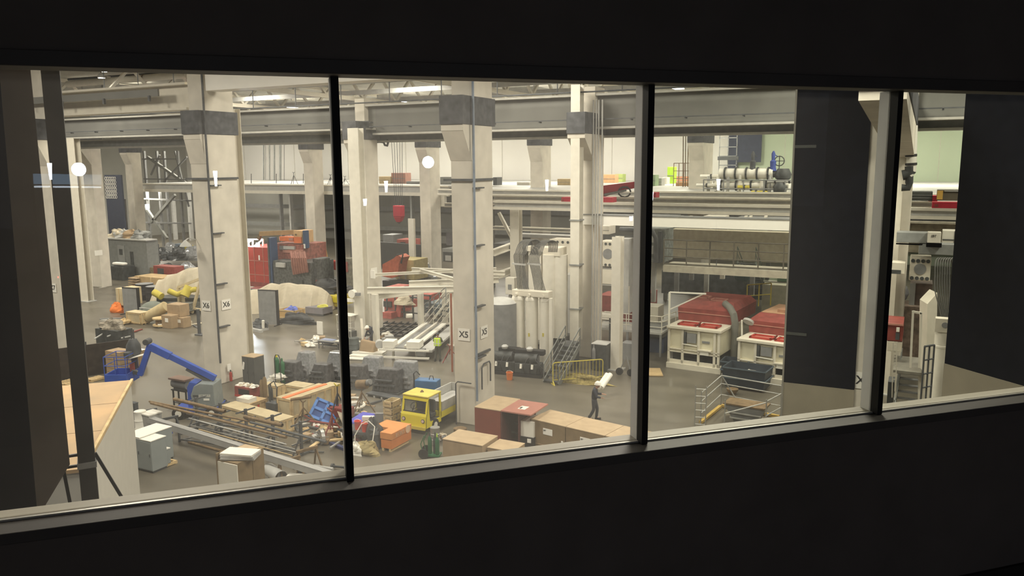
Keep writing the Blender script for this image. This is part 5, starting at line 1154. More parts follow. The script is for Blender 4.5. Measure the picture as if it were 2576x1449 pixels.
# hopper
c=P(1880,1062,0);t=T('steel_hopper','dark trapezoid steel hopper inside the pit rails','hopper',(c.x,c.y,0),-.1)
B().fr([(-.5,-.3,0),(.45,-.3,0),(.45,.3,0),(-.5,.3,0)],[(-.95,-.5,.85),(.85,-.5,.85),(.85,.5,.85),(-.95,.5,.85)]).o('shell',mgrey,t)
for z in (.25,.5): B().c((-.03,-.42-.1*z,z),(1.1+z*.8,.05,.06)).o('stiffener',lgrey,t)
B().c((-.04,-.05,.88),(1.85,1.02,.06)).o('dark_rim',brownp,t)
t=T('small_bowl','small brown bowl standing on the floor behind the pit rails','bowl',P(1842,992));B().la((0,0,0),[(.12,0),(.28,.2),(.3,.3),(.25,.3)],14).o('bowl',brownp,t,sm=True)
t=T('white_hard_hat','white hard hat lying by the right end of the pit','hard hat',P(1932,1068,0));B().blob((0,0,.05),(.3,.36,.2),2,0,16,8).o('dome',white,t,sm=True);B().cy((0,0,.03),(0,0,.06),.19,16).o('brim',white,t)
# ================================================================= black screens
bs_=M('black_curtain',(.008,.009,.013),.8,var=.2,spec=.05);tan=M('tan_ground_reflection',(.24,.215,.16),.85,var=.1,sc=1.)  # tan lower parts paint in the lit ground mirrored by the glass
y_=29.7
xa=YP(1987,640,y_).x;xb=YP(2170,640,y_).x;zc=YP(2050,970,y_).z
t=T('black_screen','black screen with a painted tan ground reflection left of the right hand column','screen',((xa+xb)/2,y_,0))
B().bx(xa,xb,y_,y_+.12,zc,ROOF).o('black_curtain',bs_,t,world=True);B().bx(xa,xb,y_-.02,y_+.14,0,zc).o('reflected_ground',tan,t,world=True)
B().bx(xa-.06,xa,y_-.05,y_+.15,0,ROOF).o('edge_strip',M('edge_trim_grey',(.22,.21,.18),.6),t,world=True)
z=YP(1990,838,y_).z;B().bx(xa,xa+.7,y_-.03,y_,z-.06,z+.04).o('grey_bracket',M('faint_bracket',(.05,.055,.05),.6),t,world=True);z=YP(2010,368,y_).z;B().bx(xa,xa+.7,y_-.03,y_,z-.06,z+.04).o('grey_bracket',MT['faint_bracket'],t,world=True)
Zf=24.;pf_=ZD(2376,914,Zf);n_=pf_.dot(NW);s_=pf_.dot(SW)
t=T('black_screen','tall black screen with a painted tan ground reflection closing the right end of the window','screen',W(s_,n_,0),R45);lo=n_-4.2
B().bx(0,.15,-lo,0,pf_.z,ROOF).o('black_curtain',bs_,t);B().bx(-.02,.17,-lo,0,0,pf_.z).o('reflected_ground',tan,t)
# ================================================================= upper platforms
def plat_(name,lab,x0,x1,y0,y1,zt,th=.9,mat=steelw,web=lgrey):
    t=T(name,lab,'platform',((x0+x1)/2,y0,zt-th))
    B().bx(x0,x1,y0,y0+.35,zt-.14,zt).bx(x0,x1,y0,y0+.35,zt-th,zt-th+.32*th).o('flange',mat,t,world=True);B().bx(x0,x1,y0+.15,y0+.2,zt-th,zt-.1).o('web',web,t,world=True)
    B().bx(x0,x1,y0+.35,y1,zt-.2,zt).o('deck',web,t,world=True);return t
zt=YP(600,463,72.5).z;zb_=YP(600,486,72.5).z
plat_('mezzanine','long white edged mezzanine across the back of the hall',YP(356,470,72.5).x,YP(1128,480,72.5).x,72.5,99,zt,zt-zb_)
t=T('upper_deck','broad deck of the upper right platform behind the runway beams','platform',(-14,60.5,zt-.2));B().bx(YP(1128,480,72.5).x,11.5,72.5,99,zt-.2,zt).bx(-38,11.5,60.5,72.5,zt-.2,zt).o('deck',lgrey,t,world=True)
for k_ in range(6): B().bx(-36+k_*8.4,-35.7+k_*8.4,66,66.3,0,zt-.2).o('post',steelg,t,world=True)
ZK=zt
# right: three parallel runway beams, each nearer and lower
def beam(lab,pl,pr_,pt,pb,y,mat=steelw,web=None,h3=None,dp=.4,px0=None):
    p=YP((pl+pr_)/2,pt,y);q=YP((pl+pr_)/2,pb,y);x0=YP(pl,pt,y).x;x1=YP(pr_,pt,y).x;t=T('runway_beam',lab,'beam',(p.x,y,q.z),0,'white runway beams of the upper platform')
    H=p.z-q.z;B().bx(x0,x1,y,y+dp,p.z-H*.25,p.z).bx(x0,x1,y,y+dp,q.z,q.z+H*.3).o('flange',mat,t,world=True);B().bx(x0,x1,y+dp*.4,y+dp*.6,q.z,p.z).o('web',web or lgrey,t,world=True);return t
beam('white runway beam farthest back on the upper right platform',1100,2480,482,500,60)
beam('white runway beam in the middle of the upper right platform',1240,2480,500,516,53,web=M('web_grey',(.42,.41,.38),.6))
beam('tall white runway beam in front on the upper right platform',1240,2480,515,541,50,dp=.6)
bx0=YP(1466,560,43.6);t=T('box_beam','smooth white box beam below the runway beams right of the clad column','beam',(bx0.x,43.8,bx0.z));x0,x1=YP(1466,560,43.8).x,YP(2002,560,43.8).x;z0,z1=YP(1800,575,43.8).z,YP(1800,549,43.8).z
B().bx(x0,x1,43.8,44.4,z0,z1).o('box_section',M('bright_white_beam',(.82,.79,.70),.5),t,world=True);B().bx(x0,x1,43.75,44.45,z1,z1+.05).o('dark_cap',mgrey,t,world=True)
for i,(pl,pr_,pt,pb,y,lb_) in enumerate(((1240,1437,572,582,58,'pale grey beam behind the looped hoses, upper one'),(1116,1290,512,523,56,'white beam running into the X5 column at eye level'))):
    beam(lb_,pl,pr_,pt,pb,y)
# red end carriages
for (pl,pt,pr_,pb,y,lb_) in ((1412,496,1434,512,50.1,'red end carriage left of the clad column'),(1508,496,1541,512,50.1,'red end carriage right of the clad column'),(1628,484,1650,500,53.1,'red end carriage right of the right mullion'),(2345,508,2408,527,50.1,'red end carriage at the far right'),(2336,492,2358,508,53.1,'small red end carriage at the far right')):
    blk('end_carriage',lb_,'machine',pl,pt,pr_,pb,y,M('crimson_paint',(.50,.02,.045),.5,var=.1),.8,(('bolt_plate',.1,.25,.3,.7,.03,redd),))
t=T('red_boom','crimson tapered boom arm lying on the upper platform left of the right mullion','crane arm',YP(1508,498,53.2));o=t.location
p=[YP(*q,53.2)-o for q in ((1508,498),(1508,468),(1596,457),(1600,472),(1560,480))];B().pr([(q.x,q.z) for q in p],0,.6).o('boom',M('crimson_paint',(.5,.02,.045)),t)
p=YP(1571,483,53.1)-o;B().tb([(p.x+.45*math.cos(a),p.y,p.z+.35*math.sin(a)) for a in [k/10*6.0 for k in range(11)]],.06,6).o('hose_loop',black,t);q=YP(1520,490,53.1)-o;q2=YP(1575,479,53.1)-o;B().bar(q,q2,.15).o('jib_cylinder',mgrey,t)
# things standing on the upper platforms (green and orange boxes, crates, rails)
def onp(lst):
    for (name,lb_,cat,pl,pt,pr_,pb,y,m) in lst: blk(name,lb_,cat,pl,pt,pr_,pb,(min(94,max(61,P((pl+pr_)/2,pb,ZK).y)) if y>=59 else y),m,1.2,(('side_strip',.0,1.,.45,.5,.02,mgrey),) if pr_-pl>14 else ())
LO=M('pale_orange_box',(.68,.40,.20),.7);LG=M('lime_board',(.42,.52,.16),.7)
onp([('orange_crate','pale orange crate on the upper platform right of the clad column','crate',1508,439,1547,460,62,LO),('lime_crate','lime green crate beside the pale orange one','crate',1547,438,1566,458,62,LG),
('lime_board','tall lime green panel on a post right of the right mullion','panel',1679,420,1694,462,60,M('bright_lime',(.42,.66,.05),.6)),
('orange_pallet_load','dusty orange pallet load before the distant rail','load',1696,444,1744,456,61,M('dusty_orange',(.55,.25,.15),.7)),('orange_pallet_load','lower dusty orange pallet load before the distant rail','load',1700,458,1742,468,60.5,LO),
('green_machine','pale green machine right of the right mullion','machine',1630,440,1648,468,60,M('pale_green_machine',(.30,.42,.25),.6)),('grey_generator','grey boxed generator beside the pale green machine','machine',1648,448,1664,467,60,lgrey),('white_cabinet','small white cabinet beside the grey generator','cabinet',1665,446,1677,463,60,steelw),
('red_crate','dusty red boxes on the mezzanine left of the hoist ropes','box',984,435,1020,462,76,M('dusty_rose',(.42,.22,.17),.8)),('tan_load','tan load on the mezzanine beside the dusty red boxes','load',953,444,982,462,76,M('dusty_tan',(.52,.40,.22),.8)),
('pipe_bundle','dark pipe bundle lying on the mezzanine left of the X5 column','bundle',1022,456,1060,463,75,mgrey),('grey_crate','grey crate load on the mezzanine just left of the X5 column','crate',1107,445,1136,464,75,steelg),
('white_load','white wrapped load on the upper platform right of the X5 column','load',1300,458,1332,466,66,steelw),('tan_load','tan and white wrapped load left of the clad column','load',1402,450,1434,466,64,M('dusty_tan',(.52,.40,.22),.8)),('dark_box','small dark box on a post right of the X5 column','box',1240,446,1250,466,64,dgrey)])
for i,x in enumerate((632,695,763,855)): tag(B().cy(YP(x,461,73),YP(x,437,73),.04,6).o('rail_post',dgrey),'thin dark post on the mezzanine edge, '+['leftmost','second','third','rightmost'][i],'post','mezzanine posts')
for i,x in enumerate((740,832,868)):
    c=YP(x,465,74);tt=tripod('dark tripod jack stand on the mezzanine, '+['left','middle','right'][i]+' one',c,[1.4,1.1,.9][i],.5,dgrey,name='jack_stand');tt.location=c
a=YP(600,452,72.9);b_=YP(1050,460,72.9);t=T('rope_rail','thin rope guard line along the mezzanine edge','rail',a);B().cy((0,0,0),b_-a,.015,5).o('rope',mgrey,t)
# hooks, hoist ropes, hook block
yk=60;kb=YP(1003,517,yk);kt=YP(1003,350,yk)
t=T('hook_block','crimson crane hook block hanging on steel ropes','crane hook',(kb.x,yk,YP(1003,560,yk).z));o=t.location
top=kb.z-o.z;B().bx(-.45,.45,-.3,.3,top-1.0,top).fr([(-.2,-.2,top-1.5),(.2,-.2,top-1.5),(.2,.2,top-1.5),(-.2,.2,top-1.5)],[(-.45,-.3,top-1.0),(.45,-.3,top-1.0),(.45,.3,top-1.0),(-.45,.3,top-1.0)]).o('block',M('crimson_paint',(.5,.02,.045)),t,bev=.05)
b=B();b.tb([(0,0,top-1.5),(0,0,.45),(.18,0,.3),(.2,0,.1),(0,0,-.05),(-.18,0,.05),(-.2,0,.2)],.06,8);b.o('hook',dgrey,t,sm=True)
for k,dx in enumerate((-.38,-.2,0,.2,.38)): B().cy((dx,0,top),(dx*1.8,0,kt.z-o.z+3),.025,5).o('rope',dgrey,t)
kh=YP(968,365,46);t=T('small_hook','small grey crane hook under the middle girder','crane hook',kh);B().tb([(-.6,0,.25),(-.1,0,.2),(.0,0,0),(.2,0,-.05),(.28,0,.15),(.2,0,.35)],.08,8).o('hook',dgrey,t,sm=True);B().cy((-.6,0,.15),(-.6,0,1.4),.1,8).o('shank',dgrey,t)
# ---------------- pipework on the upper right platform
def hp(lab,x0,x1,yy,y,r,mat,n=3,bands=True):
    p=YP(x0,yy,y);q=YP(x1,yy+(x1-x0)*.012,y);t=T('process_pipe',lab,'pipe',p,0,'process pipes on the upper platform');v=q-p;v.z=0 if abs(v.z)<.1 else v.z
    B().cy((0,0,0),v,r,12).o('pipe',mat,t,sm=True)
    if bands:
        for k in range(n): a=v*((k+.5)/n);B().cy(a,a+v.normalized()*.12,r*1.25,12).o('clamp',dark,t)
    return t
hp('thick white insulated pipe highest on the upper right platform',1810,1945,437,61.5,.40,white,5)
hp('thin white pipe left of the thick insulated one',1762,1812,444,61.5,.15,white,1)
hp('thick white insulated pipe below the highest one',1795,1985,466,61.5,.32,white,5)
hp('thin white pipe running in from the left below',1752,1800,466,61,.13,white,1)
hp('ochre yellow pipe low on the upper right platform',1770,1940,487,60.9,.17,M('ochre_pipe',(.42,.36,.12),.6),3)
hp('bright yellow short pipe in the middle of the pipework',1856,1885,471,60.9,.15,yeld,1)
hp('bright yellow longer pipe low in the pipework',1890,1930,486,60.9,.2,yeld,2)
hp('thin grey pipe right in the pipework',1930,2002,457,61,.1,lgrey,2)
t=T('gate_valve','dark gate valve with a handwheel at the right end of the thick pipe','valve',YP(1970,438,61.5));B().la((0,0,-.5),[(.3,0),(.55,.2),(.6,.5),(.4,.9)],16).o('valve_body',dark,t,sm=True);B().cy((-.9,0,0),(-.3,0,0),.25,12).o('valve_neck',dark,t);B().tb([(.35*math.cos(k/12*6.283)-.3,0,.95+.35*math.sin(k/12*6.283)) for k in range(13)],.04,6).bar((-.3,0,.3),(-.3,0,1.3),.06).bar((-.65,0,.95),(.05,0,.95),.05).o('handwheel',dark,t)
t=T('gate_valve','second dark valve lower at the right end of the pipework','valve',YP(1962,473,61));B().la((0,0,-.5),[(.25,0),(.45,.2),(.5,.6),(.3,.9)],14).o('valve_body',dark,t,sm=True)
for i,(x,m_) in enumerate(((1893,dgrey),(1944,M('navy_post',(.05,.08,.30),.6)))):
    t=T('relief_valve',['dark relief valve standing on the thick insulated pipe','navy blue relief valve standing on the thick insulated pipe'][i],'valve',YP(x,430,61.5));B().la((0,0,0),[(.28,0),(.2,.3),(.22,.7),(.12,.8),(.14,1.25),(.05,1.45)],12).o('body',m_,t,sm=True);B().bar((.05,0,1.2),(.3,0,1.05),.06).o('lever',m_,t)
for i,(x,yt,yb) in enumerate(((1783,443,500),(1807,445,482),(1832,445,482),(1862,440,490),(1937,440,490),(1916,450,488),(1953,470,495),(1700+278,478,498))):
    q_=YP(x,yt,61.2);tag(B().cy((q_.x,61.2,ZK),q_,.12,8).o('pipe_support',[lgrey,white][i%2]),'vertical support in the upper right pipework, number %s from the left'%['one','three','four','five','seven','six','eight','nine'][i],'support','pipe supports')
t=T('pipe_frame','grey tube frame round the upper right pipework','frame',YP(1780,492,60.8));o=t.location  # plain tube frame round the pipes
b=B()
for x in (1770,1820,1870,1922,1975): b.cy(YP(x,492,60.8)-o,YP(x,452,60.8)-o,.05,6)
for y in (452,474): b.cy(YP(1770,y,60.8)-o,YP(1990,y+2,60.8)-o,.05,6)
b.o('tube',mgrey,t)
# railing on platform far + vertical ropes
a=P(1694,468,ZK);b_=P(1746,469,ZK);railing('guard_rail','rusty guard rail in front of the white back wall right of the mullion',[a,b_],2.2,4,M('rusty_rail',(.33,.22,.16),.7),.04,2)
for i,x in enumerate((1718,1724,1730)): p_=P(x,470,ZK);tag(B().cy(p_,YP(x+1,335,p_.y),.045,6).o('hanging_cable',brownp),'vertical cable before the white back wall, '+['left','middle','right'][i]+' one','cable','hanging cables')
# ladder cage by the right distant column
p=P(1806,462,ZK);q=YP(1806,330,p.y);t=T('caged_ladder','tall grid ladder beside the black wall panel','ladder',p);H=q.z-p.z
for x in (0,.9,1.8): B().bx(x,x+.08,0,.08,0,H).o('stile',mgrey,t)
k=0
while k<H-.3: B().bx(0,1.88,0,.08,k,k+.09).o('rung',mgrey,t);k+=.95
B().bx(-.1,2.0,-.1,.3,H*.45,H*.52).o('landing',dgrey,t)
# black sheet on back wall, seams
a=YP(1833,330,99.2);b_=YP(1914,408,99.2);t=T('black_wall_sheet','large blue black sheet hanging on the back wall','sheet',(a.x,99.2,b_.z));B().bx(0,b_.x-a.x,0,.1,0,a.z-b_.z).bx(0,(b_.x-a.x)*.3,0,.1,-(a.z-b_.z)*.32,0).o('sheet',M('blue_black_sheet',(.055,.065,.10),.7),t)
# vertical stacks before the back wall
for i,(x,wd,m_) in enumerate(((663,5,steelg),(678,4,steelg),(690,5,steelg),(705,7,steelg),(715,1.5,dgrey),(668,1.2,dgrey))):
    p=YP(x,460,92);q=YP(x,356,92);r=wd/2*92/F_*1.1;tag(B().cy(p,q,r,10).o('wall_duct',m_,sm=True),'vertical grey duct before the back wall, '+['leftmost wide','third','fourth','rightmost wide','thin dark right','thin dark left'][i]+' one','duct','vertical ducts')
# lower wall members, light posts
for i,(x,y0,y1,w_,m_) in enumerate(((727,490,585,3,lgrey),(1033,490,620,3,steelg),(431,500,620,4,lgrey),(470,480,620,4,lgrey),(765,490,600,3,steelg),(702,488,570,2.5,mgrey))):
    p=YP(x,y0,88);q=YP(x,y1,88);w2=w_*88/F_;tag(B().bx(p.x-w2,p.x+w2,88,88.6,0,p.z).o('wall_post',m_),'post under the mezzanine, '+['left of the orange block','right of the hook block','right in the lattice frame','farthest right in the lattice frame','behind the distant column','above the red container'][i],'post','posts under the mezzanine')
t=T('white_panel_post','bright white post by the crane hook','post',P(1035,700));p=YP(1035,620,70);q=YP(1030,550,70);t.location=(p.x,70,0);B().bx(-.35,.35,0,.3,0,q.z).o('post',steelw,t)
# stripes on the lower wall
for i,(y0,m_) in enumerate(((520,mgrey),(566,steelg))): 
    z=YP(760,y0,98).z;tag(B().bx(-110,11.8,97.8,98.2,z-.3,z+.3).o('wall_girt',m_),['dark upper','pale lower'][i]+' horizontal girt along the grey back wall','girt')
# lattice frame at left (diagonal braces) and stairs
pts_=[((372,395),(480,470)),((440,380),(475,520)),((365,520),(420,600)),((402,390),(380,440)),((380,560),(440,490)),((470,395),(410,460)),((358,400),(445,400)),((358,500),(480,505)),((362,450),(478,452)),((362,560),(480,562))]
t=T('lattice_stair_frame','grey lattice frame with diagonal braces at the far left back','frame',(YP(420,600,80).x,80,0));o=t.location
for i,(a,b_) in enumerate(pts_): B().bar(YP(*a,80)-o,YP(*b_,80)-o,.35 if i in(0,2,4) else .2).o('brace',M('dark_brace',(.20,.205,.19),.6) if i in (0,2,4) else mgrey,t)
for x in (360,392,410,445,482): p=YP(x,380,80)-o;B().bx(p.x-.15,p.x+.15,0,.3,0,p.z).o('post',mgrey,t)
# dark curtain with rings at left
a=YP(262,440,66);b_=YP(317,600,66);t=T('ring_board','blue black board with rows of white rings at far left','board',(a.x,66,b_.z));w=b_.x-a.x;h=a.z-b_.z;B().bx(0,w,0,.2,0,h).o('board',M('blue_black_sheet',(.055,.065,.10),.7),t)
for r_ in range(6):
    for k in range(6):
        cx_=w*(.02+.11*k)+.2;cz=h*(.97-.058*r_)-.2;B().tb([(cx_+.16*math.cos(q/8*6.283),-.03,cz+.2*math.sin(q/8*6.283)) for q in range(9)],.035,5).o('white_ring',paper,t)
t=T('dark_curtain','dark hanging curtain below and beside the board of rings','curtain',(YP(300,600,67).x,67,0));a=YP(270,500,67);b_=YP(322,610,67);B().bx(a.x-t.location.x,b_.x-t.location.x,0,.2,max(0,b_.z),a.z).o('curtain',gcurt,t)
# ---------------- left middle distance
c,w,d,h=NC(268,375,392,606,pyb=703);t=T('site_office','grey site office cabin with a pale door at far left','cabin',(c.x,c.y,0));B().bx(-w,0,0,d*1.2,0,h).o('cabin_body',M('office_grey',(.20,.21,.20),.7),t);B().bx(-w*.72,-w*.55,-.05,0,.1,h*.85).o('door',steelg,t);B().bx(-w*.68,-w*.6,-.08,-.05,h*.6,h*.75).o('door_window',dark,t);B().bx(-w*.42,-w*.34,-.04,0,h*.3,h*.7).o('dark_window',dark,t);B().bx(-w-.2,.2,-.2,d,h,h+.12).o('roof',lgrey,t)
oz=c.z+h
for k in range(4): 
    p=Vector((c.x-w*(.9-.18*k),c.y+1.0,h+.12));tag(B().blob(p,(2.2,1.6,.8),50+k,.3).o('tarp_heap',[tarp,lgrey,card,steelg][k]),'heap of cloth on the site office roof, '+['leftmost','second','third','rightmost'][k],'heap','heaps on the site office roof')
blk('wrapped_stack','tall black film wrapped stack beside the far left column','stack',277,668,314,742,54,M('black_film',(.05,.055,.055),.35,var=.4,bump=.4),1.5,bev=.1);blk('white_roll','white roll on top of the black wrapped stack','roll',281,660,309,668,54,paper,.6,bev=.1)
p_=YP(353,668,66);c,w,d,h=NC(333,360,371,645,h=4.2)
t=crate('open_plywood_box','pale open plywood box standing on the long bench at left','box',c,w,.9,HT(352,700,645)-HT(352,700,668),plyl,wood,open_=True,z=0);zt0=HT(352,700,668);t.location=(P(352,700).x,P(352,700).y,zt0)
blk('long_bench','long timber topped bench below the open plywood box','bench',314,668,395,700,P(352,700).y,M('timber_bench',(.24,.19,.11),.8,var=.3,sc=5),1.8)
blk('brown_crate','big brown crate in front of the long bench at left','crate',338,694,408,722,P(360,722).y,ply,2.,(('batten',.15,.18,0,1,.04,wood),('batten',.6,.63,0,1,.04,wood)))
for k in range(4): blk('flat_box','flat tan box in the stack left of the big brown crate, '+['lowest','second','third','topmost'][k],'box',322,716-6*k,342,721-6*k,P(330,722).y,card,1.,group='flat boxes at left')
blk('dark_rack','dark wire rack behind the long bench','rack',368,615,388,665,P(378,700).y+2,dgrey,.8,(('shelf',0,1,.3,.34,.05,lgrey),('shelf',0,1,.6,.64,.05,lgrey)))
rr=random.Random(4)
names=['farthest left','second from left','middle','second from right','farthest right','low left front','low middle front','low right front']
for k,(x,y,w_,h_) in enumerate(((410,640,1.9,1.2),(432,634,2.2,1.5),(452,640,2.0,1.3),(470,636,2.2,1.5),(487,640,2.0,1.4),(425,668,2.4,1.2),(450,672,2.2,1.1),(474,668,2.4,1.3))):
    p=P(x,y+30);tag(B().blob((p.x,p.y,HT(x,y+30,y+14) if k<5 else 0),(w_*1.2,1.6,h_*1.15),k+5,.2).o('wrapped_machine',film if k%3==1 else M('black_film2',(.07,.075,.08),.25,var=.5,sc=4,bump=.5)),'dark film wrapped machine part at left, '+names[k],'machine part','wrapped parts behind the tarpaulin')
p=P(483,660);B_=blk('yellow_load','small yellow bag on the wrapped machinery at left','bag',461,617,478,632,P(470,668).y,yeld,.8,bev=.15);blk('blue_crate','pale blue case on the wrapped machinery at left','case',440,613,458,630,P(450,668).y,M('pale_blue_case',(.16,.2,.25),.6),.8)
blk('red_machine','dusty red frame part before the wrapped machinery at left','frame',385,668,440,700,P(410,712).y,redd,1.2,(('dark_gap',.2,.5,0,.8,.02,dark),))
# tarpaulin over yellow machine
p=P(455,772);t=drape('tarpaulin','cream tarpaulin draped over a yellow machine at left','tarpaulin',p,4.6,2.6,[(0,1.0),(.12,2.4),(.35,2.7),(.7,3.2),(1,3.4)],tarp,3,RC)
t=T('yellow_machine','bright yellow machine parts showing under the cream tarpaulin','machine',P(455,782),RC);B().cy((-1.6,-1.0,1.7),(-.9,-1.3,1.4),.28,12).o('hose_end',yeld,t,sm=True);B().tb([(-.2,-1.55,1.9),(.5,-1.6,1.6),(1.2,-1.6,1.9),(2.0,-1.5,2.0)],.22,10).o('arm',yeld,t,sm=True);B().cy((1.1,-1.75,1.5),(1.4,-1.4,2.2),.36,14).o('drum',yeld,t,sm=True)
B().bx(-1.5,2.2,-.9,.9,.2,1.2).o('chassis',dark,t)
blk('black_crate','black crate left of the yellow machine','crate',386,718,402,740,P(395,745).y,black,1.)
# partition panel, boat cover, pipes
def panel(lab,pl,pr_,pt,pb,side):
    a=P(pl,pb);b_=P(pr_,pb+ (3 if side else 0));v=b_-a;t=T('partition',lab,'panel',a,math.atan2(v.y,v.x));w=v.length;h=HT(pl,pb,pt);B().bx(0,w-.08,0,.08,.05,h).o('board',M('partition_grey',(.24,.245,.24),.7),t);B().bx(w-.1,w,-.02,.22,0,h).bx(0,w,-.02,.1,h-.05,h).o('edge_frame',black,t);B().bx(0,.1,-.4,.5,0,.05).bx(w-.1,w,-.4,.5,0,.05).o('foot',black,t);return t
panel('upright grey partition panel at left before the scrap heap',312,350,722,790,1);panel('upright grey partition panel in front of the cream tarpaulin',653,700,728,816,1)
t=T('boat_cover','grey green upturned boat shaped cover beside the left partition panel','cover',P(388,797),RC-.2);b=B();b.blob((0,0,0),(2.7,1.7,1.25),1,.0,20,8);b.o('cover',M('grey_green_cover',(.17,.19,.16),.7),t,sm=True)
B().cy((-.8,-.6,.8),(.8,-.65,.75),.04,6).o('trim_line',lgrey,t)
J=random.Random(9)
for k in range(9):
    x=J.uniform(400,478);y=J.uniform(745,775);p=P(x,y);a=J.uniform(-.5,.9);L=J.uniform(1.2,2.2);d_=Vector((math.cos(a),math.sin(a),0))*L;z=J.uniform(.3,1.0)
    tag(B().cy(p-d_+U*z,p+d_+U*(z+J.uniform(-.2,.3)),J.uniform(.05,.1),8).o('steel_tube',dgrey if k%2 else M('green_grey_tube',(.12,.14,.12),.5)),'dark steel tube in the left scrap heap, '+['longest','topmost','lowest','front','rear','slanting','short','thick','thin'][k]+' one','pipe','tubes in the left scrap heap')
blk('scrap_stack','dark cluttered steel stack under the tubes in the left scrap heap','stack',388,757,470,785,P(430,790).y,M('scrap_dark',(.13,.135,.12),.7,var=.6,sc=8,bump=.5),1.5)
for k,(x,y,lb_) in enumerate(((366,745,'black drum with clutter on top, left of the scrap tubes'),(392,752,'black drum with a pale lid left of the scrap tubes'))): drum(lb_,P(x,y+8),.75,1.4,black,lidm=mgrey)
t=T('timber_frame','pale timber frame with a diagonal brace left of the X6 column','frame',P(478,790),.1);B().bar((-1.0,0,0),(-1.0,0,2.1),.2).bar((-1.0,0,2.1),(1.3,0,2.9),.2).bar((.2,0,.1),(1.3,0,2.7),.18).bar((-1,0,.6),(1.3,0,.4),.15).o('timber',plyl,t)
B().bx(-1.0,-.5,.05,.1,0,1.8).o('board',plyl,t)
for (pl,pc,pr_,pt,pb,lb_,m_) in ((317,355,370,788,818,'long pale yellow crate at left below the partition panel',plyl),(405,432,440,795,828,'cardboard box left of the cable reel',card),(438,462,478,800,826,'cardboard box right in the row left of the X6 column',card),(425,445,460,780,800,'brown cardboard box on top of the pair left of X6',card)):
    c,w,d,h=NC(pl,pc,pr_,pt,pyb=pb)
    if 'on top' in lb_: 
        c=P(446,826);z_b=HT(446,826,800)
        t=T('cardboard_box',lb_,'box',(c.x,c.y+.3,z_b));B().bx(-1.3,0,0,.9,0,.9).o('carton',m_,t,bev=.03)
    elif m_ is card:
        t=T('cardboard_box',lb_,'box',(c.x,c.y,0));B().bx(-w,0,0,max(d,.7),0,h).o('carton',m_,t,bev=.03);B().bx(-w*.6,-w*.3,-.02,0,h*.5,h*.8).o('white_label',paper,t)
    else: crate('long_crate',lb_,'crate',c,w,max(d,.8),h,m_,wood)
t=T('foam_roll','thick tan foam roll leaning between the crates at left','roll',P(383,815));B().cy((-.5,0,.45),(.9,.6,1.3),.42,16).o('roll',M('tan_foam',(.52,.42,.24),.9),t,sm=True)
t=T('cable_reel','wooden cable reel lying at left of the cardboard boxes','cable reel',P(405,822));B().cy((0,0,.1),(0,0,.2),.55,20).cy((0,0,.6),(0,0,.7),.55,20).o('flange',wood,t);B().cy((0,0,.2),(0,0,.6),.35,16).o('cable_drum',brownp,t)
t=T('orange_bag','bright orange bag at left beside the partition panel','bag',P(300,785));B().blob((0,0,0),(1.3,1.0,.8),8,.2).o('bag',M('bright_orange',(.75,.20,.04),.7),t)
blk('tan_crate_stack','tan crate stack behind the left partition panel','crate',290,725,318,770,P(300,790).y+.5,plyl,1.5,(('batten',.3,.34,0,1,.03,wood),))
junk(12,(400,500),(800,828),'litter left of the X6 column',61,kinds=('rag','plank','block'),sc=1.2,zmax=.5)
junk(8,(275,350),(795,835),'litter above the scrap bin',66,kinds=('rag','plank','pipe'),sc=1.2,zmax=.8)
t=T('dark_rack_pole','dark slim rack post left of the X6 column foot','post',P(502,842));B().bx(-.08,.08,-.08,.08,0,1.8).o('post',dgrey,t);B().bx(-.15,.5,-.3,.3,0,.08).o('foot',dgrey,t)
# ---------------- red machine group in the middle left
def vbox(name,lab,cat,pl,pr_,pt,pb,mat,dp=2.,parts=(),bev=.02,group=None): return blk(name,lab,cat,pl,pt,pr_,pb,P((pl+pr_)/2,pb).y,mat,dp,parts,group,bev)
yr=P(650,745).y
t,w,h=blk('red_container','tall bright red panelled container at left behind the blue mast','container',615,620,690,725,yr+1,redp,4,(('lower_skirt',0,1,0,.12,.06,redd),))
B().bx(w*.33,w*.345,-.03,0,0,h).bx(w*.66,w*.675,-.03,0,0,h).bx(0,w,-.03,0,h*.3,h*.315).bx(0,w,-.03,0,h*.65,h*.665).o('panel_seam',pinkb,t);B().bx(w*.5,w*.55,-.04,0,h*.68,h*.8).o('notice',paper,t)
blk('red_block','dark red base block below the red container','machine',622,725,680,765,yr-.5,redd,2,(('grey_plate',0,.6,.75,1,.05,mgrey),))
blk('blue_mast','dark blue steel mast in front of the red container','mast',671,598,688,740,yr-.8,M('mast_blue',(.035,.07,.15),.5),.8,(('front_rail',.2,.5,0,1,.06,dgrey),))
blk('machine_block','dusty red machine body right of the blue mast','machine',686,612,765,665,yr+.4,M('rust_red_machine',(.27,.09,.07),.7,var=.4,sc=4),3,(('pink_cover',.35,1,.55,.75,.1,pinkb),('grey_hatch',.25,.5,.7,.9,.12,mgrey),('white_pad',.4,.75,.75,.9,.2,lgrey)))
blk('black_engine','large black engine block right of the blue mast','engine',686,655,785,748,yr-1,M('engine_black',(.075,.08,.078),.6,var=.6,sc=5,bump=.6),3,(('white_hood',.12,.35,.82,.95,.2,lgrey),('step_plate',.12,.3,.2,.22,.15,lgrey),('side_box',.5,.8,.1,.5,.2,dark)),bev=.06)
t=T('engine_hoses','row of dusty red hoses hanging on the black engine','hoses',YP(750,680,yr-1.2));o=t.location
for k in range(7):
    x=732+k*5.5;B().tb([YP(x,634+k%2*3,yr-1.1)-o,YP(x+3,650,yr-1.5)-o,YP(x+4+k*.3,668,yr-1.45)-o,YP(x+8,690-k,yr-1.2)-o],.11,6).o('hose',M('hose_dusty_red',(.30,.13,.10),.6),t,sm=True)
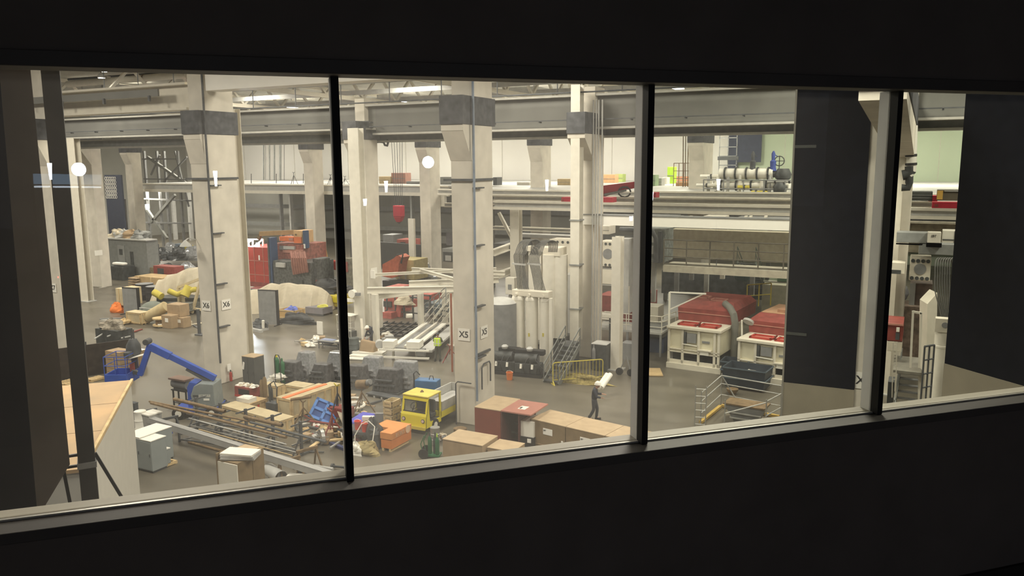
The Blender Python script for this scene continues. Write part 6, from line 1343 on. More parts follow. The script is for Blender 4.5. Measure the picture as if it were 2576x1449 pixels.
blk('engine','dark pipes and filters at the right of the black engine','machine part',785,650,806,740,yr-.5,M('engine_black',(.075,.08,.078)),1.5,(('filter',.2,.6,.5,.7,.1,dgrey),('filter',.5,.9,.2,.4,.1,redd)),bev=.1)
t=T('orange_beam','long dusty orange boom over the red machine group','boom',YP(655,600,yr+1));o=t.location
B().bar(YP(655,588,yr+1)-o,YP(742,584,yr+1)-o,.3,.4).o('boom',M('tan_orange_beam',(.42,.27,.13),.6),t);B().bar(YP(655,590,yr+1)-o,YP(651,602,yr+1)-o,.25).o('boom_end',brownp,t)
blk('orange_head','orange and cream machine head at the right end of the boom','machine',738,580,760,612,yr+.6,M('cream_orange',(.62,.40,.20),.6),1.5,(('orange_cheek',.1,1,0,.5,.1,M('vivid_orange',(.70,.17,.05),.5)),('bolt',.2,.4,.6,.75,.05,brownp)))  # only the head at the end of the boom
blk('orange_crate','orange box with a framed notice left of the machine head','box',702,595,738,608,yr+.5,M('vivid_orange',(.70,.17,.05)),1,(('notice',.7,1,.2,.8,.04,pinkb),))
t,w,h=blk('blue_mast','slim dark blue post right of the machine head','post',761,580,769,625,yr+.5,M('mast_blue',(.06,.10,.18)),.5,(('white_tag',.2,.9,.0,.25,.04,paper),))
t=T('work_light_frame','white tube frame with two glaring work lamps above the red container','work light',YP(632,625,yr+2));o=t.location
b=B()
for a,b_ in (((610,602),(662,602)),((610,602),(610,625)),((662,602),(662,625)),((636,602),(636,622)),((610,622),(636,602)),((636,622),(662,602))): b.bar(YP(*a,yr+2)-o,YP(*b_,yr+2)-o,.1)
b.o('tube_frame',white,t)
for (x,y,r,st) in ((621,613,.33,14),(650,615,.16,9)):
    lp=YP(x,y,yr+1.9)-o;B().bx(lp.x-r,lp.x+r,lp.y-.15,lp.y,lp.z-r,lp.z+r).o('lamp_face',EM('work_lamp_glow_%d'%st,(.85,.93,1),st),t)
l=bpy.data.lights.new('work_lamp','POINT');l.energy=900;l.color=(.8,.9,1);l.shadow_soft_size=.5;lo_=bpy.data.objects.new('work_lamp',l);COL.objects.link(lo_);lo_.location=YP(621,610,yr+1.2)
# large tarpaulin, crate, skid
p=P(706,782);t=drape('tarpaulin','large cream tarpaulin draped over machinery behind the grey partition','tarpaulin',p,8.3,2.8,[(0,1.1),(.12,1.5),(.3,1.75),(.42,2.45),(.5,2.2),(.6,2.4),(.68,2.1),(.9,1.95),(1,1.3)],tarp,6,RC,nx=44,ny=16)
c,w,d,h=NC(700,741,756,782,pyb=806);t=crate('open_wooden_crate','orange tan open crate holding a blue sheet before the large tarpaulin','crate',c,w,1.2,h,M('orange_ply',(.58,.38,.15),.8),wood,open_=True);tag(B().blob((c.x-w*.4,c.y+.5,h*.6),(w*.7,.8,.5),3,.25).o('blue_sheet',M('bright_blue_sheet',(.16,.22,.68),.6)),'bright blue sheet in the open orange tan crate','sheet')
c,w,d,h=NC(768,812,824,776,pyb=796);t=T('grey_skid_box','grey skid box with a yellow hose on top right of the open crate','box',(c.x,c.y,0));B().bx(-w,0,0,1.2,.15,h).o('box_body',M('violet_grey',(.22,.21,.23),.7),t);B().bx(-w,0,0,.1,0,.15).bx(-w,0,1.1,1.2,0,.15).o('skid',dgrey,t);hoseloop('coiled bright yellow hose on the grey skid box',Vector((c.x-.4,c.y+.5,0)),.4,M('bright_yellow_hose',(.75,.72,.12),.5),3,.04,z=h)
t=T('black_bag_heap','flat black bag heap on the floor before the grey skid box','heap',P(752,812));B().blob((0,0,0),(3.2,1.5,.7),7,.2).o('heap',tarpd,t)
t=T('white_skid','white skid with dark parts at the foot of the grey partition','skid',P(655,829),-.2);B().bx(-1.2,.6,-.4,.3,0,.18).bx(-.7,1.0,-.7,-.45,0,.18).o('skid_board',lgrey,t);B().blob((-.1,0,.18),(1.5,.7,.55),6,.3).o('dark_part',dgrey,t);B().cy((.5,-.1,.2),(.55,-.1,.75),.1,8).o('white_part',white,t)
# step ladder
a=P(820,728);t=T('step_ladder','tall yellow orange step ladder right of the black engine','ladder',a,RC);sL_=MPX(820,728);H=(728-622)*sL_;lm=M('ladder_orange',(.62,.42,.16),.5)
for s,x0,x1 in ((-1,-.42,-.2),(1,.42,.12)): B().bar((x0+.1,-.3,0),(x1,0,H),.09,.05).o('stile',lm,t);B().bar((x0+.1,.9,0),(x1,.05,H),.07,.04).o('rear_leg',lm,t)
for k in range(9): f=(k+1)/10;B().bx(-.36*(1-f)-.16*f+.02,.5*(1-f)+.1*f,-.32*(1-f)-.02,-.32*(1-f)+.08,H*f-.03,H*f+.03).o('tread',white,t)
blk('yellow_machine','dull yellow machine with black tarpaulin right of the large tarpaulin','machine',792,740,850,772,P(820,775).y,yeld,2.,(('dark_gap',.1,.6,.1,.55,.05,M('olive_dark',(.2,.17,.06),.7)),('bright_end',.82,1,.4,.95,.1,yellow)))
c=P(820,772);tag(B().blob((c.x-.3,c.y+.8,HT(820,772,740)),(3.6,1.8,1.1),15,.2).o('black_tarpaulin',tarpd),'black tarpaulin heaped on the dull yellow machine','tarpaulin')
blk('red_tank','small red tank left of the first mullion at mid height','tank',832,655,846,680,P(840,730).y,redp,.8,bev=.15)
blk('dark_machinery','dark machinery strip just left of the first mullion','machine',806,700,848,722,P(820,728).y+2,M('engine_black',(.075,.08,.078)),1.5)
blk('dark_machinery','dark machinery seen just right of the first mullion','machine',866,650,882,735,P(870,760).y,M('olive_machine',(.13,.125,.09),.7,var=.5,sc=4),1.5,(('red_part',.2,.7,.6,.9,.1,redd),))
# ---------------- middle: white frame, stairs, racks, excavator
yw=P(950,876).y
def fp(x,y,d): return YP(x,y,d)
t=T('white_steel_frame','white steel frame of beams on posts with loose beams lying on top','frame',P(950,876));o=t.location
ztop=YP(945,735,yw).z
for (x,yb) in ((948,878),(1060,842),(1140,868),(1120,815)):
    p=P(x,yb)-o;B().bx(p.x-.16,p.x+.16,-.16+p.y,.16+p.y,0,ztop-.1).o('post',steelw,t);B().bx(p.x-.35,p.x+.35,p.y-.35,p.y+.35,0,.06).o('base_plate',steelw,t)
A=P(948,878)-o;Bq=P(1140,868)-o;Cq=P(1060,842)-o
Zt=Vector((0,0,ztop))
def ibm(p,q,w_=.25,h_=.4,nm='beam'): B().ib(p,q,w_,h_,.04).o(nm,steelw,t)
ibm(A+Vector((-.6,0,ztop+.1)),Bq+Vector((1.0,.3,ztop+.1)))
ibm(A+Vector((.2,3.5,ztop+.1)),Bq+Vector((1.0,4.5,ztop+.1)))
ibm(A+Vector((-.3,0,ztop-.3)),A+Vector((1.2,3.6,ztop-.3)))
ibm(Cq+Vector((-2,2.0,ztop+.55)),Cq+Vector((5,3.0,ztop+.55)),.22,.3,'loose_beam');ibm(Cq+Vector((-.6,1.,ztop+.7)),Bq+Vector((.4,.2,ztop+.6)),.18,.22,'loose_beam');ibm(Cq+Vector((-3,-1,ztop+.5)),Cq+Vector((3.5,4.5,ztop+.6)),.16,.2,'loose_beam');ibm(Cq+Vector((1.,6,ztop+.5)),Bq+Vector((.2,3,ztop+.5)),.16,.2,'loose_beam')
tag(B().bx(YP(934,682,yw).x,YP(944,682,yw).x,yw-.1,yw,YP(940,700,yw).z,YP(940,680,yw).z).o('white_sign',paper),'white square sign at the left corner of the white steel frame','sign')
stair('white_stairs','white railed stairs under the right half of the white steel frame',P(1066,834),P(1066,834)+Vector((.9,2.7,2.3)),1.1,0,2.3,8,dark,steelw)
railing('stair_railing','thin grey railing climbing behind the white stairs',[P(1068,800),P(1100,770,3.2)+Vector((0,1,0))],1.0,4,steelg,.03,1)
t=T('rebar_mat','dark steel grid mat on the floor behind the white frame','rack',P(1009,843),.25)
for k in range(9): B().bx(-2.3+k*.55,-2.2+k*.55,-1,3.2,.2+.02*(k%2),.3).o('bar',black,t)
for k in range(5): B().bx(-2.4,2.5,-1+k*1.0,-.9+k*1.0,.1,.2).o('cross_bar',black,t)
t=T('steel_trestle_rack','dark steel rack with upright posts behind the grid mat','rack',P(1015,800),0);b=B()
for x in (-1.6,-.8,0,.8,1.6): B().bx(x,x+.1,0,.1,0,1.7).bx(x,x+.1,1.2,1.3,0,1.7).o('upright',dgrey,t)
B().bx(-1.7,1.8,0,.1,1.6,1.7).bx(-1.7,1.8,1.2,1.3,1.6,1.7).bx(-1.7,1.8,0,.1,.4,.5).o('rail',dgrey,t)
tag(B().cy(P(1022,795,1.8),P(1037,794,1.8),.14,10).o('white_roll',white),'short white roll on the dark steel rack','roll')
yR=P(985,795).y
blk('red_machine','dusty red machine body left part behind the white frame post','machine',965,722,1000,795,yR+1,M('rust_red2',(.40,.10,.08),.6,var=.3),2,(('dark_part',.0,.6,.3,.5,.1,dark),))
blk('red_machine','dusty red lower block beside the concrete column','machine',962,785,985,812,yR-1,M('rust_red2',(.40,.10,.08)),1)
t=T('red_manipulator','dusty red folded machine arm behind the white frame','arm',YP(1000,760,yR));o_=t.location;B().bar(YP(985,735,yR)-o_,YP(1012,752,yR)-o_,.5,.8).bar(YP(1012,752,yR)-o_,YP(1006,795,yR)-o_,.45,.6).bar(YP(1010,765,yR)-o_,YP(1045,762,yR)-o_,.5,.6).o('arm',M('rust_red2',(.40,.10,.08)),t);B().blob(YP(1018,765,yR-.3)-o_,(1.5,1,.7),4,.2).o('cream_cover',tarp,t)
blk('red_machine','dusty red machine seen under the middle of the white frame','machine',1048,738,1085,775,yR+6,M('rust_red2',(.40,.10,.08)),2,(('dark_part',.3,1,0,.6,.1,dark),))
blk('dark_blue_machine','dark blue grey machine behind the white stairs','machine',1068,762,1118,792,P(1090,812).y+2,M('slate_machine',(.10,.13,.15),.6,var=.4,sc=5),2.5,(('pale_pipe',.1,.9,.6,.65,.1,lgrey),))
t=T('excavator_arm','orange red excavator arm and body behind the white frame','excavator',P(985,722));o_=t.location;ye=P(985,722).y
p=[YP(*q,ye)-o_ for q in ((962,665),(990,650),(1000,641),(1010,648),(1004,662),(1000,695),(985,700),(962,695))];B().pr([(q.x,q.z) for q in p],0,1.4).o('body',M('excavator_red',(.50,.12,.06),.6,var=.2),t);B().bx(-.9,1.2,-.2,1.4,0,.6).o('track',black,t);B().tb([(p[2].x,-.1,p[2].z),(p[2].x+.7,-.1,p[2].z+.1),(p[4].x+.3,-.1,p[4].z)],.08,6).o('hose',black,t)
blk('yellow_grey_tank','yellowish square tank behind the orange red arm','tank',994,652,1042,705,ye+2,M('yellow_cream_tank',(.50,.42,.20),.7),2.5,(('ladder_rail',.2,.23,0,1,.1,lgrey),('ladder_rail',.55,.58,0,1,.1,lgrey)))
blk('yellow_board','pale yellow board leaning under the white frame','board',988,728,1015,770,yR+3,M('pale_yellow_board',(.60,.50,.24),.7),.2)
p=P(1055,700);tag(B().blob((p.x,p.y,0),(3.6,2.2,1.7),9,.2).o('wrapped_roll',film),'grey film wrapped round load right of the yellowish tank','load')
t=T('black_bund','long black curtain bund across the hall behind the excavator','curtain',(YP(1010,650,75).x,75,0));a=YP(880,612,75);b_=YP(1066,617,75);B().fr([(a.x-t.location.x,0,0),(b_.x-t.location.x,0,0),(b_.x-t.location.x,.5,0),(a.x-t.location.x,.5,0)],[(a.x-t.location.x,0,a.z+.4),(b_.x-t.location.x,0,max(.5,b_.z)),(b_.x-t.location.x,.5,max(.5,b_.z)),(a.x-t.location.x,.5,a.z+.4)]).o('curtain',M('bund_black',(.06,.062,.062),.8),t)
blk('red_hoist','red winch machine behind the black bund','machine',998,602,1034,624,77,M('rust_red2',(.40,.10,.08)),2,(('dark_part',.3,.6,.2,.7,.1,dark),))
blk('grey_cabin','grey boxed cabin behind the black bund left of the red winch','cabin',963,590,990,618,79,mgrey,2);blk('grey_cabin','grey open shed with a pale roof left of the X5 column','shed',1112,625,1142,660,68,steelg,2.5,(('dark_opening',.1,.9,.05,.75,.05,dark),('shelf_box',.3,.8,.1,.5,.1,lgrey)));blk('dark_door','dark door panel on the grey wall left of the X5 column','panel',1122,585,1140,618,95,M('violet_grey_door',(.17,.16,.17),.7),.2)
blk('white_bin','small white box beside the distant column','box',1097,488,1118,520,72.2,steelw,.5)
# conveyor
ca,cb=P(1035,905,0),P(1112,842,0);dv=cb-ca;L=dv.length;an=math.atan2(dv.y,dv.x)
t=T('white_conveyor','long white conveyor table beside the person in the hi-vis vest','conveyor',ca,an)
B().bx(0,L,-.35,.0,.72,.82).o('side_beam',white,t);B().bx(0,L,1.0,1.3,.72,.82).o('side_beam',white,t);B().bx(0,L,.0,1.0,.68,.72).o('bed',mgrey,t);B().bx(0,L,.3,.45,.72,.86).o('inner_rail',steelw,t);B().bx(0,L,-1.3,-.5,.5,.62).o('side_track',lgrey,t)
for x in (.2,L*.5,L-.3):
    for y in (-.3,1.15): B().bx(x,x+.12,y,y+.12,0,.72).o('leg',white,t)
B().bx(-.3,.6,-.6,.2,.75,1.15).o('end_box',white,t);B().bx(-.3,.5,1.0,1.7,.75,1.15).o('end_box',white,t);B().cy((-.2,1.9,.9),(.3,2.1,.9),.25,12).o('motor',lgrey,t,sm=True);B().cy((-.1,-.9,.5),(-.1,-.4,.5),.25,12).o('roller',mgrey,t,sm=True)
B().bx(-.4,-.25,-1.2,1.9,.15,.25).bx(-.4,-.25,-1.2,1.9,.6,.7).o('front_frame',white,t)
tripod('dusty red floor stand right of the hi-vis person',P(1132,908),.9,.7,redd)
tag(B().cy(P(1138,935),P(1138,935)+U*4.5,.06,8).o('red_pole',M('rust_pole',(.33,.12,.07),.6)),'tall rusty red pole against the left side of the X5 column','pole')
junk(6,(965,1010),(850,868),'tan heap behind the white frame post',71,kinds=('rag','block'),sc=1.1,zmax=.4)
# diagonal white beams behind X5 .. hoses
for i,(a,b_,y) in enumerate((((1240,636),(1300,614),52),((1240,697),(1290,680),50),((1255,535),(1300,622),53))):
    t=T('angled_beam',['white sloping beam right of the X5 column, upper one','white sloping beam right of the X5 column, lower one','thin pale diagonal brace right of the X5 column'][i],'beam',YP(*a,y));B().ib((0,0,0),YP(*b_,y+(3 if i<2 else 0))-YP(*a,y),.35 if i<2 else .2,.5 if i<2 else .22,.05).o('beam',steelw,t)
blk('dark_deck_edge','dark deck edge above the upper sloping beam','deck',1240,612,1296,628,54,dgrey,3)
blk('long_pale_duct','long pale horizontal duct behind the hose loops','duct',1300,588,1436,602,57,lgrey,1.)
# walkway bridge on the right
ya=49;a=YP(1668,664,ya);b_=YP(2010,678,ya)
t=T('walkway_bridge','pale walkway bridge slab crossing the right of the hall','walkway',(a.x,ya,a.z-.5));B().bx(0,b_.x-a.x+2,0,2.2,0,.42).o('slab',M('pale_slab',(.52,.49,.40),.8),t)
railing('walkway_railing','dark guard railing along the walkway bridge',[(a.x,ya+.1,a.z-.05),(b_.x+2,ya+.1,a.z-.05)],YP(1800,600,ya).z-YP(1800,665,ya).z,7,M('railing_dark',(.16,.15,.12),.6),.045,2,toe=True)
blk('tan_wall_block','tan masonry wall behind the walkway railing','wall',1690,576,2010,664,58,brick,1)
blk('pipe_rack_tower','grey pipework tower left of the tan wall block','machine',1622,575,1672,660,52,M('slate_pipework',(.22,.24,.23),.6,var=.4,sc=4),2,(('dark_duct',.75,.9,0,.95,.5,dgrey),('white_coil',.1,.5,.6,.9,.3,lgrey),('white_coil',.1,.5,.25,.5,.3,lgrey)))
t=T('curved_pipe','dark curved pipe bending down at the grey pipework tower','pipe',YP(1600,580,51));o_=t.location;B().tb([YP(*q,51)-o_ for q in ((1560,577),(1620,578),(1642,583),(1650,600),(1650,660))],.16,10).o('pipe',dgrey,t,sm=True)
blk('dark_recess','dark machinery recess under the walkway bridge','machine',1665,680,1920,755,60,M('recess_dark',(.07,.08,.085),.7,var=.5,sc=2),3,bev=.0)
blk('blue_green_machine','blue green domed machine under the walkway bridge','machine',1842,680,1888,712,54,M('teal_machine',(.06,.11,.12),.5),2,bev=.5)
for i,(x,y0,y1,m_) in enumerate(((1775,672,740,lgrey),(1642,660,760,lgrey),(1816,675,702,steelw),(1738,672,705,mgrey),(1890,680,745,mgrey),(1700,675,735,mgrey))):
    p=YP(x,y1,53);q=YP(x,y0,53);tag(B().bx(p.x-.14,p.x+.14,53,53.3,p.z,q.z).o('support_post',m_),'vertical post under the walkway bridge, '+['pale middle','pale leftmost','short white','short grey','grey rightmost','grey left'][i]+' one','post','posts under the walkway bridge')
stair('green_stairs','grey green steel stairs at the right under the walkway bridge',P(1925,760,1.2),P(1898,715,3.5),1.2,1.8,5.0,8,dgrey,M('grey_green_rail',(.16,.19,.16),.6))
blk('green_wall_panel','pale green wall with pipework right of the green stairs','wall',1923,682,2010,715,58,wallgreen,1,(('white_pipe',.0,1,.1,.2,.3,white),('green_valve',.4,.7,.15,.5,.3,M('valve_green',(.15,.25,.16),.6)),('dark_bend',.05,.15,.3,1,.3,dgrey)))
blk('concrete_bund','low concrete wall below the pale green wall','wall',1918,715,2010,790,56,M('bund_concrete',(.30,.29,.22),.85),1)
railing('yellow_railing','dull yellow railing behind the right ivory unit',[YP(1878,772,51),YP(1938,768,51)],1.4,2,yeld,.04,1)
t=T('inspection_lamp','small bright lamp under the walkway bridge','lamp',YP(1802,672,50));B().blob((0,0,0),(.22,.22,.22),1,0,12,8,flat=False).o('bulb',EM('lamp_glow',(1,.95,.85),14),t,sm=True);B().cy((0,0,.08),(0,0,.5),.03,6).o('stem',dgrey,t)
onp([('roof_cabinet','white cased unit seen between the runway beam and the box beam','machine',1770,543,1823,555,47,steelw),('roof_cabinet','grey machine parts between the runway beam and the box beam','machine',1622,541,1700,551,48,mgrey),('roof_cabinet','dark parts between the beams at right','machine',1855,546,1985,558,48,mgrey),('small_white_box','white box unit below the box beam left of the white post','box',1506,568,1532,590,47,steelw)])
for i,x in enumerate((1710,1733,1872,1884,1922)): blk('white_bracket','white bracket between the beams, '+['leftmost','second','third','fourth','rightmost'][i],'bracket',x,543,x+7,553,46.5,steelw,.3,group='white brackets')
# ---------------- far right slot
t=T('white_riser_pipe','thick white vertical pipe with black clamps in the rightmost pane','pipe',YP(2290,325,41.9));o_=t.location
B().tb([YP(*q,41.9)-o_ for q in ((2296,316),(2292,430),(2285,440))],.22,14).o('pipe',white,t,sm=True)
for y in (388,410): B().cy(YP(2292,y,41.9)-o_,YP(2292,y+6,41.9)-o_,.26,14).o('clamp',black,t)
B().tb([YP(*q,41.9)-o_ for q in ((2290,418),(2290,432),(2284,438),(2270,441))],.24,12).o('elbow',dark,t,sm=True)
B().tb([YP(*q,41.9)-o_ for q in ((2288,440),(2287,460),(2284,472),(2268,472))],.17,12).o('lower_elbow',dark,t,sm=True)
blk('dark_rack_block','dark ribbed rack below the riser pipe in the rightmost pane','rack',2258,482,2345,506,46.4,M('dark_ribbed',(.06,.065,.06),.6),1.5,(('rib',0,1,.3,.35,.05,mgrey),('rib',0,1,.6,.65,.05,mgrey)))
blk('orange_motor','ochre and dark machine on the right runway','machine',2358,478,2415,505,46,M('dark_brown_machine',(.09,.075,.05),.7),1.,(('ochre_end',0,.25,.1,.95,.1,M('ochre_paint',(.5,.3,.06),.6)),('white_top',.3,1,.88,.95,.1,lgrey)))
blk('grey_gantry','long grey gantry beam in the rightmost pane','beam',2256,584,2350,613,41.6,M('gantry_grey',(.26,.27,.26),.6),1.,(('dark_strip',0,.7,-.2,-.05,.0,dark),))
blk('grey_gantry','lower grey gantry beam above the press head in the rightmost pane','beam',2312,613,2405,643,41.6,MT['gantry_grey'],1.)
t,w,h=blk('white_carriage','white shield shaped carriage on the grey gantry','machine',2334,584,2366,612,41.0,steelw,.6,(('dark_foot',-.05,1.1,-.4,0,.0,dark),));
B().bx(-.05*w,1.1*w,0,.6,-.35*h,0).o('dark_base',dark,t);marks(t,w*.3,w*.7,-.01,h*.65,.12,3,ink)
blk('white_cage','white caged unit at the edge of the right black screen','machine',2372,580,2420,615,43,steelw,1,(('dark_bar',0,1,.3,.36,.03,dgrey),('dark_bar',.6,.66,0,1,.03,dgrey)))
blk('ivory_bracket','ivory bracket block left of the press head in the rightmost pane','machine',2244,660,2276,690,41.3,cream,1,(('dark_inset',.0,.7,.0,.35,.03,dark),))
blk('press_opening','dark ribbed press opening below the right press head','machine',2290,712,2342,770,43,M('press_dark',(.10,.075,.06),.7,var=.3),1.5,(('pale_side',0,.25,0,1,.1,steelg),))
blk('grey_drum_side','grey round machine side at left of the rightmost pane','machine',2246,720,2285,762,47,M('grey_violet_drum',(.13,.13,.14),.6),1.5,bev=.4)
t,w,h=blk('red_unit','deep red unit with a white notice in the rightmost pane','machine',2228,812,2270,860,40,redd,2.,(('white_notice',.62,.8,.55,.8,.05,paper),('dark_hatch',.6,.82,.1,.5,.04,dgrey),('pink_rim',0,1,.9,1,.05,pinkb)))
blk('pale_step_block','pale block under the deep red unit','machine',2232,858,2268,886,40,cream,1.5)
t=T('white_door_frame','slim white door frame right of the deep red unit','frame',YP(2305,915,38));o_=t.location;B().bar(YP(2297,782,38)-o_,YP(2290,925,38)-o_,.09).bar(YP(2318,786,38)-o_,YP(2312,925,38)-o_,.09).bar(YP(2297,784,38)-o_,YP(2318,788,38)-o_,.09).o('tube',steelw,t)
t=T('caged_ladder','small pale ladder in the rightmost pane','ladder',YP(2250,1000,37));o_=t.location;B().bar(YP(2247,860,37)-o_,YP(2244,1000,37)-o_,.04).bar(YP(2256,860,37)-o_,YP(2253,1000,37)-o_,.04).o('stile',steelw,t)
for k in range(12): B().bar(YP(2247,866+k*8,37)-o_,YP(2256,866+k*8,37)-o_,.025).o('rung',steelw,t)
# white cylinder with hoses on far right
pz=ZD(2362,1000,33);t=T('white_cylinder','tall white cylinder with grey hoses left of the right black screen','machine',(pz.x,pz.y,0));h=ZD(2366,820,33).z
B().la((0,0,0),[(.33,0),(.33,h-.8),(.35,h-.78),(.35,h-.7),(.33,h-.68),(.33,h)],20).o('cylinder',steelw,t,sm=True);B().bx(-.35,.4,-.4,.1,h-.1,h+.45).o('cap_block',cream,t);B().cy((.0,-.42,h+.2),(.0,-.4,h+.2),.12,14).o('gauge',mgrey,t)
for k in range(7):
    x=2352+k*6;pts=[ZD(2370+k*3.5,808,33),ZD(2362+k*4.2,770,33.1),ZD(x,730,33.2),ZD(x,690,33.3),ZD(x+1,662,33.4),ZD(x+6,650,33.8),ZD(x+12,655,34.4),ZD(x+14,700,34.6)];o_=t.location
    sp=[]
    for i in range(len(pts)-1):
        a=pts[max(i-1,0)];b_=pts[i];c_=pts[i+1];d_=pts[min(i+2,len(pts)-1)]
        for s_ in range(4): u_=s_/4;sp.append(.5*((2*b_)+(c_-a)*u_+(2*a-5*b_+4*c_-d_)*u_*u_+(3*b_-a-3*c_+d_)*u_**3)-o_)
    B().tb(sp,.026,6).o('hose',hose,t,sm=True)
t=T('press_casing_unit','pale rounded press casing left of the white cylinder at far right','machine',(ZD(2345,900,35).x,ZD(2345,900,35).y,0));o_=t.location
p=[ZD(*q,35)-o_ for q in ((2335,960),(2333,760),(2345,740),(2358,735),(2362,960))];B().fr([(p[0].x,-.3,0),(p[4].x,.3,0),(p[4].x-.3,1.3,0),(p[0].x-.3,.9,0)],[(p[1].x,-.3,p[1].z),(p[3].x,.3,p[3].z),(p[3].x-.3,1.3,p[3].z),(p[1].x-.3,.9,p[1].z)]).o('casing',cream,t)
stair('grey_stairs','grey steel stairs at the bottom of the rightmost pane',P(2246,1060),P(2246,1060)+Vector((.15,2.4,1.9)),1.5,0,1.9,8,mgrey,M('stair_rail_grey',(.22,.23,.22),.5))
blk('stair_landing','dusty landing above the grey stairs in the rightmost pane','platform',2245,930,2318,946,38.5,M('landing_grey',(.20,.19,.16),.8),3)
railing('landing_rail','dark guard rails right of the landing in the rightmost pane',[YP(2316,1010,34),YP(2340,1005,34.5)],2.2,2,dgrey,.04,3)
blk('dark_plant','dark plant clutter left of the grey stairs in the rightmost pane','machine',2234,960,2246,1020,37,dark,1)
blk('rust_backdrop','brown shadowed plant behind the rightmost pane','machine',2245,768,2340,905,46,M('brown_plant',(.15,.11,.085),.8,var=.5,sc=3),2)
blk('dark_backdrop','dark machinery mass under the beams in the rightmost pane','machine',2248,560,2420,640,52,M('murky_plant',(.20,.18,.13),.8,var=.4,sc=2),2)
# pit pendant etc.
# ceiling lamps seen at the top left
for i,(x,y,yy) in enumerate(((255,196,46),(262,180,48),(1100,192,52),(700,172,48))):
    p=YP(x,y,yy);t=T('high_bay_lamp','glowing high bay lamp under the roof, '+['leftmost in view','just above the leftmost','near the X5 column','left of the first mullion'][i],'ceiling lamp',p,0,'high bay lamps');B().la((0,0,0),[(.3,0),(.28,.2),(.12,.4)],14).o('reflector',lgrey,t,sm=True);B().cy((0,0,-.02),(0,0,0),.26,14).o('lens',EM('bay_glow',(1,.95,.82),22),t);B().cy((0,0,.4),(0,0,ROOF-p.z),.03,6).o('rod',dgrey,t)
blk('roof_hanger','white roof hanger post above the cream girder at left','post',261,192,272,232,50,steelw,.4)
t=T('roof_pipe','large round pipe under the roof at the upper left','pipe',YP(180,215,50));o_=t.location;B().cy(YP(170,212,50)-o_,YP(470,188,50)-o_,.3,14).o('pipe',cream,t,sm=True);B().cy(YP(172,200,52)-o_,YP(470,180,52)-o_,.12,10).o('thin_pipe',dgrey,t)
for x in (362,): B().cy(YP(x,197,50)-o_,YP(x+3,197,50)-o_,.36,14).o('coupling',brownp,t)
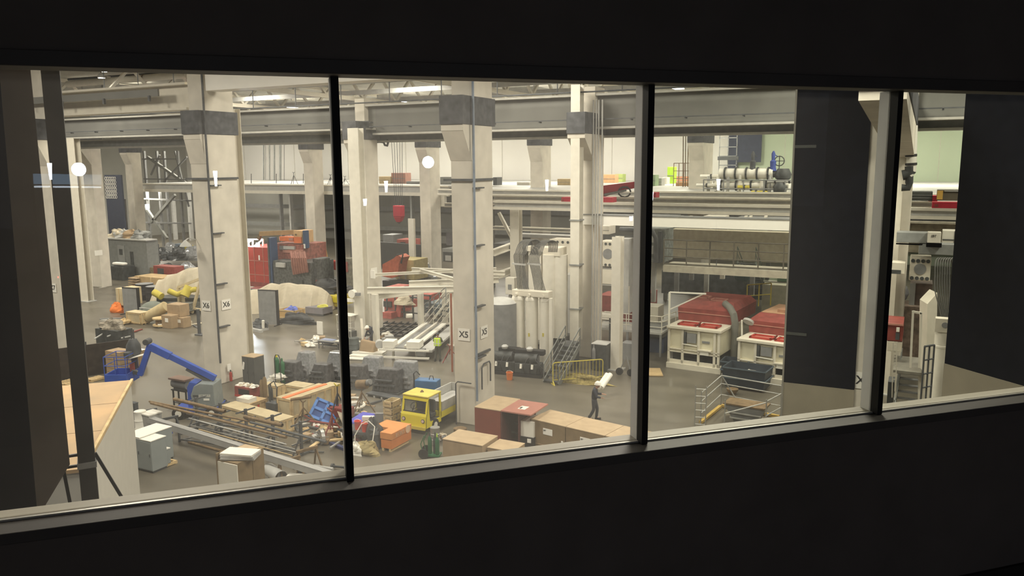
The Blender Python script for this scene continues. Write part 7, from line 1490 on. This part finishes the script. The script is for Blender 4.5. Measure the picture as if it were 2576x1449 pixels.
# ================================================================= people
def limb(name,mat,par,pts,rad,edges=None,root=0):
    me=bpy.data.meshes.new(name);edges=edges or [(i,i+1) for i in range(len(pts)-1)]
    me.from_pydata(pts,edges,[]);o=bpy.data.objects.new(name,me);COL.objects.link(o);o.parent=par;me.materials.append(mat)
    m=o.modifiers.new('skin','SKIN');m.use_smooth_shade=True
    if not me.skin_vertices: me.attributes.new('x','FLOAT','POINT') if False else None
    bm=bmesh.new();bm.from_mesh(me);ly=bm.verts.layers.skin.verify();bm.verts.ensure_lookup_table()
    for i,v in enumerate(bm.verts):
        r=rad[i];v[ly].radius=(r,r) if not isinstance(r,tuple) else r;v[ly].use_root=(i==root)
    bm.to_mesh(me);bm.free()
    s=o.modifiers.new('sub','SUBSURF');s.levels=1;s.render_levels=2
    return o
def person(lab,loc,rz,pose,top,trousers,helmet=None,hair=None,vest=None,scale=1.):
    """local frame: faces -y; pose = joint dictionary"""
    t=T('person',lab,'person',loc,rz)
    J=dict(pelvis=(0,0,.95),chest=(0,-.02,1.3),neck=(0,-.02,1.48),head=(0,-.05,1.62),
      hipL=(.1,0,.92),kneeL=(.11,-.03,.5),ankL=(.12,.02,.09),toeL=(.13,-.16,.05),
      hipR=(-.1,0,.92),kneeR=(-.11,-.03,.5),ankR=(-.12,.02,.09),toeR=(-.13,-.16,.05),
      shL=(.19,-.01,1.42),elL=(.26,.02,1.14),wrL=(.24,-.16,.95),shR=(-.19,-.01,1.42),elR=(-.26,.02,1.14),wrR=(-.24,-.16,.95))
    J.update(pose);V={k:Vector(v)*scale for k,v in J.items()};s=scale
    n=['pelvis','chest','neck','head','hipL','kneeL','ankL','toeL','hipR','kneeR','ankR','toeR','shL','elL','wrL','shR','elR','wrR'];ix={k:i for i,k in enumerate(n)}
    E=[('pelvis','chest'),('chest','neck'),('neck','head'),('pelvis','hipL'),('hipL','kneeL'),('kneeL','ankL'),('ankL','toeL'),('pelvis','hipR'),('hipR','kneeR'),('kneeR','ankR'),('ankR','toeR'),('chest','shL'),('shL','elL'),('elL','wrL'),('chest','shR'),('shR','elR'),('elR','wrR')]
    R={'pelvis':.05,'chest':.07,'neck':.055,'head':.07,'hipL':.05,'hipR':.05,'kneeL':.055,'kneeR':.055,'ankL':.038,'ankR':.038,'toeL':.035,'toeR':.035,'shL':.06,'shR':.06,'elL':.04,'elR':.04,'wrL':.027,'wrR':.027}
    limb('body',skin,t,[V[k] for k in n],[R[k]*s for k in n],[(ix[a],ix[b]) for a,b in E])
    # head with face
    h=V['head'];hd=B().blob(h,(.155*s,.2*s,.24*s),2,0,16,10,flat=False);hd.fr([h+Vector((-.015,-.1,-.02))*s,h+Vector((.015,-.1,-.02))*s,h+Vector((.015,-.08,-.02))*s,h+Vector((-.015,-.08,-.02))*s],[h+Vector((-.008,-.1,.02))*s,h+Vector((.008,-.1,.02))*s,h+Vector((.008,-.09,.02))*s,h+Vector((-.008,-.09,.02))*s])
    for e in (-1,1): hd.c(h+Vector((e*.08,0,0))*s,(.02*s,.04*s,.06*s))
    ho=hd.o('head',skin,t,sm=True)
    for e in (-1,1): B().blob(h+Vector((e*.032,-.092,.015))*s,(.022*s,.014*s,.014*s),1,0,8,6,flat=False).o('eye',ink,ho)
    B().c(h+Vector((0,-.092,-.055))*s,(.045*s,.012*s,.01*s)).o('mouth',M('lip',(.3,.1,.08),.6),ho)
    if helmet:
        q=h+Vector((0,0,.035))*s;hm=B().blob(q,(.25*s,.3*s,.17*s),4,0,18,8).o('hard_hat',helmet,t,sm=True);B().pz([(q.x+.14*s*math.cos(a),q.y-.03*s+.19*s*math.sin(a)) for a in [k/16*6.283 for k in range(16)]],q.z-.005,q.z+.012).o('brim',helmet,hm)
    else: B().blob(h+Vector((0,.02,.02))*s,(.18*s,.21*s,.14*s),4,.03,14,7).o('hair',hair or ink,t,sm=True)
    # clothes
    k=lambda q,f=1.:(R[q]*f+.016)*s
    hp=[V['pelvis']+Vector((0,0,.12))*s,V['pelvis'],V['hipL'],V['kneeL'],V['ankL'],V['hipR'],V['kneeR'],V['ankR']]
    limb('trousers',trousers,t,hp,[.13*s,.14*s,k('hipL',1.9),k('kneeL',1.1),k('ankL',1.4),k('hipR',1.9),k('kneeR',1.1),k('ankR',1.4)],[(0,1),(1,2),(2,3),(3,4),(1,5),(5,6),(6,7)],1)
    sp=[V['pelvis']+Vector((0,0,-.03))*s,V['chest'],V['neck']-Vector((0,0,.05))*s,V['shL'],V['elL'],V['wrL'].lerp(V['elL'],.15),V['shR'],V['elR'],V['wrR'].lerp(V['elR'],.15)]
    limb('jacket',top,t,sp,[.15*s,.15*s,.075*s,k('shL',1.1),k('elL',1.1),k('wrL',1.3),k('shR',1.1),k('elR',1.1),k('wrR',1.3)],[(0,1),(1,2),(1,3),(3,4),(4,5),(1,6),(6,7),(7,8)],1)
    if vest:
        b=B();p=V['chest'];z0=V['pelvis'].z+.0;c=V['pelvis'].lerp(V['chest'],.5)
        b.fr([(p.x*.3+V['pelvis'].x*.7-.2*s,V['pelvis'].y-.19*s,z0),(V['pelvis'].x+.2*s,V['pelvis'].y-.19*s,z0),(V['pelvis'].x+.2*s,V['pelvis'].y+.19*s,z0),(V['pelvis'].x-.2*s,V['pelvis'].y+.19*s,z0)],
             [(V['neck'].x-.2*s,V['chest'].y-.17*s,V['neck'].z-.04*s),(V['neck'].x+.2*s,V['chest'].y-.17*s,V['neck'].z-.04*s),(V['neck'].x+.2*s,V['chest'].y+.17*s,V['neck'].z-.04*s),(V['neck'].x-.2*s,V['chest'].y+.17*s,V['neck'].z-.04*s)])
        ve=b.o('hi_vis_vest',vest,t,bev=.05)
        for f in (.35,): B().c((c.x,c.y,z0+.17*s),(.405*s,.39*s,.045*s)).o('reflective_stripe',M('reflective_tape',(.62,.64,.58),.3),ve)
        for e in (-1,1): B().bar((V['neck'].x+e*.1*s,V['pelvis'].y+.2*s,z0+.02),(V['neck'].x+e*.1*s,V['chest'].y+.185*s,V['neck'].z-.06*s),.045*s,.012*s).o('reflective_stripe',MT['reflective_tape'],ve)
    for side in 'LR':
        a,to=V['ank'+side],V['toe'+side];B().bar(a+Vector((0,.07,-.04))*s,to+Vector((0,-.03,-.005))*s,.095*s,.09*s).bar(a+Vector((0,0,-.04))*s,a+Vector((0,0,.1))*s,.09*s,.1*s).o('boot',black,t,bev=.02)
        w=V['wr'+side];e=V['el'+side];d=(w-e).normalized();sd=1 if side=='L' else -1;lat=d.cross(Vector((0,0,1)));lat=lat.normalized() if lat.length>.1 else Vector((1,0,0));nrm=lat.cross(d)
        pts=[w-d*.01*s,w+d*.075*s];ed=[(0,1)];rad=[.024*s,.03*s]
        for f in range(4):
            o=(f-1.5)*.021*s;L_=(.075,.085,.08,.062)[f]*s;i0=len(pts)
            pts+=[w+d*.085*s+lat*o,w+d*(.085*s+L_*.5)+lat*o-nrm*.012*s,w+d*(.085*s+L_*.85)+lat*o-nrm*.04*s];rad+=[.009*s,.0085*s,.007*s];ed+=[(1,i0),(i0,i0+1),(i0+1,i0+2)]
        i0=len(pts);pts+=[w+d*.03*s+lat*.035*s*sd,w+d*.065*s+lat*.058*s*sd-nrm*.02*s];rad+=[.011*s,.008*s];ed+=[(0,i0),(i0,i0+1)]
        limb('hand',skin,t,pts,rad,ed)
    return t
# hi-vis worker seen from behind, hands raised to the chest
person('person in a yellow hi-vis vest seen from behind beside the white conveyor',P(1102,909),RC+math.pi-.2,
  dict(elL=(.27,-.05,1.2),wrL=(.1,-.27,1.36),elR=(-.27,-.05,1.2),wrR=(-.1,-.27,1.36),ankL=(.16,.04,.09),kneeL=(.13,-.02,.5),toeL=(.2,-.13,.05),ankR=(-.13,.0,.09)),
  M('olive_shirt',(.10,.10,.07),.9),M('grey_green_trousers',(.10,.105,.09),.9),hair=dgrey,vest=hivis)
person('person in dark overalls and a white hard hat walking right, past the yellow barrier',P(1494,1056),RC+math.radians(78),
  dict(pelvis=(0,0,.95),chest=(0,-.05,1.3),neck=(0,-.1,1.48),head=(0,-.16,1.61),elL=(.24,-.12,1.16),wrL=(.14,-.38,1.18),elR=(-.24,-.14,1.14),wrR=(-.14,-.36,1.08),
   kneeL=(.1,-.14,.52),ankL=(.1,-.1,.09),toeL=(.1,-.28,.05),kneeR=(-.1,.0,.5),ankR=(-.1,.2,.12),toeR=(-.1,.04,.05)),
  fab,M('dark_grey_trousers',(.045,.047,.055),.9),helmet=white,scale=1.02)
person('distant person in dark clothes and a white hard hat by the wrapped machinery at left',P(397,676),RC+1.2,
  dict(chest=(0,-.12,1.27),neck=(0,-.2,1.42),head=(0,-.28,1.53),wrL=(.2,-.4,1.0),wrR=(-.2,-.4,1.0)),fab,dgrey,helmet=white)
person('bending person with a white hard hat behind the foot of the white frame post',P(938,876),RC-.6,
  dict(chest=(0,-.22,1.2),neck=(0,-.36,1.32),head=(0,-.46,1.38),wrL=(.2,-.5,.75),elL=(.25,-.3,1.0),wrR=(-.2,-.5,.75),elR=(-.25,-.3,1.0)),fab,dgrey,helmet=white)
# ================================================================= parking lot behind the viewer, seen only as reflections in the glass
def mirror(px_,py_,dd):
    d=ray(px_,py_).normalized();g=G(px_,py_);n=NW;r=d-2*d.dot(n)*n;return g+r*dd
def lampost(i,px_,py_,dd,big,lab):
    p=mirror(px_,py_,dd);t=T('street_lamp',lab,'street lamp',(p.x,p.y,0),0,'parking lot lamps');c=(.75,.86,1)
    B().cy((0,0,0),(0,0,p.z),.09,8).o('pole',mgrey,t)
    if big: B().blob((0,0,p.z),(1.15,1.15,1.15),1,0,16,10,flat=False).o('lamp_globe',EM('flood_glow',(.80,.90,1),big),t,sm=True)
    else:
        B().la((0,0,p.z-dd*.034),[(.01,0),(dd*.0010,dd*.01),(dd*.0018,dd*.025),(dd*.0026,dd*.034)],8).o('lamp_streak',EM('street_glow',(.92,.95,1),45),t,sm=True)  # glowing taper shaped as the streak of light below the lamp
        B().bx(-.4,.4,-.15,.15,p.z,p.z+.12).o('lamp_head',dgrey,t)
    return t
L_=[(198,426,75,60,'big glaring floodlight reflected at the left'),(1077,408,75,60,'big glaring floodlight reflected in the second pane'),
(124,410,70,0,'street lamp reflected beside the black post'),(370,513,45,0,'street lamp reflected right of the distant column at left'),(918,500,50,0,'street lamp reflected right of the first mullion'),
(1376,452,60,0,'street lamp reflected on the distant column above the hoses'),(1588,543,45,0,'street lamp reflected just left of the right mullion'),(1640,482,55,0,'street lamp reflected just right of the right mullion'),
(2160,475,45,0,'street lamp reflected on the black screen'),(2503,513,40,0,'nearer street lamp reflected at the far right'),(2540,463,45,0,'farther street lamp reflected at the far right'),(971,455,60,0,'small street lamp reflected on the mezzanine'),(1808,450,60,0,'street lamp reflected in the upper right pipework'),(541,430,70,0,'faint street lamp reflected on the X6 column'),(2224,402,60,0,'street lamp reflected on the right hand column')]
for i,(x,y,d,b_,l) in enumerate(L_): lampost(i,x,y,d,b_,l)
t=T('lit_canopy','long pale blue lit canopy reflected at the left','building',mirror(160,448,88)*1.0,0);o=t.location.copy();a_=mirror(84,450,88)-o;b2=mirror(255,452,88)-o
B().bar(a_,b2,.6,1.0).o('glowing_fascia',EM('canopy_glow',(.34,.52,.72),3),t);B().bar(a_-Vector((0,0,.75)),b2-Vector((0,0,.75)),.5,.16).o('bright_edge',EM('canopy_edge',(.8,.9,1),9),t);B().bar((a_.x,a_.y,-o.z),(a_.x,a_.y,a_.z),.4).bar((b2.x,b2.y,-o.z),(b2.x,b2.y,b2.z),.4).o('canopy_post',dgrey,t)
S(wbox(B(),-140,160,-170,-6,-.4,-.15).o('ground',M('wet_asphalt',(.03,.03,.03),.6)))
for i,(x,y,d) in enumerate(((2482,772,24),(2533,793,44),(66,465,90))):
    p=mirror(x,y,d);t=T('parked_car',['dark car with lit headlamps reflected at the far right','second dark car with lit lamps reflected at the far right','distant car with red tail lamps reflected at the left'][i],'car',(p.x,p.y,-.15),R45,'parked cars')
    z=.15;m_=M('car_paint',(.03,.03,.035),.3);z0=max(.35,min(1.2,p.z+.15))
    B().pr([(-2.1,.3),(-2.15,.75),(-1.3,.85),(-.7,1.4),(.8,1.42),(1.5,.95),(2.1,.85),(2.15,.35)],-.9,.9).o('body',m_,t,bev=.05)
    B().pr([(-1.15,.88),(-.65,1.34),(.75,1.36),(1.3,.95)],-.92,.92).o('side_glass',black,t)
    for sx in (-1.3,1.3):
        for sy in (-.9,.75): B().cy((sx,sy,.33),(sx,sy+.15,.33),.33,16).o('wheel',rubber,t)
    for sy in (-.6,.6): B().cy((2.1,sy,.7),(2.2,sy,.7),.1,10).o('lamp',EM('headlamp_glow',(.9,.95,1),25) if i<2 else EM('tail_glow',(1,.05,.03),25),t)
